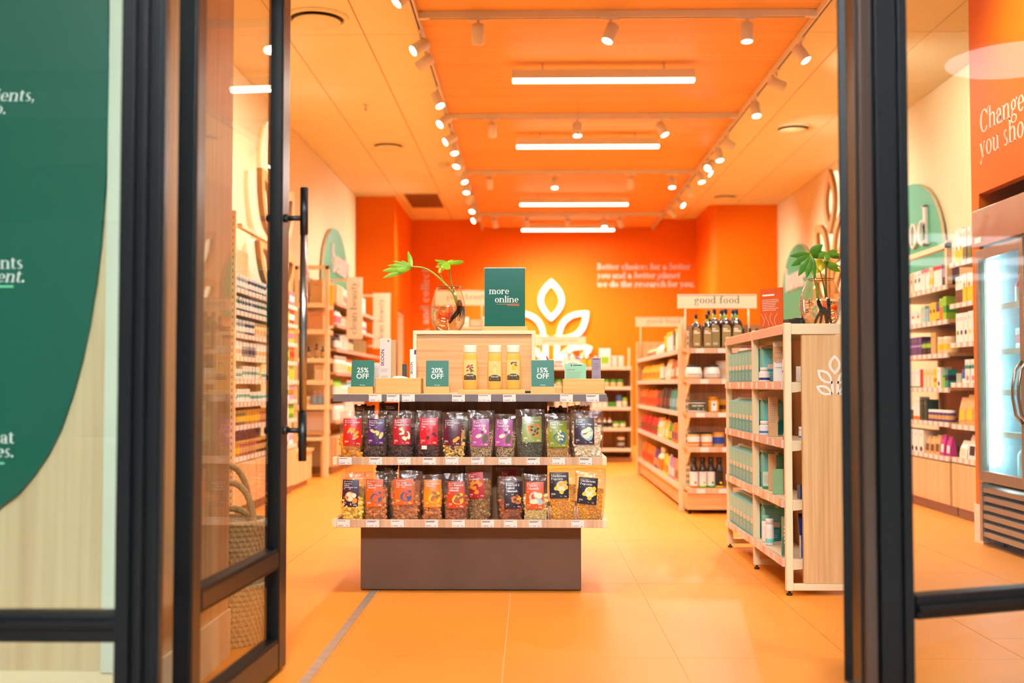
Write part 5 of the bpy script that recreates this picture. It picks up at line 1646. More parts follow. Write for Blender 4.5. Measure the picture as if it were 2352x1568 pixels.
place(box_proto(0.06, 0.05, 0.075, mat('warm_grey_card', (150, 138, 130), .6), None, lines=7, side=PAPER, dark=INK), 'supplement_box', 'grey text-covered carton beside the oak end panel', 'carton', (1.335, 5.56, LEV[0] + .0015), 0.35)
place(jar_proto(0.030, 0.075, WHITE, WHITE, PAPER, (0.1, 0.62), .75, BLUE, .28), 'supplement_jar', 'white supplement jar with a blue label on the second shelf', 'jar', upos(1737, 1.248, LEV[1]), A)
place(box_proto(0.022, 0.03, 0.085, mat('slate_blue_card', (84, 96, 140), .5), None, lines=4, dark=PRINTW), 'supplement_box', 'slim slate blue carton on the second shelf', 'carton', (1.300, 6.10, LEV[1] + .0015), A)
place(box_proto(0.046, 0.04, 0.205, KRAFT, None, lines=9), 'supplement_box', 'tall kraft carton on the second shelf of the cream unit', 'carton', upos(1775, 1.262, LEV[1]), -0.12)
place(jar_proto(0.014, 0.052, mat('amber_glass', (70, 34, 16), .2), BLACKP, mat('stripe_label', (214, 170, 40), .5), (.1, .6), .6, mat('red_print', (190, 30, 24), .5), .35), 'dropper_bottle', 'tiny amber bottle with a striped label beside the end post', 'bottle', (1.243, 5.56, LEV[1] + .0015))
place(jar_proto(0.027, 0.062, WHITE, WHITE, PAPER, (0.08, 0.55), .97, BLUE, .3), 'supplement_jar', 'white tub with a blue band beside the oak end panel', 'tub', (1.335, 5.57, LEV[1] + .0015))
place(box_proto(0.058, 0.05, 0.088, mat('pale_green_card', (196, 206, 178), .6), GRN, (0, .16), None, 6), 'supplement_box', 'white and green carton with a dark green foot on the third shelf', 'carton', upos(1750, 1.268, LEV[2]), A)
place(box_proto(0.04, 0.02, 0.19, KRAFT, None), 'supplement_box', 'tall kraft sachet box on the third shelf', 'carton', upos(1772, 1.262, LEV[2]), -0.2)
place(box_proto(0.055, 0.045, 0.125, SAGE, None, lines=0, side=KRAFT), 'supplement_box', 'sage green carton with a leaf print on the third shelf', 'carton', upos(1786, 1.254, LEV[2]), -0.3)
place(box_proto(0.075, 0.04, 0.068, mat('ocean_blue_card', (22, 66, 116), .4), None, lines=3, dark=PRINTW), 'supplement_box', 'wide ocean blue carton beside the oak end panel', 'carton', (1.335, 5.545, LEV[2] + .0015), 0.15)
place(jar_proto(0.022, 0.14, WHITE, mat('aqua_cap', (120, 206, 190), .4), PAPER, (0.05, .6), .9, None, .2), 'supplement_bottle', 'white bottle with an aqua top on the lowest shelf', 'bottle', upos(1743, 1.25, LEV[3]), A)
place(jar_proto(0.022, 0.135, WHITE, WHITE, PAPER, (0.05, .6), .9, MATS['aqua_cap'], .2), 'supplement_bottle', 'white bottle with an aqua band on the lowest shelf', 'bottle', upos(1765, 1.245, LEV[3]), A)
place(box_proto(0.05, 0.045, 0.19, mat('herb_card', (116, 124, 84), .6), mat('dark_green_print', (20, 96, 72), .5), (.05, .5), None, 5, PRINTW), 'supplement_box', 'herb green tall carton beside the end post on the lowest shelf', 'carton', (1.247, 5.57, LEV[3] + .0015), -0.1)
def tube_proto(w, h, col, foot):
    b = MB()
    b.add([(-w * .5, -.002, h), (w * .5, -.002, h), (w * .32, -.014, h * .1), (-w * .32, -.014, h * .1), (-w * .5, .002, h), (w * .5, .002, h), (w * .32, .014, h * .1), (-w * .32, .014, h * .1)], [(3, 2, 1, 0), (4, 5, 6, 7), (1, 2, 6, 5), (0, 4, 7, 3), (0, 1, 5, 4), (2, 3, 7, 6)], col)
    p = rows(MB(), -w * .2, w * .2, [h * (.3 + .06 * k) for k in range(7)], h * .02, PRINTW, face_y((0, -.0155, 0)))
    return [('tube', b.mesh('tube'), [('print', p.mesh('print'))]), ('cap', MB().lathe([(w * .28, 0), (w * .3, h * .1)], foot, 12).mesh('cap'), [])]
place(tube_proto(0.056, 0.205, NAVY, WHITE), 'cream_tube', 'tall navy tube standing behind the short one by the oak end panel', 'tube', (1.335, 5.60, LEV[3] + .0015))
place(box_proto(0.036, 0.035, 0.105, mat('royal_blue_card', (30, 56, 160), .4), None, lines=4, dark=PRINTW, side=WHITE), 'cream_tube', 'short royal blue tube carton by the oak end panel', 'carton', (1.322, 5.545, LEV[3] + .0015))

# on top of the unit
b = MB()
lp = thing('leaflet_holder', 'orange standing leaflet with white line drawing on the cream unit', 'leaflet', (1.262, 5.95, UZ + 0.001), -0.9)
lo = obj('leaflet', MB().box(-0.075, 0.075, -0.002, 0.002, 0.004, 0.212, mat('burnt_orange_print', (206, 84, 22), .5)), lp)
M = face_y((0, -0.002, 0))
m = rows(MB(), -0.06, 0.02, [0.172], 0.009, PRINTW, M, ragged=0)
rows(m, -0.06, 0.05, [0.15 - 0.009 * k for k in range(7)], 0.0022, PRINTW, M)
for k in range(4):
    pts = [(-0.06 + 0.03 * k + 0.012 * math.sin(j * .7 + k), 0.015 + 0.011 * j, 0.0007) for j in range(7)]
    for j in range(6):
        a, c = pts[j], pts[j + 1]
        m.add([a, (a[0] + .0016, a[1], a[2]), (c[0] + .0016, c[1], c[2]), c], [(0, 1, 2, 3)], PRINTW, M=M)
obj('lettering', m, lo)
obj('foot', MB().box(-0.04, 0.04, -0.02, 0.02, 0, 0.005, BLACKP), lp)
DBOX = mat('black_card', (34, 30, 28), .5)
place(box_proto(0.062, 0.06, 0.028, DBOX), 'small_box', 'low black carton lying beside the orange leaflet', 'carton', (1.29, 5.62, UZ + .0015), 0.25)
place(box_proto(0.05, 0.05, 0.045, DBOX, None, lines=6), 'small_box', 'black carton with fine white print beside the vase', 'carton', (1.365, 5.80, UZ + .0015), 0.1)
place([('tin', MB().lathe([(0.05, 0), (0.05, .02), (0.03, .034), (0.006, .036)], DBOX, 18).mesh('tin'), [])], 'small_tin', 'low round black tin beside the glass vase', 'tin', (1.37, 5.96, UZ + .0015))

# ================================================================== SHELVING ROUND THE SHOP
TAGW = mat('shelf_tag_white', (240, 222, 208), 0.6)
MPROTO = {}
def P_tub(r, h, body, lid, lab, lidh=0.22, dot=None, neck=1.0):
    k = ('tub', r, h, body.name, lid.name, lab.name, lidh, dot.name if dot else None)
    if k not in MPROTO:
        b = MB().lathe([(r * .96, 0, body), (r, h * .04, body), (r * 1.005, h * .2, lab), (r * 1.005, h * (.78 - lidh), body), (r * .98, h * (.97 - lidh), body), (r * neck * .98, h * (1 - lidh) + .001, lid), (r * neck, h * .97, lid), (r * neck * .94, h, lid)], body, 12)
        if dot:
            flat(b, blob(0, h * .42, r * .55, h * .12), dot, face_y((0, -r * 1.01, 0)))
        MPROTO[k] = b.mesh('tub')
    return MPROTO[k], r * 2.08
def P_bottle(r, h, body, cap, lab, sh=0.62, neck=0.36):
    k = ('bottle', r, h, body.name, cap.name, lab.name, sh)
    if k not in MPROTO:
        b = MB().lathe([(r * .95, 0, body), (r, h * .03, body), (r * 1.01, h * .08, lab), (r * 1.01, h * sh * .88, body), (r, h * sh * .94, body), (r * .8, h * sh * 1.08, body), (r * neck, h * sh * 1.2, body), (r * neck, h * .86, body), (r * neck * 1.15, h * .861, cap), (r * neck * 1.1, h, cap)], body, 12)
        MPROTO[k] = b.mesh('bottle')
    return MPROTO[k], r * 2.08
def P_box(w, h, body, band=None, bz=(0, .3), dot=None, d=None, dz=.55, top=None):
    d = d or min(.1, w * 1.2)
    k = ('box', w, h, d, body.name, band.name if band else 0, bz, dot.name if dot else 0, dz, top.name if top else 0)
    if k not in MPROTO:
        b = MB().box(-w / 2, w / 2, -d / 2, d / 2, 0, h, body, mats={'top': top} if top else None)
        if band:
            b.box(-w / 2 - .0008, w / 2 + .0008, -d / 2 - .0008, d / 2 + .0008, h * bz[0], h * bz[1], band)
        if dot:
            flat(b, blob(0, h * dz, w * .26, min(w * .26, h * .12)), dot, face_y((0, -d / 2 - .001, 0)))
        rows(b, -w * .3, w * .3, [h * .82, h * .76], h * .02, MATS['grey_ink'], face_y((0, -d / 2 - .001, 0)))
        MPROTO[k] = b.mesh('carton')
    return MPROTO[k], w * 1.04
def P_bag(w, h, col, lab=None, top=None, d=None, fold=False):
    d = d or w * .5
    k = ('bag', w, h, d, col.name, lab.name if lab else 0, top.name if top else 0)
    if k not in MPROTO:
        b = MB()
        rg = [(1.0, 1.0, 0), (1.02, 1.0, .25), (1.0, .8, .55), (.98, .45, .8), (.98, .12, 1.0)]
        vs = [(x * w / 2 * a, y * d / 2 * c, h * f) for a, c, f in rg for x, y in ((-1, -1), (1, -1), (1, 1), (-1, 1))]
        for j in range(4):
            m_ = (top or col) if j == 3 else col
            b.add(vs[j * 4:(j + 2) * 4], [(i, (i + 1) % 4, 4 + (i + 1) % 4, 4 + i) for i in range(4)], m_)
        b.add(vs[:4], [(3, 2, 1, 0)], col)
        b.add(vs[16:], [(0, 1, 2, 3)], top or col)
        if lab:
            b.add([(-w * .34, -d / 2 - .002, h * .16), (w * .34, -d / 2 - .002, h * .16), (w * .34, -d * .41 - .003, h * .54), (-w * .34, -d * .41 - .003, h * .54)], [(0, 1, 2, 3)], lab)
        MPROTO[k] = b.mesh('bag')
    return MPROTO[k], w * 1.06
def C(name, *rgb):
    return mat(name, rgb, 0.5)
cWHITE, cCREAM, cGREY = C('pack_white', 244, 236, 224), C('pack_cream', 240, 214, 172), C('pack_grey', 150, 146, 146)
cNAVY, cBLUE, cSKY = C('pack_navy', 30, 38, 70), C('pack_blue', 44, 92, 170), C('pack_sky', 140, 190, 220)
cGREEN, cLIME, cDKG = C('pack_green', 60, 150, 50), C('pack_lime', 150, 200, 40), C('pack_bottle_green', 34, 62, 44)
cYEL, cORG, cRED, cPINK = C('pack_yellow', 250, 200, 40), C('pack_orange', 240, 120, 24), C('pack_red', 204, 40, 30), C('pack_pink', 232, 120, 140)
cMAG, cPUR, cLIL = C('pack_magenta', 196, 40, 140), C('pack_purple', 92, 60, 120), C('pack_lilac', 170, 150, 190)
cBRN, cBLK, cTAN, cGOLD = C('pack_brown', 110, 66, 36), C('pack_black', 30, 26, 26), C('pack_tan', 214, 166, 104), C('pack_gold', 206, 150, 40)
cTEAL, cAMB = C('pack_teal', 20, 140, 130), mat('pack_amber_glass', (96, 48, 14), 0.2)
cOLIVE, cTERR = C('pack_olive', 120, 112, 66), C('pack_terracotta', 176, 96, 60)
LIDSILVER = mat('jar_lid_pale', (224, 214, 204), 0.35)
LIDGOLD = mat('jar_lid_gold', (226, 164, 60), 0.3, metal=0.6)
TEALP = C('print_teal', 60, 160, 150)

def fill_row(items, side, xf, y0, y1, z, unit, row, rnd, inset=0.012, gap=0.003, order=1):
    """stand packs along a shelf that runs in Y. items: list of (proto, name, description, category, count)"""
    y = y0 if order > 0 else y1
    rz = math.pi / 2 if side > 0 else -math.pi / 2
    short = unit.replace('the ', '', 1)
    made = {}
    full = False
    for (me, w), name, desc, cat, n in items:
        dep = max(abs(v.co.y) for v in me.vertices)
        for k in range(n):
            if full or (order > 0 and y + w > y1) or (order < 0 and y - w < y0):
                full = True
                break
            yc = y + order * w / 2
            x = xf - side * (inset + (0.012 if 'bag' in name else 0) + dep + 0.006 * rnd.random())
            made.setdefault(desc, []).append(solo(name, me, '', cat, (x, yc, z + 0.0012), rz + 0.05 * (rnd.random() - .5)))
            if 'bag' in name:
                made[desc][-1].scale.z = 0.86 + 0.12 * rnd.random()
                made[desc][-1].rotation_euler.z += 0.12 * (rnd.random() - .5)
            y += order * (w + gap * (0.5 + rnd.random()))
    for desc, obs in made.items():
        obs.sort(key=lambda o: o.location.y)
        for k, o in enumerate(obs):
            if len(obs) > 1:
                o['label'] = '%s %s from the door, %s shelf, %s' % (NUM[k], desc, row, short)
                o['group'] = '%s, %s shelf of %s' % (desc, row, unit)
            else:
                o['label'] = '%s, %s shelf of %s' % (desc, row, unit)

def wall_unit(name, label, side, xf, xb, y0, y1, levels, ztop, posts, zcup=None, doors=1, tags=True, back=OAKBACK, plinth=0.08, strip=True):
    t = thing(name, label, 'shelf unit', (0, 0, 0))
    a, b = sorted((xf - side * 0.012, xb))
    if side > 0:
        bx = (xb, xb + 0.015)
    else:
        bx = (xb - 0.015, xb)
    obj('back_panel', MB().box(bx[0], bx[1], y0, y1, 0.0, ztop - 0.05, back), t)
    for y in posts:
        px = sorted((xb + side * 0.02, xb + side * 0.05))
        pp = obj('upright', MB().box(px[0], px[1], y - 0.018, y + 0.018, 0.0, ztop, CREAM), t)
    for z in levels:
        s = obj('shelf', MB().box(a, b, y0 + 0.002, y1 - 0.002, z - 0.022, z, OAK_Y), t)
        if strip:
            fx = sorted((xf - side * 0.012, xf))
            obj('ticket_strip', MB().box(fx[0], fx[1], y0 + 0.002, y1 - 0.002, z - 0.036, z + 0.002, STRIP), s)
        if tags:
            n = max(2, int((y1 - y0) / 0.115))
            fx = sorted((xf, xf + side * 0.0015))
            tm = MB().box(fx[0], fx[1], -0.032, 0.032, z - 0.034, z, TAGW).mesh('price_tag')
            for k in range(n):
                obj('price_tag', tm, s, (0, y0 + (y1 - y0) * (k + .5) / n, 0))
    if zcup:
        cx = sorted((xf, xb))
        obj('cupboard_body', MB().box(cx[0] + (0.0 if side > 0 else 0.02), cx[1] - (0.02 if side > 0 else 0.0), y0, y1, plinth, zcup - 0.04, OAK_Z), t)
        for k in range(doors):
            d0, d1 = y0 + (y1 - y0) * k / doors + 0.004, y0 + (y1 - y0) * (k + 1) / doors - 0.004
            dx = sorted((xf - side * 0.019, xf))
            obj('cupboard_door', MB().box(dx[0], dx[1], d0, d1, plinth + 0.005, zcup - 0.045, OAK_Z), t, bev=0.0015)
        px = sorted((xf - side * 0.05, xb))
        obj('plinth', MB().box(px[0], px[1], y0, y1, 0, plinth, wood('plinth_brown', (140, 98, 62), (168, 122, 80), 'Y')), t)
    return t

# ---------------------------------------------------------------- jar wall beside the glass door
XFL, XBL = -2.20, -2.585
JL = (1.735, 1.565, 1.392, 1.220, 1.048, 0.872, 0.698, 0.460)
wall_unit('wall_shelving', 'oak and cream wall shelving full of small jars seen through the glass door', 1, XFL, XBL, 8.28, 10.62, JL, 1.95, (8.30, 9.45, 10.6), 0.46, 3)
t = thing('slotted_upright', 'cream slotted shelf upright at the near end of the jar shelving', 'upright', (-2.195, 8.30, 0))
obj('channel', MB().box(-0.02, 0.02, -0.03, 0.0, 0.0, 2.29, CREAM), t)
sl = MB().box(-0.0035, 0.0035, -0.031, -0.0298, 0, 0.022, mat('slot_shadow', (96, 66, 40), 0.8)).mesh('slot')
for k in range(44):
    obj('slot', sl, t, (0, 0, 0.12 + 0.049 * k))
for z in (2.36, 2.05):
    pass
rnd = random.Random(3)
UJ = 'the jar shelving'
SUP1 = (P_tub(.042, .112, cNAVY, LIDSILVER, cWHITE, .24), 'supplement_tub', 'navy supplement tub with a silver lid', 'tub')
SUP2 = (P_tub(.042, .112, cGREY, LIDSILVER, cWHITE, .24), 'supplement_tub', 'grey supplement tub with a silver lid', 'tub')
SUP3 = (P_tub(.042, .112, cDKG, LIDSILVER, cWHITE, .24), 'supplement_tub', 'dark green supplement tub with a silver lid', 'tub')
SUP4 = (P_tub(.042, .108, cWHITE, cBLUE, cGREY, .24), 'supplement_tub', 'white supplement tub with a blue lid', 'tub')
YEND = 10.0
fill_row([(*SUP2, 5), (*SUP1, 6), (*SUP4, 2), (*SUP2, 4)], 1, XFL, 8.36, YEND, JL[0], UJ, 'top', rnd, gap=0.014)
fill_row([(*SUP3, 4), (*SUP1, 4), (*SUP3, 4), (*SUP1, 5)], 1, XFL, 8.36, YEND, JL[1], UJ, 'second', rnd, gap=0.014)
SPG = (P_tub(.042, .110, cCREAM, cGOLD, cTAN, .24), 'supplement_tub', 'cream tub with an amber lid', 'tub')
fill_row([(*SUP2, 4), (*SUP1, 3), (*SPG, 7), (*SUP3, 2)], 1, XFL, 8.36, YEND, JL[2], UJ, 'third', rnd, gap=0.014)
SPW = (P_tub(.046, .120, cWHITE, cWHITE, cTAN, .3), 'supplement_tub', 'white tub with a tan label', 'tub')
SPB = (P_tub(.046, .116, cGREY, cWHITE, cNAVY, .3), 'supplement_tub', 'white lidded tub with a navy label', 'tub')
fill_row([(*SPW, 3), (*SPB, 4), (*SPW, 5), ((P_box(.05, .13, cBLK)), 'tall_box', 'black carton', 'carton', 1)], 1, XFL, 8.36, YEND, JL[3], UJ, 'fourth', rnd, gap=0.014)
TEA = (P_box(.062, .075, cWHITE, TEALP, (.3, .62), None, .06), 'tea_box', 'white carton with teal lettering', 'carton')
TEB = (P_box(.062, .10, cWHITE, TEALP, (.35, .6), None, .06), 'tea_box', 'taller white carton with teal lettering', 'carton')
fill_row([(*TEA, 4), (*TEB, 7), (P_box(.05, .115, cYEL), 'tall_box', 'slim yellow carton', 'carton', 1), (*TEA, 3)], 1, XFL, 8.36, YEND, JL[4], UJ, 'fifth', rnd, gap=0.014)
fill_row([(*TEA, 2), (*TEB, 5), (*TEA, 12)], 1, XFL, 8.36, YEND, JL[5], UJ, 'sixth', rnd, gap=0.014)
def spice(c, d):
    return (P_tub(.036, .112, cAMB if c is cBRN else c, LIDGOLD, cTAN if c in (cTERR, cBRN) else cYEL, .2), 'spice_jar', d + ' spice jar with a gold lid', 'jar')
fill_row([(*spice(cTERR, 'terracotta'), 2), (*spice(cOLIVE, 'olive'), 3), (*spice(cGOLD, 'golden'), 5), (*spice(cTERR, 'reddish brown'), 9)], 1, XFL, 8.36, YEND, JL[6], UJ, 'seventh', rnd, gap=0.014)
fill_row([(*spice(cGOLD, 'mustard'), 3), (*spice(cTERR, 'rust'), 6), (*spice(cBRN, 'brown'), 6), (*spice(cOLIVE, 'green'), 5)], 1, XFL, 8.36, YEND, JL[7], UJ, 'lowest', rnd, gap=0.014)
# packs on the far end of the same shelves, seen between the door and its handle
for i, z in enumerate(JL):
    rw = ('top', 'second', 'third', 'fourth', 'fifth', 'sixth', 'seventh', 'lowest')[i]
    cs = [cORG, cPINK, cWHITE, cLIME, cRED, cWHITE, cLIL, cYEL, cWHITE, cGREEN]
    it = []
    for k in range(2):
        c, c2 = cs[(i * 3 + k) % 10], cs[(i * 3 + k + 4) % 10]
        it.append((P_box(.07, .13, c, c2, (.3, .7)), 'tea_box', '%s and %s carton at the far end' % (c.name[5:], c2.name[5:]), 'carton', 4))
    fill_row(it, 1, XFL, 10.02, 10.6, z, UJ, rw, rnd)
# sign boards on top of the jar shelving
t = thing('header_board', 'pale oak header frame above the jar shelving', 'header frame', (0, 0, 0))
obj('rail', MB().box(-2.24, -2.20, 8.55, 10.08, 2.20, 2.235, EDGE), t)
obj('panel', MB().box(-2.56, -2.54, 8.55, 10.08, 1.95, 2.18, OAK_Y), t)
# ---------------------------------------------------------------- end frame further along the cream wall
YB0 = 12.29
t = thing('end_frame_unit', 'cream framed bathroom shelf rack standing out from the wall past the jar shelving', 'shelf unit', (0, 0, 0))
for x in (-2.585, -2.25):
    obj('post', MB().box(x, x + 0.042, YB0, YB0 + 0.042, 0, 2.31, CREAM), t, bev=0.003)
obj('top_rail', MB().box(-2.585, -2.208, YB0, YB0 + 0.042, 2.27, 2.31, CREAM), t)
EL = (1.90, 1.61, 1.30, 1.06, 0.79)
for z in EL:
    obj('shelf', MB().box(-2.585, -2.22, YB0 - 0.02, YB0 + 0.36, z - 0.05, z, OAK_X, mats={'front': EDGE}), t)
obj('low_rail', MB().box(-2.55, -2.25, YB0 + 0.005, YB0 + 0.035, 0.40, 0.44, CREAM), t)
obj('back_panel', MB().box(-2.585, -2.26, YB0 + 0.40, YB0 + 0.41, 0.1, 2.0, CREAM), t)
UE = 'the framed bathroom rack'
def on_rack(proto, name, desc, cat, x, z, row, dy=0.0):
    solo(name, proto[0], '%s on the %s shelf of %s' % (desc, row, UE), cat, (x, YB0 + 0.12 + dy, z + .001))
on_rack(P_box(.1, .26, cTAN, None), 'gift_box', 'tan gift box', 'box', -2.50, EL[0], 'top')
on_rack(P_box(.13, .26, cTAN, None, d=.11), 'gift_box', 'wider tan gift box', 'box', -2.36, EL[0], 'top', .02)
on_rack(P_box(.17, .2, C('pack_peach', 226, 160, 104), None, d=.11), 'gift_box', 'peach square gift box', 'box', -2.37, EL[1], 'second', .02)
on_rack(P_box(.05, .2, cBRN, None), 'gift_box', 'slim brown carton', 'box', -2.51, EL[1], 'second')
for k, (x, h) in enumerate(((-2.52, .10), (-2.45, .13), (-2.36, .16), (-2.29, .13))):
    on_rack(P_bottle(.026, h, cBLK if k % 2 else cAMB, cBLK, cTAN), 'pump_bottle', ('dark amber bottle at the wall end', 'low black bottle', 'dark amber bottle with a tan label', 'black bottle near the post')[k], 'bottle', x, EL[2], 'third')
on_rack(P_bottle(.028, .17, cAMB, cBLK, cWHITE), 'pump_bottle', 'amber pump bottle with a white label', 'bottle', -2.50, EL[3], 'fourth')
on_rack(P_box(.1, .16, cCREAM, None), 'gift_box', 'pale carton', 'box', -2.32, EL[3], 'fourth')
on_rack(P_tub(.05, .09, cCREAM, cWHITE, cTAN), 'cream_jar', 'cream cosmetics jar', 'jar', -2.47, EL[4], 'lowest')
for k in range(3):
    on_rack(P_bottle(.024, .15, cLIL, cWHITE, cSKY), 'cream_tube', ('lilac bottle', 'lilac bottle beside another', 'lilac bottle nearest the post')[k], 'bottle', -2.38 + .055 * k, EL[4], 'lowest', .005 * k)
# bench cupboard and big boxes below the rack
t = thing('low_cupboard', 'low oak cupboard box on the floor before the framed rack', 'cupboard', (0, 0, 0))
obj('body', MB().box(-2.585, -2.24, 10.66, 11.55, 0.06, 0.34, OAK_Z), t, bev=0.002)
obj('top', MB().box(-2.585, -2.22, 10.65, 11.56, 0.34, 0.365, OAK_Y), t)
obj('plinth', MB().box(-2.585, -2.28, 10.68, 11.53, 0, 0.06, MATS['plinth_brown']), t)
solo('storage_box', MB().box(-.13, .13, -.1, .1, 0, .2, mat('pink_grey_card', (216, 190, 178), .6)).box(-.131, .131, -.101, .101, .2, .215, mat('lid_card', (226, 200, 186), .6)), 'pale pink-grey storage box under the framed rack', 'box', (-2.40, 12.50, 0.50))
t = thing('box_shelf', 'low oak shelf holding the pale storage box under the framed rack', 'shelf', (0, 0, 0))
obj('board', MB().box(-2.585, -2.25, 12.36, 12.68, 0.46, 0.499, OAK_Y), t)
obj('side', MB().box(-2.585, -2.56, 12.36, 12.68, 0.0, 0.46, OAK_Z), t)
obj('side', MB().box(-2.30, -2.275, 12.36, 12.68, 0.0, 0.46, OAK_Z), t)
solo('pump_bottle', P_bottle(.045, .22, cAMB, cBLK, cWHITE)[0], 'large amber pump bottle on the jar shelf end beside the storage box', 'bottle', (-2.46, 11.4, 0.366))
# ---------------------------------------------------------------- beauty shelving behind the rack
BL = (1.95, 1.70, 1.42, 1.15, 0.88, 0.60)
wall_unit('wall_shelving', 'oak wall shelving of white beauty products under the beauty sign', 1, XFL, XBL, 12.80, 16.5, BL, 2.3, (12.85, 14.0, 15.2, 16.4), 0.46, 4, tags=False)
UB = 'the beauty shelving'
BR = ('top', 'second', 'third', 'fourth', 'fifth', 'lowest')
mix = [
    [(P_box(.1, .2, cCREAM), 'gift_box', 'large cream carton', 'carton', 4), (P_bag(.12, .2, cWHITE, cPINK), 'refill_pouch', 'white and pink refill pouch', 'pouch', 3), (P_bag(.12, .22, cSKY, cLIL), 'refill_pouch', 'pale blue refill pouch', 'pouch', 3), (P_box(.09, .2, cWHITE), 'gift_box', 'white tall carton', 'carton', 10)],
    [(P_bottle(.03, .18, cWHITE, cBLK, cPINK), 'lotion_bottle', 'white and pink lotion bottle', 'bottle', 5), (P_tub(.04, .11, cWHITE, cTAN, cCREAM), 'cream_jar', 'white cosmetics jar', 'jar', 6), (P_bottle(.035, .19, cORG, cYEL, cRED), 'juice_bottle', 'orange bottle', 'bottle', 6), (P_box(.06, .14, cWHITE, cPINK, (.2, .5)), 'gift_box', 'white and pink carton', 'carton', 14)],
    [(P_bottle(.03, .17, cBLK, cBLK, cWHITE), 'pump_bottle', 'black bottle with a white label', 'bottle', 4), (P_box(.08, .16, cWHITE), 'gift_box', 'plain white carton', 'carton', 6), (P_bottle(.03, .17, cAMB, cBLK, cCREAM), 'pump_bottle', 'amber bottle with a cream label', 'bottle', 6), (P_box(.08, .17, cOLIVE), 'gift_box', 'olive carton', 'carton', 12)],
    [(P_bottle(.028, .19, cWHITE, cWHITE, cCREAM), 'lotion_bottle', 'slim all white lotion bottle', 'bottle', 12), (P_bottle(.03, .16, cWHITE, cORG, cYEL), 'lotion_bottle', 'white and yellow lotion bottle', 'bottle', 6), (P_box(.08, .15, cCREAM), 'gift_box', 'cream carton', 'carton', 16)],
    [(P_bottle(.035, .2, cLIME, cGREEN, cWHITE), 'lotion_bottle', 'bright green bottle', 'bottle', 5), (P_bottle(.03, .15, cWHITE, cGREEN, cWHITE), 'lotion_bottle', 'white bottle with a green cap', 'bottle', 7), (P_bottle(.03, .18, cSKY, cWHITE, cWHITE), 'lotion_bottle', 'sky blue bottle', 'bottle', 10)],
    [(P_bottle(.04, .22, cWHITE, cBLK, cWHITE), 'lotion_bottle', 'white bottle with a black cap', 'bottle', 7), (P_box(.1, .2, cWHITE), 'gift_box', 'big white carton', 'carton', 14)],
]
for i, z in enumerate(BL):
    fill_row(mix[i], 1, XFL, 12.86, 16.4, z, UB, BR[i], rnd, gap=.006)
# blade signs
for u0, u1, vt, vb, Y, s, lab in ((797, 832, 637, 778, 13.45, 'clean beauty', 'cream blade sign reading clean beauty standing out from the shelving'), (857, 896, 673, 800, 15.9, 'clean beauty', 'smaller cream blade sign further along, next to the orange wing wall')):
    a, b = at(u0, vt, Y), at(u1, vb, Y)
    t = thing('blade_sign', lab, 'sign', ((a.x + b.x) / 2, Y, b.z))
    w, h = (b.x - a.x) / 2, a.z - b.z
    sp = obj('panel', MB().box(-w, w, -0.012, 0.012, 0, h, mat('sign_cream', (248, 226, 190), .5)), t, bev=.002)
    obj('lettering', write(MB(), s, 0.12, mat('sage_ink', (120, 134, 100), .6), face_y((0.03, -0.012, 0)) @ Matrix.Rotation(math.pi / 2, 4, 'Z'), h * 0.5, 0.0, align='c'), sp)
    obj('bracket', MB().box(-w - 0.3, -w, -0.01, 0.01, h - 0.05, h - 0.02, CREAM).box(-w - 0.3, -w, -0.01, 0.01, 0.02, 0.05, CREAM), t)
# striped yellow pole marker in front of the shelving
solo('height_strip', MB().box(-.02, .02, -.01, .01, 0, .5, cWHITE).box(-.021, .021, -.011, .011, .03, .2, cORG).box(-.021, .021, -.011, .011, .24, .47, cYEL), 'yellow and white vertical shelf marker strip beside the cream rack post', 'shelf strip', (at(761, 720, 12.26).x, 12.26, 1.62))

# ---------------------------------------------------------------- good food gondola
GX, GY0, GY1 = 1.185, 9.13, 12.70
GL = (1.29, 1.05, 0.79, 0.52, 0.20)
t = thing('gondola', 'double sided oak gondola of bagged food under the good food signs', 'shelf unit', (0, 0, 0))
obj('end_panel', MB().box(GX, 1.95, GY0, GY0 + 0.03, 0.0, 1.49, OAK_Z, mats={'front': OAKBACK}), t)
obj('end_panel', MB().box(GX, 1.95, GY1, GY1 + 0.03, 0.0, 1.49, OAK_Z), t)
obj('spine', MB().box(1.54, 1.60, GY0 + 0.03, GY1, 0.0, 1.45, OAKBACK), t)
obj('base', MB().box(GX + 0.03, 1.95, GY0 + 0.03, GY1, 0.03, 0.155, OAK_Y), t)
obj('corner_board', MB().box(GX - 0.005, GX + 0.05, GY0 - 0.012, GY0, 0.0, 1.49, EDGE), t)
obj('corner_board', MB().box(GX - 0.005, GX + 0.05, GY1 + 0.03, GY1 + 0.045, 0.0, 1.49, EDGE), t)
for i, z in enumerate(GL):
    s = obj('shelf', MB().box(GX + 0.01, 1.54, GY0 + 0.032, GY1 - 0.002, z - 0.022, z, OAK_Y), t)
    obj('ticket_strip', MB().box(GX - 0.002, GX + 0.010, GY0 + 0.032, GY1 - 0.002, z - 0.036, z + 0.003, STRIP), s)
    tm = MB().box(GX - 0.0036, GX - 0.0022, -.03, .03, z - .034, z, TAGW).mesh('price_tag')
    for k in range(24):
        obj('price_tag', tm, s, (0, GY0 + .1 + .145 * k, 0))
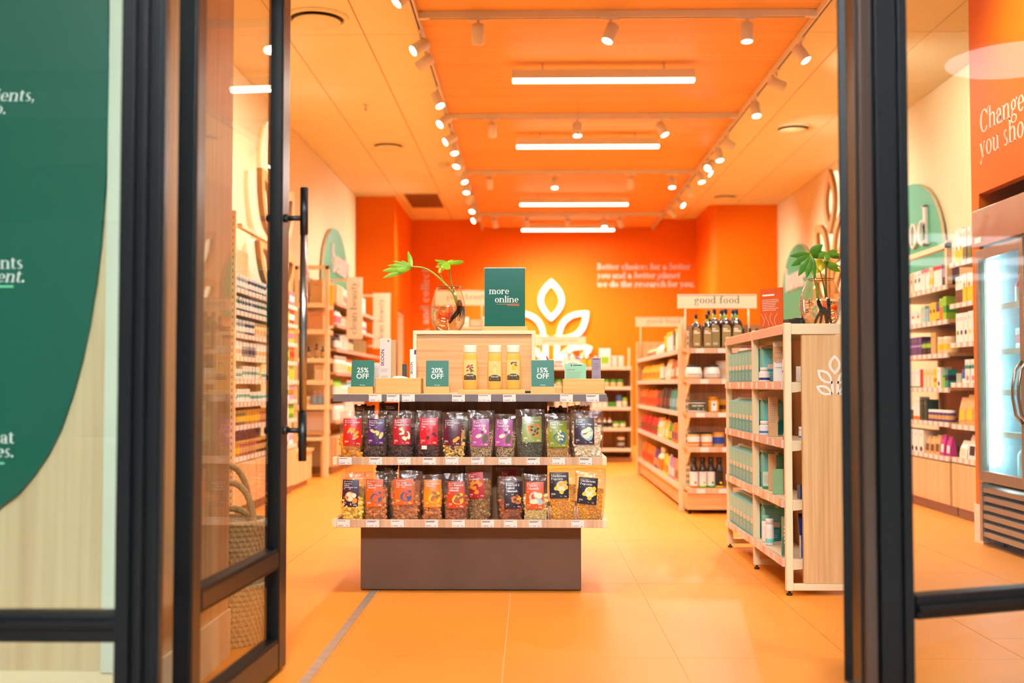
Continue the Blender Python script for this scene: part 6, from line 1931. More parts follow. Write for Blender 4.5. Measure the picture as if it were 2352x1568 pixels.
# end cap shelves that face the door
EY = 8.86
for i, z in enumerate(GL):
    s = obj('end_shelf', MB().box(GX + 0.03, 1.93, EY, GY0 - 0.001, z - 0.022, z, OAK_X), t)
    obj('ticket_strip', MB().box(GX + 0.028, 1.93, EY - 0.012, EY - 0.0005, z - 0.038, z + 0.003, SHELFW), s)
    for k in range(3):
        obj('price_tag', MB().box(0, .065, EY - .0138, EY - .0125, z - .036, z - .002, TAGW), s, (GX + .1 + .17 * k + .03 * (i % 2), 0, 0))
    if i < 4:
        obj('bracket', MB().prism([(0, 0), (-.22, 0), (-.22, -.02), (0, -.15)], -.004, .004, EDGE, Matrix(((0, 0, 1, GX + .06), (1, 0, 0, GY0 - .002), (0, 1, 0, z - .022), (0, 0, 0, 1)))), s)
obj('end_base', MB().box(GX + .03, 1.93, EY + .01, GY0 - .001, .035, .16, OAK_X), t)
sl2 = MB().box(-.0035, .0035, -.0305, -.029, 0, .025, MATS['slot_shadow']).mesh('slot')
for x in (GX + .065, 1.90):
    up = obj('slotted_upright', MB().box(x - .018, x + .018, GY0 - .03, GY0 - .012 + .011, .16, 1.44, CREAM), t)
    if x < 1.5:
        for k in range(26):
            obj('slot', sl2, up, (x - .007, GY0, .22 + .046 * k))
            obj('slot', sl2, up, (x + .007, GY0, .22 + .046 * k))
for x in (GX + .05, 1.88):
    obj('levelling_foot', MB().lathe([(.016, 0), (.018, .01), (.008, .014), (.008, .036)], BLACKP, 10, c=(x, EY + .05)), t)
# signs on posts
def post_sign(u0, u1, vt, vb, Y, s, lab, size, ztop_unit, off=0.0, ink=(44, 110, 74)):
    a, b = at(u0, vt, Y), at(u1, vb, Y)
    w, h = (b.x - a.x) / 2, a.z - b.z
    t = thing('shelf_sign', lab, 'sign', ((a.x + b.x) / 2, Y, b.z))
    p = obj('panel', MB().box(-w, w, -.008, .008, 0, h, MATS['sign_cream']), t, bev=.002)
    obj('edge_line', MB().box(-w + .004, w - .004, -.0088, -.0082, h - .012, h - .006, mat('brown_line', (150, 112, 70), .6)), p)
    obj('lettering', write(MB(), s, size, mat('sign_ink_%d_%d_%d' % ink, ink, .6), face_y((off, -.0085, 0)), 0, h * .5 - size * .2, align='c', track=.04), p)
    for x in (-w * .8, w * .8):
        obj('post', MB().cyl((x, .012, ztop_unit - b.z), (x, .012, h * .5), .008, CREAM, 8), t)
post_sign(1556, 1738, 676, 708, 9.06, 'good food', 'cream sign reading good food above the oil bottles', 0.082, 1.3)
post_sign(1460, 1572, 728, 750, 12.66, 'good food', 'further good food sign at the far end of the gondola', 0.085, 1.3, .04, (170, 160, 120))

# oil bottles on the end cap
OILG = mat('dark_oil_glass', (34, 26, 12), 0.12, coat=.5)
OILL = mat('oil_label', (150, 130, 78), .55)
def oil(h, w):
    b = MB().lathe([(w * .5, 0), (w * .5, h * .60), (w * .42, h * .68), (w * .17, h * .76), (w * .15, h * .9)], OILG, 16, sq=8).mesh('glass')
    c = MB().lathe([(w * .18, h * .88), (w * .18, h)], BLACKP, 12).mesh('cap')
    l = MB()
    poly = [(-w * .4, h * .04), (w * .4, h * .04), (w * .4, h * .5), (w * .25, h * .585), (0, h * .61), (-w * .25, h * .585), (-w * .4, h * .5)]
    flat(l, poly, OILL, face_y((0, -w * .5 - .001, 0)))
    tx = MB()
    M = face_y((0, -w * .5 - .0014, 0))
    rows(tx, -w * .3, w * .05, [h * .475], h * .03, PRINTW, M, ragged=0)
    rows(tx, -w * .3, w * .3, [h * .425], h * .03, PRINTW, M, ragged=0)
    rows(tx, -w * .2, w * .25, [h * .1, h * .13], h * .014, PRINTW, M)
    sn = MB()
    flat(sn, blob(0, h * .80, w * .17, w * .2), mat('neck_seal', (150, 170, 40), .5), face_y((0, -w * .17 - .001, 0)))
    return [('glass', b, []), ('cap', c, []), ('label', l.mesh('label'), [('lettering', tx.mesh('lettering'))]), ('neck_seal', sn.mesh('neck_seal'), [])]
OB, OS = oil(.315, .088), oil(.27, .074)
def gpos(u, z, Y):
    return (at(u, 800, Y).x, Y, z + .0012)
for k, (pr, u, lab) in enumerate(((OS, 1599, 'small dark oil bottle at the open end of the top shelf'), (OS, 1624, 'small dark oil bottle, second from the shelf end'), (OB, 1641, 'tall dark oil bottle beside the small ones'), (OB, 1667, 'tall dark oil bottle in the middle of three'), (OB, 1692, 'tall dark oil bottle closest to the cream shelf unit'))):
    place(pr, 'oil_bottle', lab, 'bottle', gpos(u, GL[0], 8.984 if pr is OB else 8.902), 0, 'olive oil bottles on the end shelf')
for u, s in ((1628, 'first'), (1658, 'second'), (1684, 'third')):
    place(OB, 'oil_bottle', 'tall dark oil bottle in the rear row, %s behind the front ones' % s, 'bottle', gpos(u, GL[0], 9.078), 0, 'olive oil bottles in the rear row')
for k, u in enumerate((1708, 1723, 1739)):
    solo('vinegar_bottle', P_bottle(.024, .16, cBLK, cBLK, cMAG, .55)[0], 'little dark bottle with a magenta label, %s from the oil bottles' % ('first', 'second', 'third')[k], 'bottle', gpos(u, GL[0], 8.93))
# end cap second to fifth shelves
def coco():
    b = MB().lathe([(.058, 0), (.066, .01), (.068, .05), (.06, .085), (.052, .095)], mat('coconut_white', (246, 236, 222), .3), 18).mesh('jar')
    l = MB().lathe([(.054, .093), (.056, .098), (.056, .108), (.05, .11)], cBLK, 18).mesh('lid')
    f = MB().lathe([(.0675, .008), (.0685, .013)], cGOLD, 18, cap0=False, cap1=False).mesh('base_band')
    tx = sans(MB(), 'COCONUT OIL', .016, INK, Matrix.Identity(4), 0, .03, .01)
    tx.v = [(.0695 * math.sin(p[0] / .0695), -.0695 * math.cos(p[0] / .0695), p[1]) for p in tx.v]
    return [('jar', b, [('lettering', tx.mesh('lettering'))]), ('lid', l, []), ('base_band', f, [])]
CO = coco()
place(CO, 'coconut_jar', 'white coconut oil jar at the open end of the second shelf', 'jar', gpos(1593, GL[1], 8.95))
place(CO, 'coconut_jar', 'white coconut oil jar, second from the shelf end', 'jar', gpos(1634, GL[1], 8.95))
solo('coconut_tub', P_tub(.06, .145, cWHITE, cWHITE, cCREAM)[0], 'tall plain white tub at the inner end of the second shelf', 'tub', gpos(1661, GL[1], 9.04))
TAL = jar_proto(.067, .088, mat('tallow_green', (62, 78, 60), .4), mat('tallow_lid', (52, 62, 50), .4), mat('tallow_green', (62, 78, 60)), (.1, .7), 1.0, None, .12, 18)
tt = place(TAL, 'tallow_tub', 'dark green beef tallow tub on the third shelf', 'tub', gpos(1600, GL[2], 8.935))
tx = sans(MB(), 'beef tallow', .022, PRINTW, Matrix.Identity(4), 0, .045, .01)
rows(tx, .0, .05, [.02], .012, PRINTW, Matrix.Identity(4), ragged=0)
tx.v = [(.0685 * math.sin(p[0] / .0685), -.0685 * math.cos(p[0] / .0685), p[1]) for p in tx.v]
obj('lettering', tx, tt)
obj('white_rings', MB().lathe([(.0682, .006), (.0682, .012)], PRINTW, 18, cap0=False, cap1=False).lathe([(.0682, .07), (.0682, .075)], PRINTW, 18, cap0=False, cap1=False), tt)
HON = jar_proto(.042, .118, mat('honey_amber', (226, 150, 16), .15, coat=.5), mat('honey_lid', (214, 150, 40), .35, metal=.4), PAPER, (.1, .7), .86, None, .16, 18)
hj = MB().lathe([(.04, 0), (.043, .01), (.043, .085), (.036, .1)], MATS['honey_amber'], 16, sq=6).mesh('jar')
place([('jar', hj, []), ('lid', MB().lathe([(.037, .098), (.038, .118), (.034, .12)], MATS['honey_lid'], 16).mesh('lid'), []), ('label', flat(MB(), _q(-.022, .01, .022, .085), PAPER, face_y((0, -.044, 0))).mesh('label'), [('emblem', flat(MB(), blob(0, .06, .009, .009), cOLIVE, face_y((0, -.0445, 0))).mesh('emblem'))])], 'honey_jar', 'square honey jar with a white label on the third shelf', 'jar', gpos(1637, GL[2], 8.95))
solo('honey_jar', P_tub(.04, .1, mat('honey_amber', (226, 150, 16)), cGOLD, cAMB)[0], 'honey jar at the inner end of the third shelf', 'jar', gpos(1659, GL[2], 9.02))
ALM = jar_proto(.048, .112, mat('nut_butter', (222, 164, 84), .4), cBLK, PAPER, (.14, .72), .97, cORG, .12, 16)
for k, u in enumerate((1592, 1621)):
    place(ALM, 'nut_butter_jar', ('nut butter jar with a wide white label at the shelf end', 'nut butter jar with a wide white label, second from the end')[k], 'jar', gpos(u, GL[3], 8.94))
place(jar_proto(.048, .112, MATS['nut_butter'], cGOLD, mat('tahini_blue', (24, 66, 160), .4), (.2, .68), .97, None, .12, 16), 'nut_butter_jar', 'nut butter jar with a royal blue label', 'jar', gpos(1648, GL[3], 8.95))
SAU = lambda lab, foot: [('glass', MB().lathe([(.030, 0), (.032, .01), (.032, .14), (.025, .165), (.019, .18), (.019, .195)], OILG, 16).mesh('glass'), []), ('cap', MB().lathe([(.021, .19), (.022, .235)], BLACKP, 14).mesh('cap'), []), ('label', MB().lathe([(.0323, .006), (.0326, .014), (.0326, .125)], lab, 16, cap0=False, cap1=False).mesh('label'), [('band', MB().lathe([(.033, .004), (.033, .016)], foot, 16, cap0=False, cap1=False).mesh('band')), ('emblem', flat(MB(), blob(.008, .04, .01, .01), foot, face_y((0, -.0335, 0))).mesh('emblem'))])]
place(SAU(PAPER, cORG), 'sauce_bottle', 'dark sauce bottle with a white and orange label', 'bottle', gpos(1592, GL[4], 8.94), 0)
place(SAU(PAPER, cLIME), 'sauce_bottle', 'dark sauce bottle with a white and green label beside the orange one', 'bottle', gpos(1612, GL[4], 8.945), 0)
place(SAU(PAPER, cGREEN), 'sauce_bottle', 'dark sauce bottle with a white and green label beside the black one', 'bottle', gpos(1631, GL[4], 8.95), 0)
place(SAU(BLACKP, cYEL), 'sauce_bottle', 'black labelled sauce bottle with yellow print', 'bottle', gpos(1650, GL[4], 8.94), 0)
# bagged food along the aisle side
UG = 'the good food gondola'
GR = ('top', 'second', 'third', 'fourth', 'lowest')
gm = [
    [(P_box(.09, .17, cWHITE, cLIME, (.86, 1.0), None, .1), 'snack_box', 'white carton with a lime top', 'carton', 2), (P_box(.07, .18, cLIME, cGREEN, (.6, .8)), 'snack_box', 'lime carton', 'carton', 1), (P_box(.06, .17, cBLK, cPINK, (.0, .25)), 'snack_box', 'black and pink carton', 'carton', 1), (P_box(.06, .17, cLIL, cRED, (.8, 1)), 'snack_box', 'lilac carton', 'carton', 1), (P_box(.1, .17, cWHITE, cLIME, (.8, 1.0), None, .1), 'snack_box', 'big white carton with a green lid', 'carton', 4), (P_box(.09, .15, cYEL, cORG, (0, .3)), 'snack_box', 'yellow carton', 'carton', 2), (P_bag(.14, .1, cWHITE, cCREAM, d=.1), 'snack_bag', 'low white bag', 'bag', 5), (P_bag(.13, .09, cTAN, cBRN, d=.1), 'snack_bag', 'low tan bag', 'bag', 6)],
    [(P_bag(.12, .2, cORG, cWHITE, cTERR), 'snack_bag', 'orange and white bag', 'bag', 3), (P_bag(.12, .19, cTERR, cCREAM), 'snack_bag', 'terracotta bag', 'bag', 2), (P_bag(.13, .2, cCREAM, cWHITE), 'snack_bag', 'cream bag', 'bag', 3), (P_box(.12, .12, cWHITE, cGREEN, (0, .14)), 'snack_box', 'square white carton with a green foot', 'carton', 2), (P_bag(.12, .17, cYEL, cORG), 'snack_bag', 'bright yellow bag', 'bag', 14)],
    [(P_bag(.11, .2, cORG, cYEL), 'snack_bag', 'orange and yellow bag', 'bag', 2), (P_bag(.11, .2, cTEAL, cSKY), 'snack_bag', 'teal bag', 'bag', 4), (P_bag(.11, .2, cBLK, cBRN), 'snack_bag', 'black bag', 'bag', 5), (P_bag(.11, .18, cBRN, cRED), 'snack_bag', 'brown bag', 'bag', 4), (P_bag(.12, .18, cORG, cRED), 'snack_bag', 'orange and red bag', 'bag', 14)],
    [(P_bag(.09, .17, cNAVY, cWHITE, cLIME), 'snack_bag', 'navy and lime bag', 'bag', 2), (P_bag(.1, .17, cORG, cPUR), 'snack_bag', 'orange and purple bag', 'bag', 4), (P_bag(.1, .16, cGREEN, cYEL), 'snack_bag', 'green bag', 'bag', 2), (P_bag(.12, .19, cYEL, cWHITE, cTAN), 'snack_bag', 'yellow and white bag', 'bag', 3), (P_bag(.12, .19, cWHITE, cLIME, cTAN), 'snack_bag', 'white bag with a lime panel', 'bag', 3), (P_bag(.11, .18, cRED, cBRN), 'snack_bag', 'red bag', 'bag', 14)],
    [(P_bag(.07, .17, cRED, cBLUE), 'snack_bag', 'slim red and blue bag', 'bag', 2), (P_bag(.08, .19, cTAN, cBRN), 'snack_bag', 'tan bag', 'bag', 3), (P_bag(.09, .2, cPINK, cWHITE), 'snack_bag', 'pink bag', 'bag', 2), (P_bag(.09, .2, cLIL, cWHITE), 'snack_bag', 'lilac bag', 'bag', 2), (P_bag(.1, .19, cYEL, cORG), 'snack_bag', 'yellow and orange bag', 'bag', 4), (P_bottle(.045, .22, cCREAM, cWHITE, cORG), 'shake_bottle', 'cream bottle with an orange label', 'bottle', 3), (P_bag(.11, .2, cPUR, cTAN), 'snack_bag', 'purple bag', 'bag', 4), (P_bag(.11, .2, cORG, cRED), 'snack_bag', 'deep orange bag', 'bag', 10)],
]
for i, z in enumerate(GL):
    fill_row(gm[i], -1, GX - .002, GY0 + .06, GY1 - .05, z, UG, GR[i], rnd, gap=.006)

# ---------------------------------------------------------------- personal care unit before the back wall
PY, PX0, PX1 = 14.78, -0.35, 1.32
PL = (1.245, 0.985, 0.72, 0.45, 0.185)
t = thing('personal_care_unit', 'oak backed shelf unit under the personal care sign', 'shelf unit', (0, 0, 0))
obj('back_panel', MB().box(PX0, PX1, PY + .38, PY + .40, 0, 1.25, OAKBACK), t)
for x in (PX0, .46, PX1 - .03):
    obj('upright', MB().box(x, x + .03, PY + .34, PY + .38, 0, 1.5 if x > 0 else 1.28, CREAM), t)
for x in (PX0, PX1 - .02):
    obj('side_panel', MB().box(x, x + .02, PY + .06, PY + .34, 0.06, 1.25, OAK_Z), t)
obj('plinth', MB().box(PX0, PX1, PY + .05, PY + .34, 0, .06, MATS['plinth_brown']), t)
for z in PL:
    s = obj('shelf', MB().box(PX0 + .02, PX1 - .02, PY, PY + .38, z - .025, z, OAK_X), t)
    obj('ticket_strip', MB().box(PX0 + .02, PX1 - .02, PY - .012, PY - .001, z - .042, z + .002, mat('pale_ticket_strip', (246, 220, 196), .4)), s)
post_sign(1228, 1345, 772, 793, 14.98, 'personal care', 'cream sign reading personal care before the back wall', 0.075, 1.25, 0.0, (176, 164, 124))
def prow(items, z, row, x0):
    x = x0
    for (me, w), name, desc, cat, n in items:
        lab = '%s on the %s shelf of the personal care unit' % (desc, row)
        dep = max(abs(v.co.y) for v in me.vertices)
        for k in range(n):
            if x + w > PX1 - .03:
                return
            if n > 1:
                lab = '%s %s from the beauty side, %s shelf, personal care unit' % (NUM[k], desc, row)
            solo(name, me, lab, cat, (x + w / 2, PY + .015 + dep + .01 * rnd.random(), z + .0012), 0, '%s, %s shelf of the personal care unit' % (desc, row) if n > 1 else None)
            x += w + .006
prow([(P_box(.1, .07, cMAG, cPINK, (0, .4)), 'soap_box', 'magenta carton', 'carton', 1), (P_tub(.05, .09, cPINK, cWHITE, cWHITE), 'cream_jar', 'pink and white jar', 'jar', 2), (P_bottle(.035, .22, cWHITE, cWHITE, cWHITE), 'soap_bottle', 'slim white bottle', 'bottle', 2), (P_bottle(.034, .17, cBLUE, cBLK, cWHITE), 'soap_bottle', 'blue bottle', 'bottle', 1), (P_bottle(.034, .17, cORG, cBLK, cYEL), 'soap_bottle', 'orange bottle', 'bottle', 2), (P_bottle(.034, .17, cWHITE, cBLK, cRED), 'soap_bottle', 'white bottle with a black cap', 'bottle', 1), (P_bag(.15, .24, cWHITE, cLIME), 'refill_pouch', 'white refill pouch with a green print', 'pouch', 1), (P_tub(.038, .14, cWHITE, cWHITE, cWHITE, .25), 'soap_tub', 'plain white tub', 'tub', 7)], PL[0], 'top', .09)
prow([(P_tub(.04, .09, cCREAM, cGREEN, cYEL, .4), 'soap_tub', 'cream tub with a green lid', 'tub', 16)], PL[1], 'second', .05)
prow([(P_tub(.04, .12, cWHITE, cWHITE, cCREAM), 'soap_tub', 'white tub', 'tub', 4), (P_box(.06, .14, cGREY), 'soap_box', 'grey carton', 'carton', 2), (P_box(.06, .13, cWHITE, cGREY, (.5, 1)), 'soap_box', 'white and grey carton', 'carton', 3), (P_box(.05, .06, cGREEN), 'soap_box', 'small green carton', 'carton', 2), (P_box(.06, .15, cWHITE, cBLUE, (.5, 1)), 'soap_box', 'white carton with a blue top', 'carton', 1), (P_tub(.035, .12, cWHITE, cLIME, cCREAM, .4), 'soap_tub', 'white tub with a lime lid', 'tub', 1), (P_bottle(.035, .15, cSKY, cWHITE, cWHITE), 'soap_bottle', 'pale blue bottle', 'bottle', 1)], PL[2], 'third', .3)
prow([(P_bottle(.03, .13, cWHITE, cTAN, cBLK), 'soap_bottle', 'white bottle with a dark label', 'bottle', 5), (P_tub(.04, .08, cLIME, cGREEN, cWHITE), 'soap_tub', 'lime green tub', 'tub', 2), (P_box(.1, .08, cORG, cCREAM, (0, .5)), 'soap_box', 'orange carton', 'carton', 1), (P_box(.16, .16, cPINK, cSKY, (0, .4)), 'soap_box', 'large pink and blue carton', 'carton', 1)], PL[3], 'fourth', .72)
prow([(P_tub(.05, .14, cBLK, cCREAM, cGREY, .25), 'soap_tub', 'black tub with a pale lid', 'tub', 1), (P_box(.06, .17, cSKY, cBLUE, (.0, .5)), 'soap_box', 'blue carton', 'carton', 1)], PL[4], 'lowest', 1.12)
# pure beauty stand behind the counter vase
t = thing('beauty_stand', 'pale freestanding unit behind the counter carrying the pure beauty sign', 'shelf unit', (0, 0, 0))
obj('body', MB().box(-.95, -.42, 13.3, 13.7, .0, 1.66, OAK_Z), t)
obj('top', MB().box(-.97, -.40, 13.28, 13.72, 1.66, 1.69, EDGE), t)
solo('gift_box', P_box(.2, .09, cCREAM, cPINK, (0, .2))[0], 'low cream carton on top of the pure beauty stand', 'carton', (-.62, 13.47, 1.692))
solo('gift_box', P_box(.16, .13, cWHITE)[0], 'white carton behind the low one on the pure beauty stand', 'carton', (-.52, 13.56, 1.692))
solo('cotton_ball_bag', P_bag(.12, .12, cWHITE, cCREAM)[0], 'puffy white bag on top of the pure beauty stand', 'bag', (-.80, 13.42, 1.692))
post_sign(1000, 1118, 667, 701, 13.35, 'pure beauty', 'cream sign reading pure beauty behind the counter vase', 0.092, 1.69, .08, (100, 128, 100))

# ---------------------------------------------------------------- right wall shelving beside the fridge
XFR, XBR = 3.20, 3.80
RLa = (1.776, 1.51, 1.25, 0.982, 0.715, 0.452)
RLb = (1.927, 1.617, 1.32, 1.02, 0.707, 0.457)
wall_unit('wall_shelving', 'oak wall shelving of tea and remedy cartons under the food sign', -1, XFR, XBR, 8.74, 10.6, RLa, 2.0, (8.78, 10.5), 0.45, 2)
wall_unit('wall_shelving', 'taller oak wall shelving of supplement cartons beside the fridge', -1, XFR, XBR, 7.42, 8.70, RLb, 2.22, (7.46, 8.68), 0.455, 2)
t = thing('shelf_header', 'cream header rail and board above the tea cartons', 'header frame', (0, 0, 0))
obj('rail', MB().box(3.20, 3.24, 8.74, 10.6, 2.06, 2.10, EDGE), t)
obj('board', MB().box(3.76, 3.79, 8.76, 10.33, 1.80, 2.05, OAK_Y), t)
obj('post', MB().box(3.20, 3.24, 8.74, 8.78, 1.78, 2.12, CREAM), t)
UT = 'the tea shelving'
ta = [
    [(P_box(.085, .17, cNAVY, cLIL, (.4, .8)), 'tea_box', 'navy and lilac carton', 'carton', 1), (P_box(.085, .17, cWHITE, cRED, (.8, 1)), 'tea_box', 'white carton with a red top', 'carton', 2), (P_box(.085, .17, cCREAM, cYEL, (.2, .5)), 'tea_box', 'cream and yellow carton', 'carton', 1), (P_box(.085, .17, cWHITE, cPINK, (.84, 1)), 'tea_box', 'white carton with a pink top', 'carton', 2), (P_box(.085, .17, cWHITE, cDKG, (0, .05), cOLIVE), 'tea_box', 'white carton with an olive dot', 'carton', 2), (P_box(.08, .17, cCREAM, None, (0, .1), cRED), 'tea_box', 'cream carton with a red dot', 'carton', 6)],
    [(P_box(.07, .18, cLIME, cGREEN, (.3, .6)), 'tea_box', 'lime green carton', 'carton', 1), (P_box(.07, .17, cORG, cLIME, (.6, 1)), 'tea_box', 'orange and green carton', 'carton', 1), (P_box(.065, .14, cPUR, cYEL, (.1, .5)), 'tea_box', 'purple carton', 'carton', 1), (P_box(.075, .15, cYEL, None, (0, .1), cBRN), 'tea_box', 'yellow carton with a brown dot', 'carton', 2), (P_box(.08, .11, cSKY, None, (0, .1), cPINK), 'tea_box', 'pale blue low carton', 'carton', 1), (P_box(.09, .14, C('pack_mint', 180, 206, 170), None), 'tea_box', 'mint carton', 'carton', 1), (P_box(.12, .11, cWHITE, None, (0, .1), cORG), 'tea_box', 'white low carton with an orange dot', 'carton', 6)],
    [(P_tub(.06, .13, cCREAM, cCREAM, cYEL), 'tea_tin', 'cream tin with a yellow label', 'tin', 2), (P_box(.1, .17, cTAN, None), 'tea_box', 'tan tall carton', 'carton', 1), (P_box(.09, .11, cBLK, cLIME, (.5, .8)), 'tea_box', 'black carton with a green band', 'carton', 2), (P_box(.085, .15, cPUR, cLIL, (.45, .55)), 'tea_box', 'purple carton with a lilac band', 'carton', 6)],
    [(P_box(.06, .14, cTEAL, cNAVY, (.4, .7)), 'tea_box', 'teal and navy carton', 'carton', 1), (P_tub(.035, .1, cLIME, cGREEN, cLIME), 'tea_tin', 'lime tin', 'tin', 1), (P_box(.075, .16, cWHITE, None, (0, .1), cPUR, dz=.2), 'tea_box', 'white carton with a purple mark', 'carton', 1), (P_box(.075, .15, cYEL, cORG, (.3, .5)), 'tea_box', 'yellow and orange carton', 'carton', 1), (P_box(.07, .15, cCREAM, None, (0, .1), cYEL, dz=.75), 'tea_box', 'cream carton with a yellow dot', 'carton', 3), (P_box(.06, .15, cWHITE, cRED, (.0, 1.0)), 'tea_box', 'red carton', 'carton', 1), (P_box(.06, .15, cWHITE, cGREEN, (0, .08)), 'tea_box', 'white carton with a green foot', 'carton', 7)],
    [(P_tub(.035, .09, cPUR, cWHITE, cTAN), 'tea_tin', 'white lidded jar with a purple label', 'jar', 6), (P_box(.08, .17, cDKG, None), 'tea_box', 'green tall carton', 'carton', 2), (P_box(.07, .19, cWHITE, cORG, (0, .16)), 'tea_box', 'tall white carton with an orange foot', 'carton', 2), (P_tub(.038, .1, cBRN, cWHITE, cOLIVE), 'tea_tin', 'brown jar with a white lid', 'jar', 8)],
    [(P_bag(.1, .17, cMAG, cWHITE), 'snack_bag', 'magenta bag with a white emblem', 'bag', 2), (P_bag(.1, .16, cTAN, cBRN), 'snack_bag', 'kraft brown bag', 'bag', 3), (P_box(.1, .18, cWHITE, None, (0, .1), cBLK, dz=.14, d=.14), 'tea_box', 'large white carton with a black leaf mark', 'carton', 7)],
]
R6 = ('top', 'second', 'third', 'fourth', 'fifth', 'lowest')
for i, z in enumerate(RLa):
    fill_row(ta[i], -1, XFR, 8.80, 10.2, z, UT, R6[i], rnd, gap=.006)
US = 'the fridge-side shelving'
tb = [
    [(P_box(.075, .25, cWHITE, cYEL, (0, .35), cGOLD, dz=.42), 'supplement_box', 'tall white carton with a yellow foot', 'carton', 2), (P_box(.075, .24, cWHITE, cOLIVE, (0, .42)), 'supplement_box', 'tall white carton with an olive foot', 'carton', 4), (P_box(.075, .25, cWHITE, cDKG, (0, .3)), 'supplement_box', 'tall white carton with a green foot', 'carton', 8)],
    [(P_box(.07, .2, cWHITE, cBRN, (0, .5)), 'supplement_box', 'white carton with a brown lower half', 'carton', 2), (P_box(.075, .21, cWHITE, cYEL, (0, .52), cGOLD, dz=.6), 'supplement_box', 'white carton with a yellow lower half', 'carton', 3), (P_box(.075, .21, cWHITE, cYEL, (0, .4)), 'supplement_box', 'white carton with a yellow third', 'carton', 7)],
    [(P_box(.072, .22, cWHITE, None, (0, .1), cGREEN, dz=.34), 'supplement_box', 'white carton with a green mark', 'carton', 1), (P_box(.072, .22, cWHITE, None, (0, .1), cPUR, dz=.34), 'supplement_box', 'white carton with a purple mark', 'carton', 1), (P_box(.072, .22, cWHITE, None, (0, .1), cBLK, dz=.34), 'supplement_box', 'white carton with a black mark', 'carton', 1), (P_box(.072, .225, cWHITE, None, (0, .1), cYEL, dz=.34), 'supplement_box', 'white carton with a yellow mark', 'carton', 9)],
    [(P_box(.1, .07, C('pack_celadon', 168, 176, 150)), 'supplement_box', 'low celadon carton', 'carton', 1), (P_box(.06, .10, cWHITE, cBLUE, (.3, 1)), 'supplement_box', 'white and blue carton', 'carton', 1), (P_box(.09, .17, cWHITE, cTEAL, (.6, .75), cPINK, dz=.2), 'supplement_box', 'white teal-banded carton with a pink mark', 'carton', 2), (P_box(.095, .26, cWHITE, cTEAL, (.72, .9), cBLK, dz=.4), 'supplement_box', 'tall white carton with a teal band', 'carton', 6)],
    [(P_bag(.13, .23, cTAN, cYEL), 'coffee_bag', 'kraft coffee bag with a yellow label', 'bag', 2), (P_bag(.13, .23, cTAN, cNAVY), 'coffee_bag', 'kraft coffee bag with a navy label', 'bag', 5)],
    [(P_bag(.15, .15, cWHITE, cCREAM), 'oat_bag', 'low white bag', 'bag', 1), (P_bag(.15, .2, cWHITE, cBLK), 'oat_bag', 'white bag with a black label', 'bag', 1), (P_bag(.15, .2, cWHITE, cBRN), 'oat_bag', 'white bag with a brown label', 'bag', 5)],
]
for i, z in enumerate(RLb):
    fill_row(tb[i], -1, XFR, 7.46, 8.62, z, US, R6[i], rnd, gap=.004, order=-1)

# ================================================================== FRIDGE IN ITS ORANGE SURROUND
FX = 2.82                                   # front of the fridge doors
sg = struct('wall_fridge_surround', MB().box(2.86, XR, 7.24, 7.36, 0.24, ZC, ORANGE).box(2.86, 2.92, 3.6, 7.24, 2.22, ZC, ORANGE))
obj('base_block', MB().box(2.85, 3.1, 7.23, 7.37, 0.0, 0.24, mat('surround_base', (240, 226, 200), .6)), sg)
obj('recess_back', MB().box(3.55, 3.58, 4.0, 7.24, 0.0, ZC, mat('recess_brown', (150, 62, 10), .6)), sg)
m = MB()
for s, u, v in (('Change the way', 2250, 308), ('you shop, for', 2250, 364)):
    p = atx(u, v, 2.858)
    write(m, s, 0.205, PRINTW, face_nx((2.8595, p.y, p.z)), 0, 0)
obj('lettering', m, sg)
t = thing('drinks_fridge', 'stainless steel glass door fridge glowing cold white', 'fridge', (0, 0, 0))
FY0, FY1 = 5.72, 7.20
COLD = mat('fridge_liner', (214, 238, 244), 0.4)
obj('header', MB().box(FX - .02, FX + .6, FY0, FY1, 1.865, 2.10, STEELM), t, bev=.004)
cab = MB()
cab.box(FX + .62, FX + .66, FY0, FY1, .40, 1.865, COLD)
cab.box(FX + .05, FX + .62, FY1 - .03, FY1, .10, 1.865, COLD, mats={'back': STEEL})
cab.box(FX + .05, FX + .62, FY0, FY0 + .03, .10, 1.865, COLD)
cab.box(FX + .05, FX + .62, FY0 + .03, FY1 - .03, .40, .43, COLD)
cab.box(FX + .05, FX + .62, FY0 + .03, FY1 - .03, 1.84, 1.865, COLD)
obj('cabinet', cab, t)
obj('base', MB().box(FX + .06, FX + .62, FY0, FY1, .05, .395, mat('fridge_dark', (52, 54, 56), .6)), t)
FRM = mat('fridge_door_frame', (172, 160, 146), .35, metal=.7)
for d0, d1 in ((6.50, 7.19), (5.75, 6.48)):
    d = obj('door', MB().box(FX - .01, FX + .03, d0, d0 + .055, .405, 1.85, FRM).box(FX - .01, FX + .03, d1 - .055, d1, .405, 1.85, FRM).box(FX - .01, FX + .03, d0 + .055, d1 - .055, .405, .47, FRM).box(FX - .01, FX + .03, d0 + .055, d1 - .055, 1.785, 1.85, FRM), t, bev=.003)
    obj('pane', MB().box(FX + .008, FX + .014, d0 + .05, d1 - .05, .465, 1.79, clear_mat('fridge_glass', (236, 250, 252), fres=1.3)), d)
    hy = d0 + .028 if d0 > 6.4 else d1 - .028
    hp = [(FX - .012, hy, 1.14), (FX - .05, hy, 1.09), (FX - .066, hy, .99), (FX - .066, hy, .93), (FX - .05, hy, .83), (FX - .012, hy, .78)]
    obj('door_handle', MB().tube(hp, .009, STEEL, 10), d)
obj('badge', MB().box(FX - .023, FX - .0205, 7.06, 7.16, 1.89, 1.925, WHITE), t)
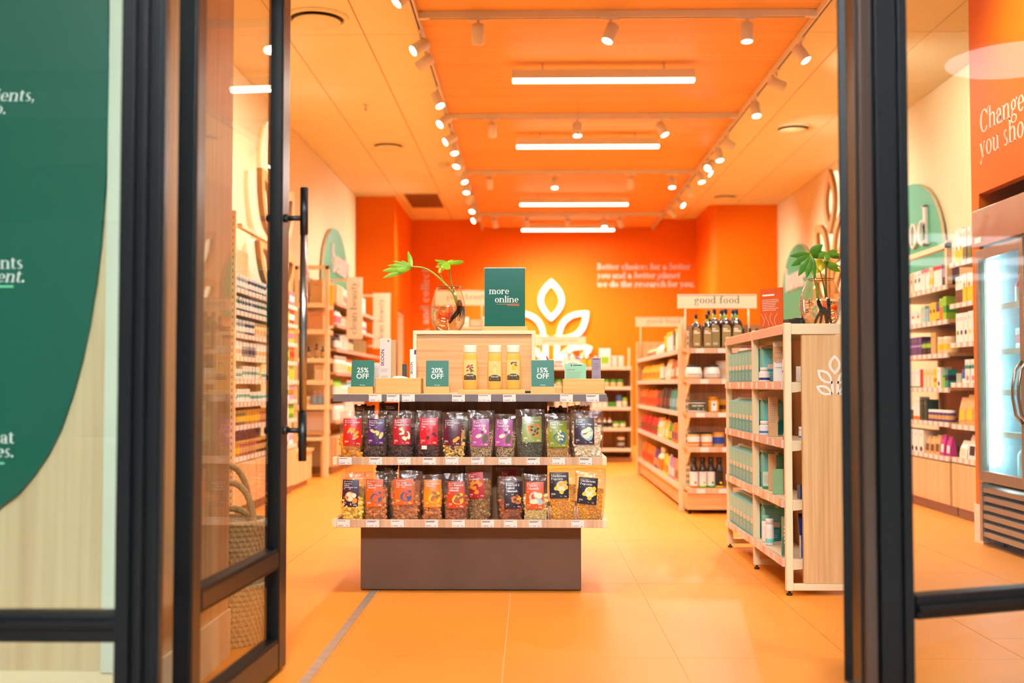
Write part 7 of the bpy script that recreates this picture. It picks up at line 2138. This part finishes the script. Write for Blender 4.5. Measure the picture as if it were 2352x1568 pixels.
for k in range(6):
    z = .06 + .055 * k
    obj('grille_slat', MB().add([(FX + .005, FY0, z), (FX + .005, FY1 - .04, z), (FX + .005, FY1 - .04, z + .028), (FX + .005, FY0, z + .028), (FX + .05, FY0, z + .018), (FX + .05, FY1 - .04, z + .018), (FX + .05, FY1 - .04, z + .046), (FX + .05, FY0, z + .046)], [(0, 3, 2, 1), (4, 5, 6, 7), (3, 7, 6, 2), (0, 1, 5, 4), (1, 2, 6, 5), (0, 4, 7, 3)], FRM), t)
obj('grille_frame', MB().box(FX, FX + .05, FY1 - .04, FY1, .03, .395, FRM), t)
for y in (FY1 - .1, FY0 + .1):
    obj('foot', MB().cyl((FX + .12, y, 0), (FX + .12, y, .05), .018, BLACKP, 10), t)
# its own light: strips up both sides behind the door frame
LED = mat('fridge_led', (226, 246, 255), .5, emit=16.0)
for y in (7.12, 6.50):
    obj('light_strip', MB().box(FX + .06, FX + .10, y - .012, y + .012, .5, 1.78, LED), t)
FL = (1.50, 1.22, 0.97, 0.71, 0.435)
for z in FL[:-1]:
    s = obj('wire_shelf', MB().box(FX + .10, FX + .58, FY0 + .04, FY1 - .04, z - .012, z, mat('fridge_shelf_white', (238, 246, 248), .4)), t)
    obj('ticket_rail', MB().box(FX + .085, FX + .10, FY0 + .04, FY1 - .04, z - .03, z + .004, WHITE), s)
CLRB = mat('milk_white', (240, 244, 242), .3)
def fr(proto, name, desc, cat, y, row, z, x=None):
    solo(name, proto[0], '%s on the %s shelf inside the fridge' % (desc, row), cat, (x or FX + .2, y + .15, z + .0012), -math.pi / 2)
fr(P_bottle(.032, .2, cPINK, cBLK, cWHITE), 'drink_bottle', 'pink striped bottle', 'bottle', 6.87, 'top', FL[0])
fr(P_bottle(.032, .2, CLRB, cBLK, cGREY), 'drink_bottle', 'clear bottle with a grey label', 'bottle', 6.79, 'top', FL[0])
fr(P_bottle(.032, .2, CLRB, cBLK, cLIME), 'drink_bottle', 'clear bottle with a lime label', 'bottle', 6.71, 'top', FL[0])
fr(P_bottle(.032, .2, CLRB, cBLK, cGREEN), 'drink_bottle', 'clear bottle with a green label', 'bottle', 6.63, 'top', FL[0])
fr(P_box(.07, .13, cWHITE, cRED, (.3, .7)), 'food_box', 'white carton with a red band', 'carton', 6.82, 'second', FL[1])
fr(P_box(.08, .16, cRED, cWHITE, (0, .1)), 'food_box', 'red carton', 'carton', 6.71, 'second', FL[1])
fr(P_box(.07, .15, cWHITE, cGREY, (.5, .7)), 'food_box', 'white and grey carton', 'carton', 6.62, 'second', FL[1])
fr(P_box(.16, .13, cWHITE, cLIME, (0, .95)), 'food_box', 'pale green carton', 'carton', 6.70, 'third', FL[2])
fr(P_bottle(.045, .19, cGREY, cWHITE, CLRB), 'drink_bottle', 'grey bottle with a white cap', 'bottle', 6.76, 'fourth', FL[3])
fr(P_bottle(.045, .16, CLRB, cWHITE, cSKY), 'drink_bottle', 'squat clear bottle', 'bottle', 6.65, 'fourth', FL[3])
fr(P_bottle(.05, .24, CLRB, cWHITE, CLRB), 'drink_bottle', 'tall milk bottle', 'bottle', 6.83, 'lowest', FL[4])
fr(P_bottle(.05, .24, CLRB, cWHITE, cSKY), 'drink_bottle', 'tall milk bottle with a blue label', 'bottle', 6.71, 'lowest', FL[4])
fr(P_bottle(.045, .2, cWHITE, cBLK, cRED), 'drink_bottle', 'white bottle with a black cap', 'bottle', 6.60, 'lowest', FL[4])

# ================================================================== WALL GRAPHICS
# halo lit leaf emblem on the back wall
HALO = mat('halo_glow', (255, 214, 120), .5, emit=2.0)
LOGOW = mat('emblem_white', (255, 244, 236), .5, emit=0.12)
t = thing('wall_emblem', 'large white halo lit leaf emblem on the orange back wall', 'wall emblem', (0, 0, 0))
pc = at(1266, 640, YB - .06)
zb0 = at(1266, 836, YB - .06).z
HS = pc.z - zb0
obj('letter_face', flower_logo(MB(), LOGOW, face_y((pc.x, YB - .05, zb0)), HS, 0.0, .03), t)
obj('halo_strip', flower_logo(MB(), HALO, face_y((pc.x, YB - .022, zb0 + .02)), HS * .975, 0.0, .012), t)
# slogan
m = MB()
M0 = YB - .002
def wall_line(parts, u, v, size):
    p = at(u, v, M0)
    x = p.x
    for s, it in parts:
        write(m, s, size, PRINTW, face_y((0, M0, 0)), x, p.z, italic=it, track=-.04, bold=True)
        x += text_width(s, size, -.04, True)
SZ = 0.152
wall_line([('Better choices for a ', False), ('better', True)], 1371, 619, SZ)
wall_line([('you', True), (' and a ', False), ('better planet', True)], 1371, 639, SZ)
wall_line([('we do the ', False), ('research', True), (' for you.', False)], 1371, 659, SZ)
solo('wall_lettering', m, 'white three line serif slogan beginning Better choices on the back wall', 'wall lettering')
p = at(985, 760, M0)
solo('wall_lettering', write(MB(), 'click and collect', 0.2, PRINTW, face_y((p.x, M0, p.z - .35)) @ Matrix.Rotation(math.pi / 2, 4, 'Z'), 0, 0, track=.0, bold=True), 'white upright lettering reading click and collect on the back wall', 'wall lettering')

# green arch department signs
def arch_sign(face, y_c, zb, W, H, word, lab, size, wall_x, side, yoff=0.0):
    t = thing('department_sign', lab, 'sign', (0, 0, 0))
    pts = [(-W / 2, 0), (W / 2, 0), (W / 2, H * .25)]
    pts += [(W / 2 * math.cos(a), H * .25 + H * .75 * math.sin(a) ** .9) for a in [math.pi * k / 18 for k in range(1, 18)]]
    pts += [(-W / 2, H * .25)]
    M = face((wall_x, y_c, zb))
    obj('panel', MB().prism(pts, .02, .05, GREENSIGN, M, EDGE), t)
    obj('spacer', MB().prism([(q[0] * .9, q[1] * .9 + .03) for q in pts], 0, .021, EDGE, M), t)
    obj('lettering', write(MB(), word, size, mat('sign_letter_white', (250, 236, 226), .5), M, yoff, H * .40, depth=.03, lift=.051, align='c'), t)
arch_sign(face_px, 14.75, 2.05, 1.90, 1.0, 'beauty', 'green arched wall sign reading beauty', 0.50, XL, 1, .25)
arch_sign(face_nx, 11.35, 1.90, 1.95, 1.10, 'food', 'green arched wall sign reading food', 0.52, XR, -1, .15)
arch_sign(face_nx, 16.1, 1.95, 1.9, 1.05, 'home', 'green arched wall sign reading home behind the leafy vase', 0.5, XR, -1)

# big wooden leaf sculptures on the side walls
WOODF = wood('sculpture_oak', (214, 150, 74), (236, 178, 100), 'Z', .6)
GLOW = mat('sculpture_glow', (255, 244, 214), .5, emit=1.1)
def sculpture(face, x, y, z, S, lab, side):
    t = thing('leaf_sculpture', lab, 'wall sculpture', (0, 0, 0))
    M = face((x, y, z))
    obj('wooden_outline', flower_logo(MB(), WOODF, M, S, .10, .15, mat('sculpture_edge', (150, 104, 54), .6)), t)
    obj('lit_core', flower_logo(MB(), GLOW, M, S * .985, .025, .08), t)
    obj('standoff', MB().cyl(M @ Vector((0, S * .1, .003)), M @ Vector((0, S * .1, .1)), .012, STEEL), t)
sculpture(face_px, XL, 10.92, 1.98, 1.62, 'backlit oak leaf emblem on the wall above the jar shelving', 1)
sculpture(face_nx, XR, 13.95, 2.05, 1.62, 'backlit oak leaf emblem on the wall between the food and home signs', -1)

# ================================================================== BASKETS BY THE DOOR
SEA = wood('seagrass_weave', (176, 134, 74), (222, 186, 124), 'Z', 3.0, .8)
def basket(label, x, y, z0, R0, R1, H, lean, hz):
    t = thing('basket', label, 'basket', (x, y, z0))
    n = int(H / .019)
    b = MB()
    for k in range(n):
        f = k / (n - 1)
        r = R0 + (R1 - R0) * f
        b.tube([(r * math.cos(a), r * math.sin(a), .011 + .0195 * k) for a in [2 * math.pi * i / 28 for i in range(29)]], .0112, SEA, 6, cap=False)
    b.lathe([(R0 - .004, .002), (R1 - .008, H - .01)], SEA, 28, cap1=False)
    obj('coiled_body', b, t)
    # wrapping stitches
    s_ = MB()
    for i in range(40):
        a = 2 * math.pi * i / 40
        for k in range(0, n, 1):
            r = R0 + (R1 - R0) * k / (n - 1) + .0108
            zc = .011 + .0195 * k
            a2 = a + .08 * (k % 2)
            s_.box(-.0022, .0022, -.002, .0025, -.009, .009, mat('pale_stitch', (226, 196, 142), .8), M=Matrix.Translation((r * math.cos(a2), r * math.sin(a2), zc)) @ Matrix.Rotation(a2 - math.pi / 2, 4, 'Z') @ Matrix.Rotation(.5, 4, 'Y'))
    so = obj('stitching', s_, t, kind='stuff')
    for dy, hh in hz:
        path = []
        for i in range(17):
            a = math.pi * i / 16
            path.append((R1 * .62 * math.cos(a), dy + .02 * math.sin(a), H - .05 + hh * math.sin(a) ** .8))
        obj('rope_handle', MB().tube(path, .0125, SEA, 8), t, rot=(0, 0, lean))
basket('woven seagrass basket standing on the floor behind the glass door', -1.185, 4.45, 0.0, .125, .15, .235, .4, ())
basket('woven seagrass basket with tall rope handles nested in the lower one', -1.185, 4.45, 0.205, .118, .142, .27, .3, ((-.11, .20), (.11, .25), (-.09, .10)))
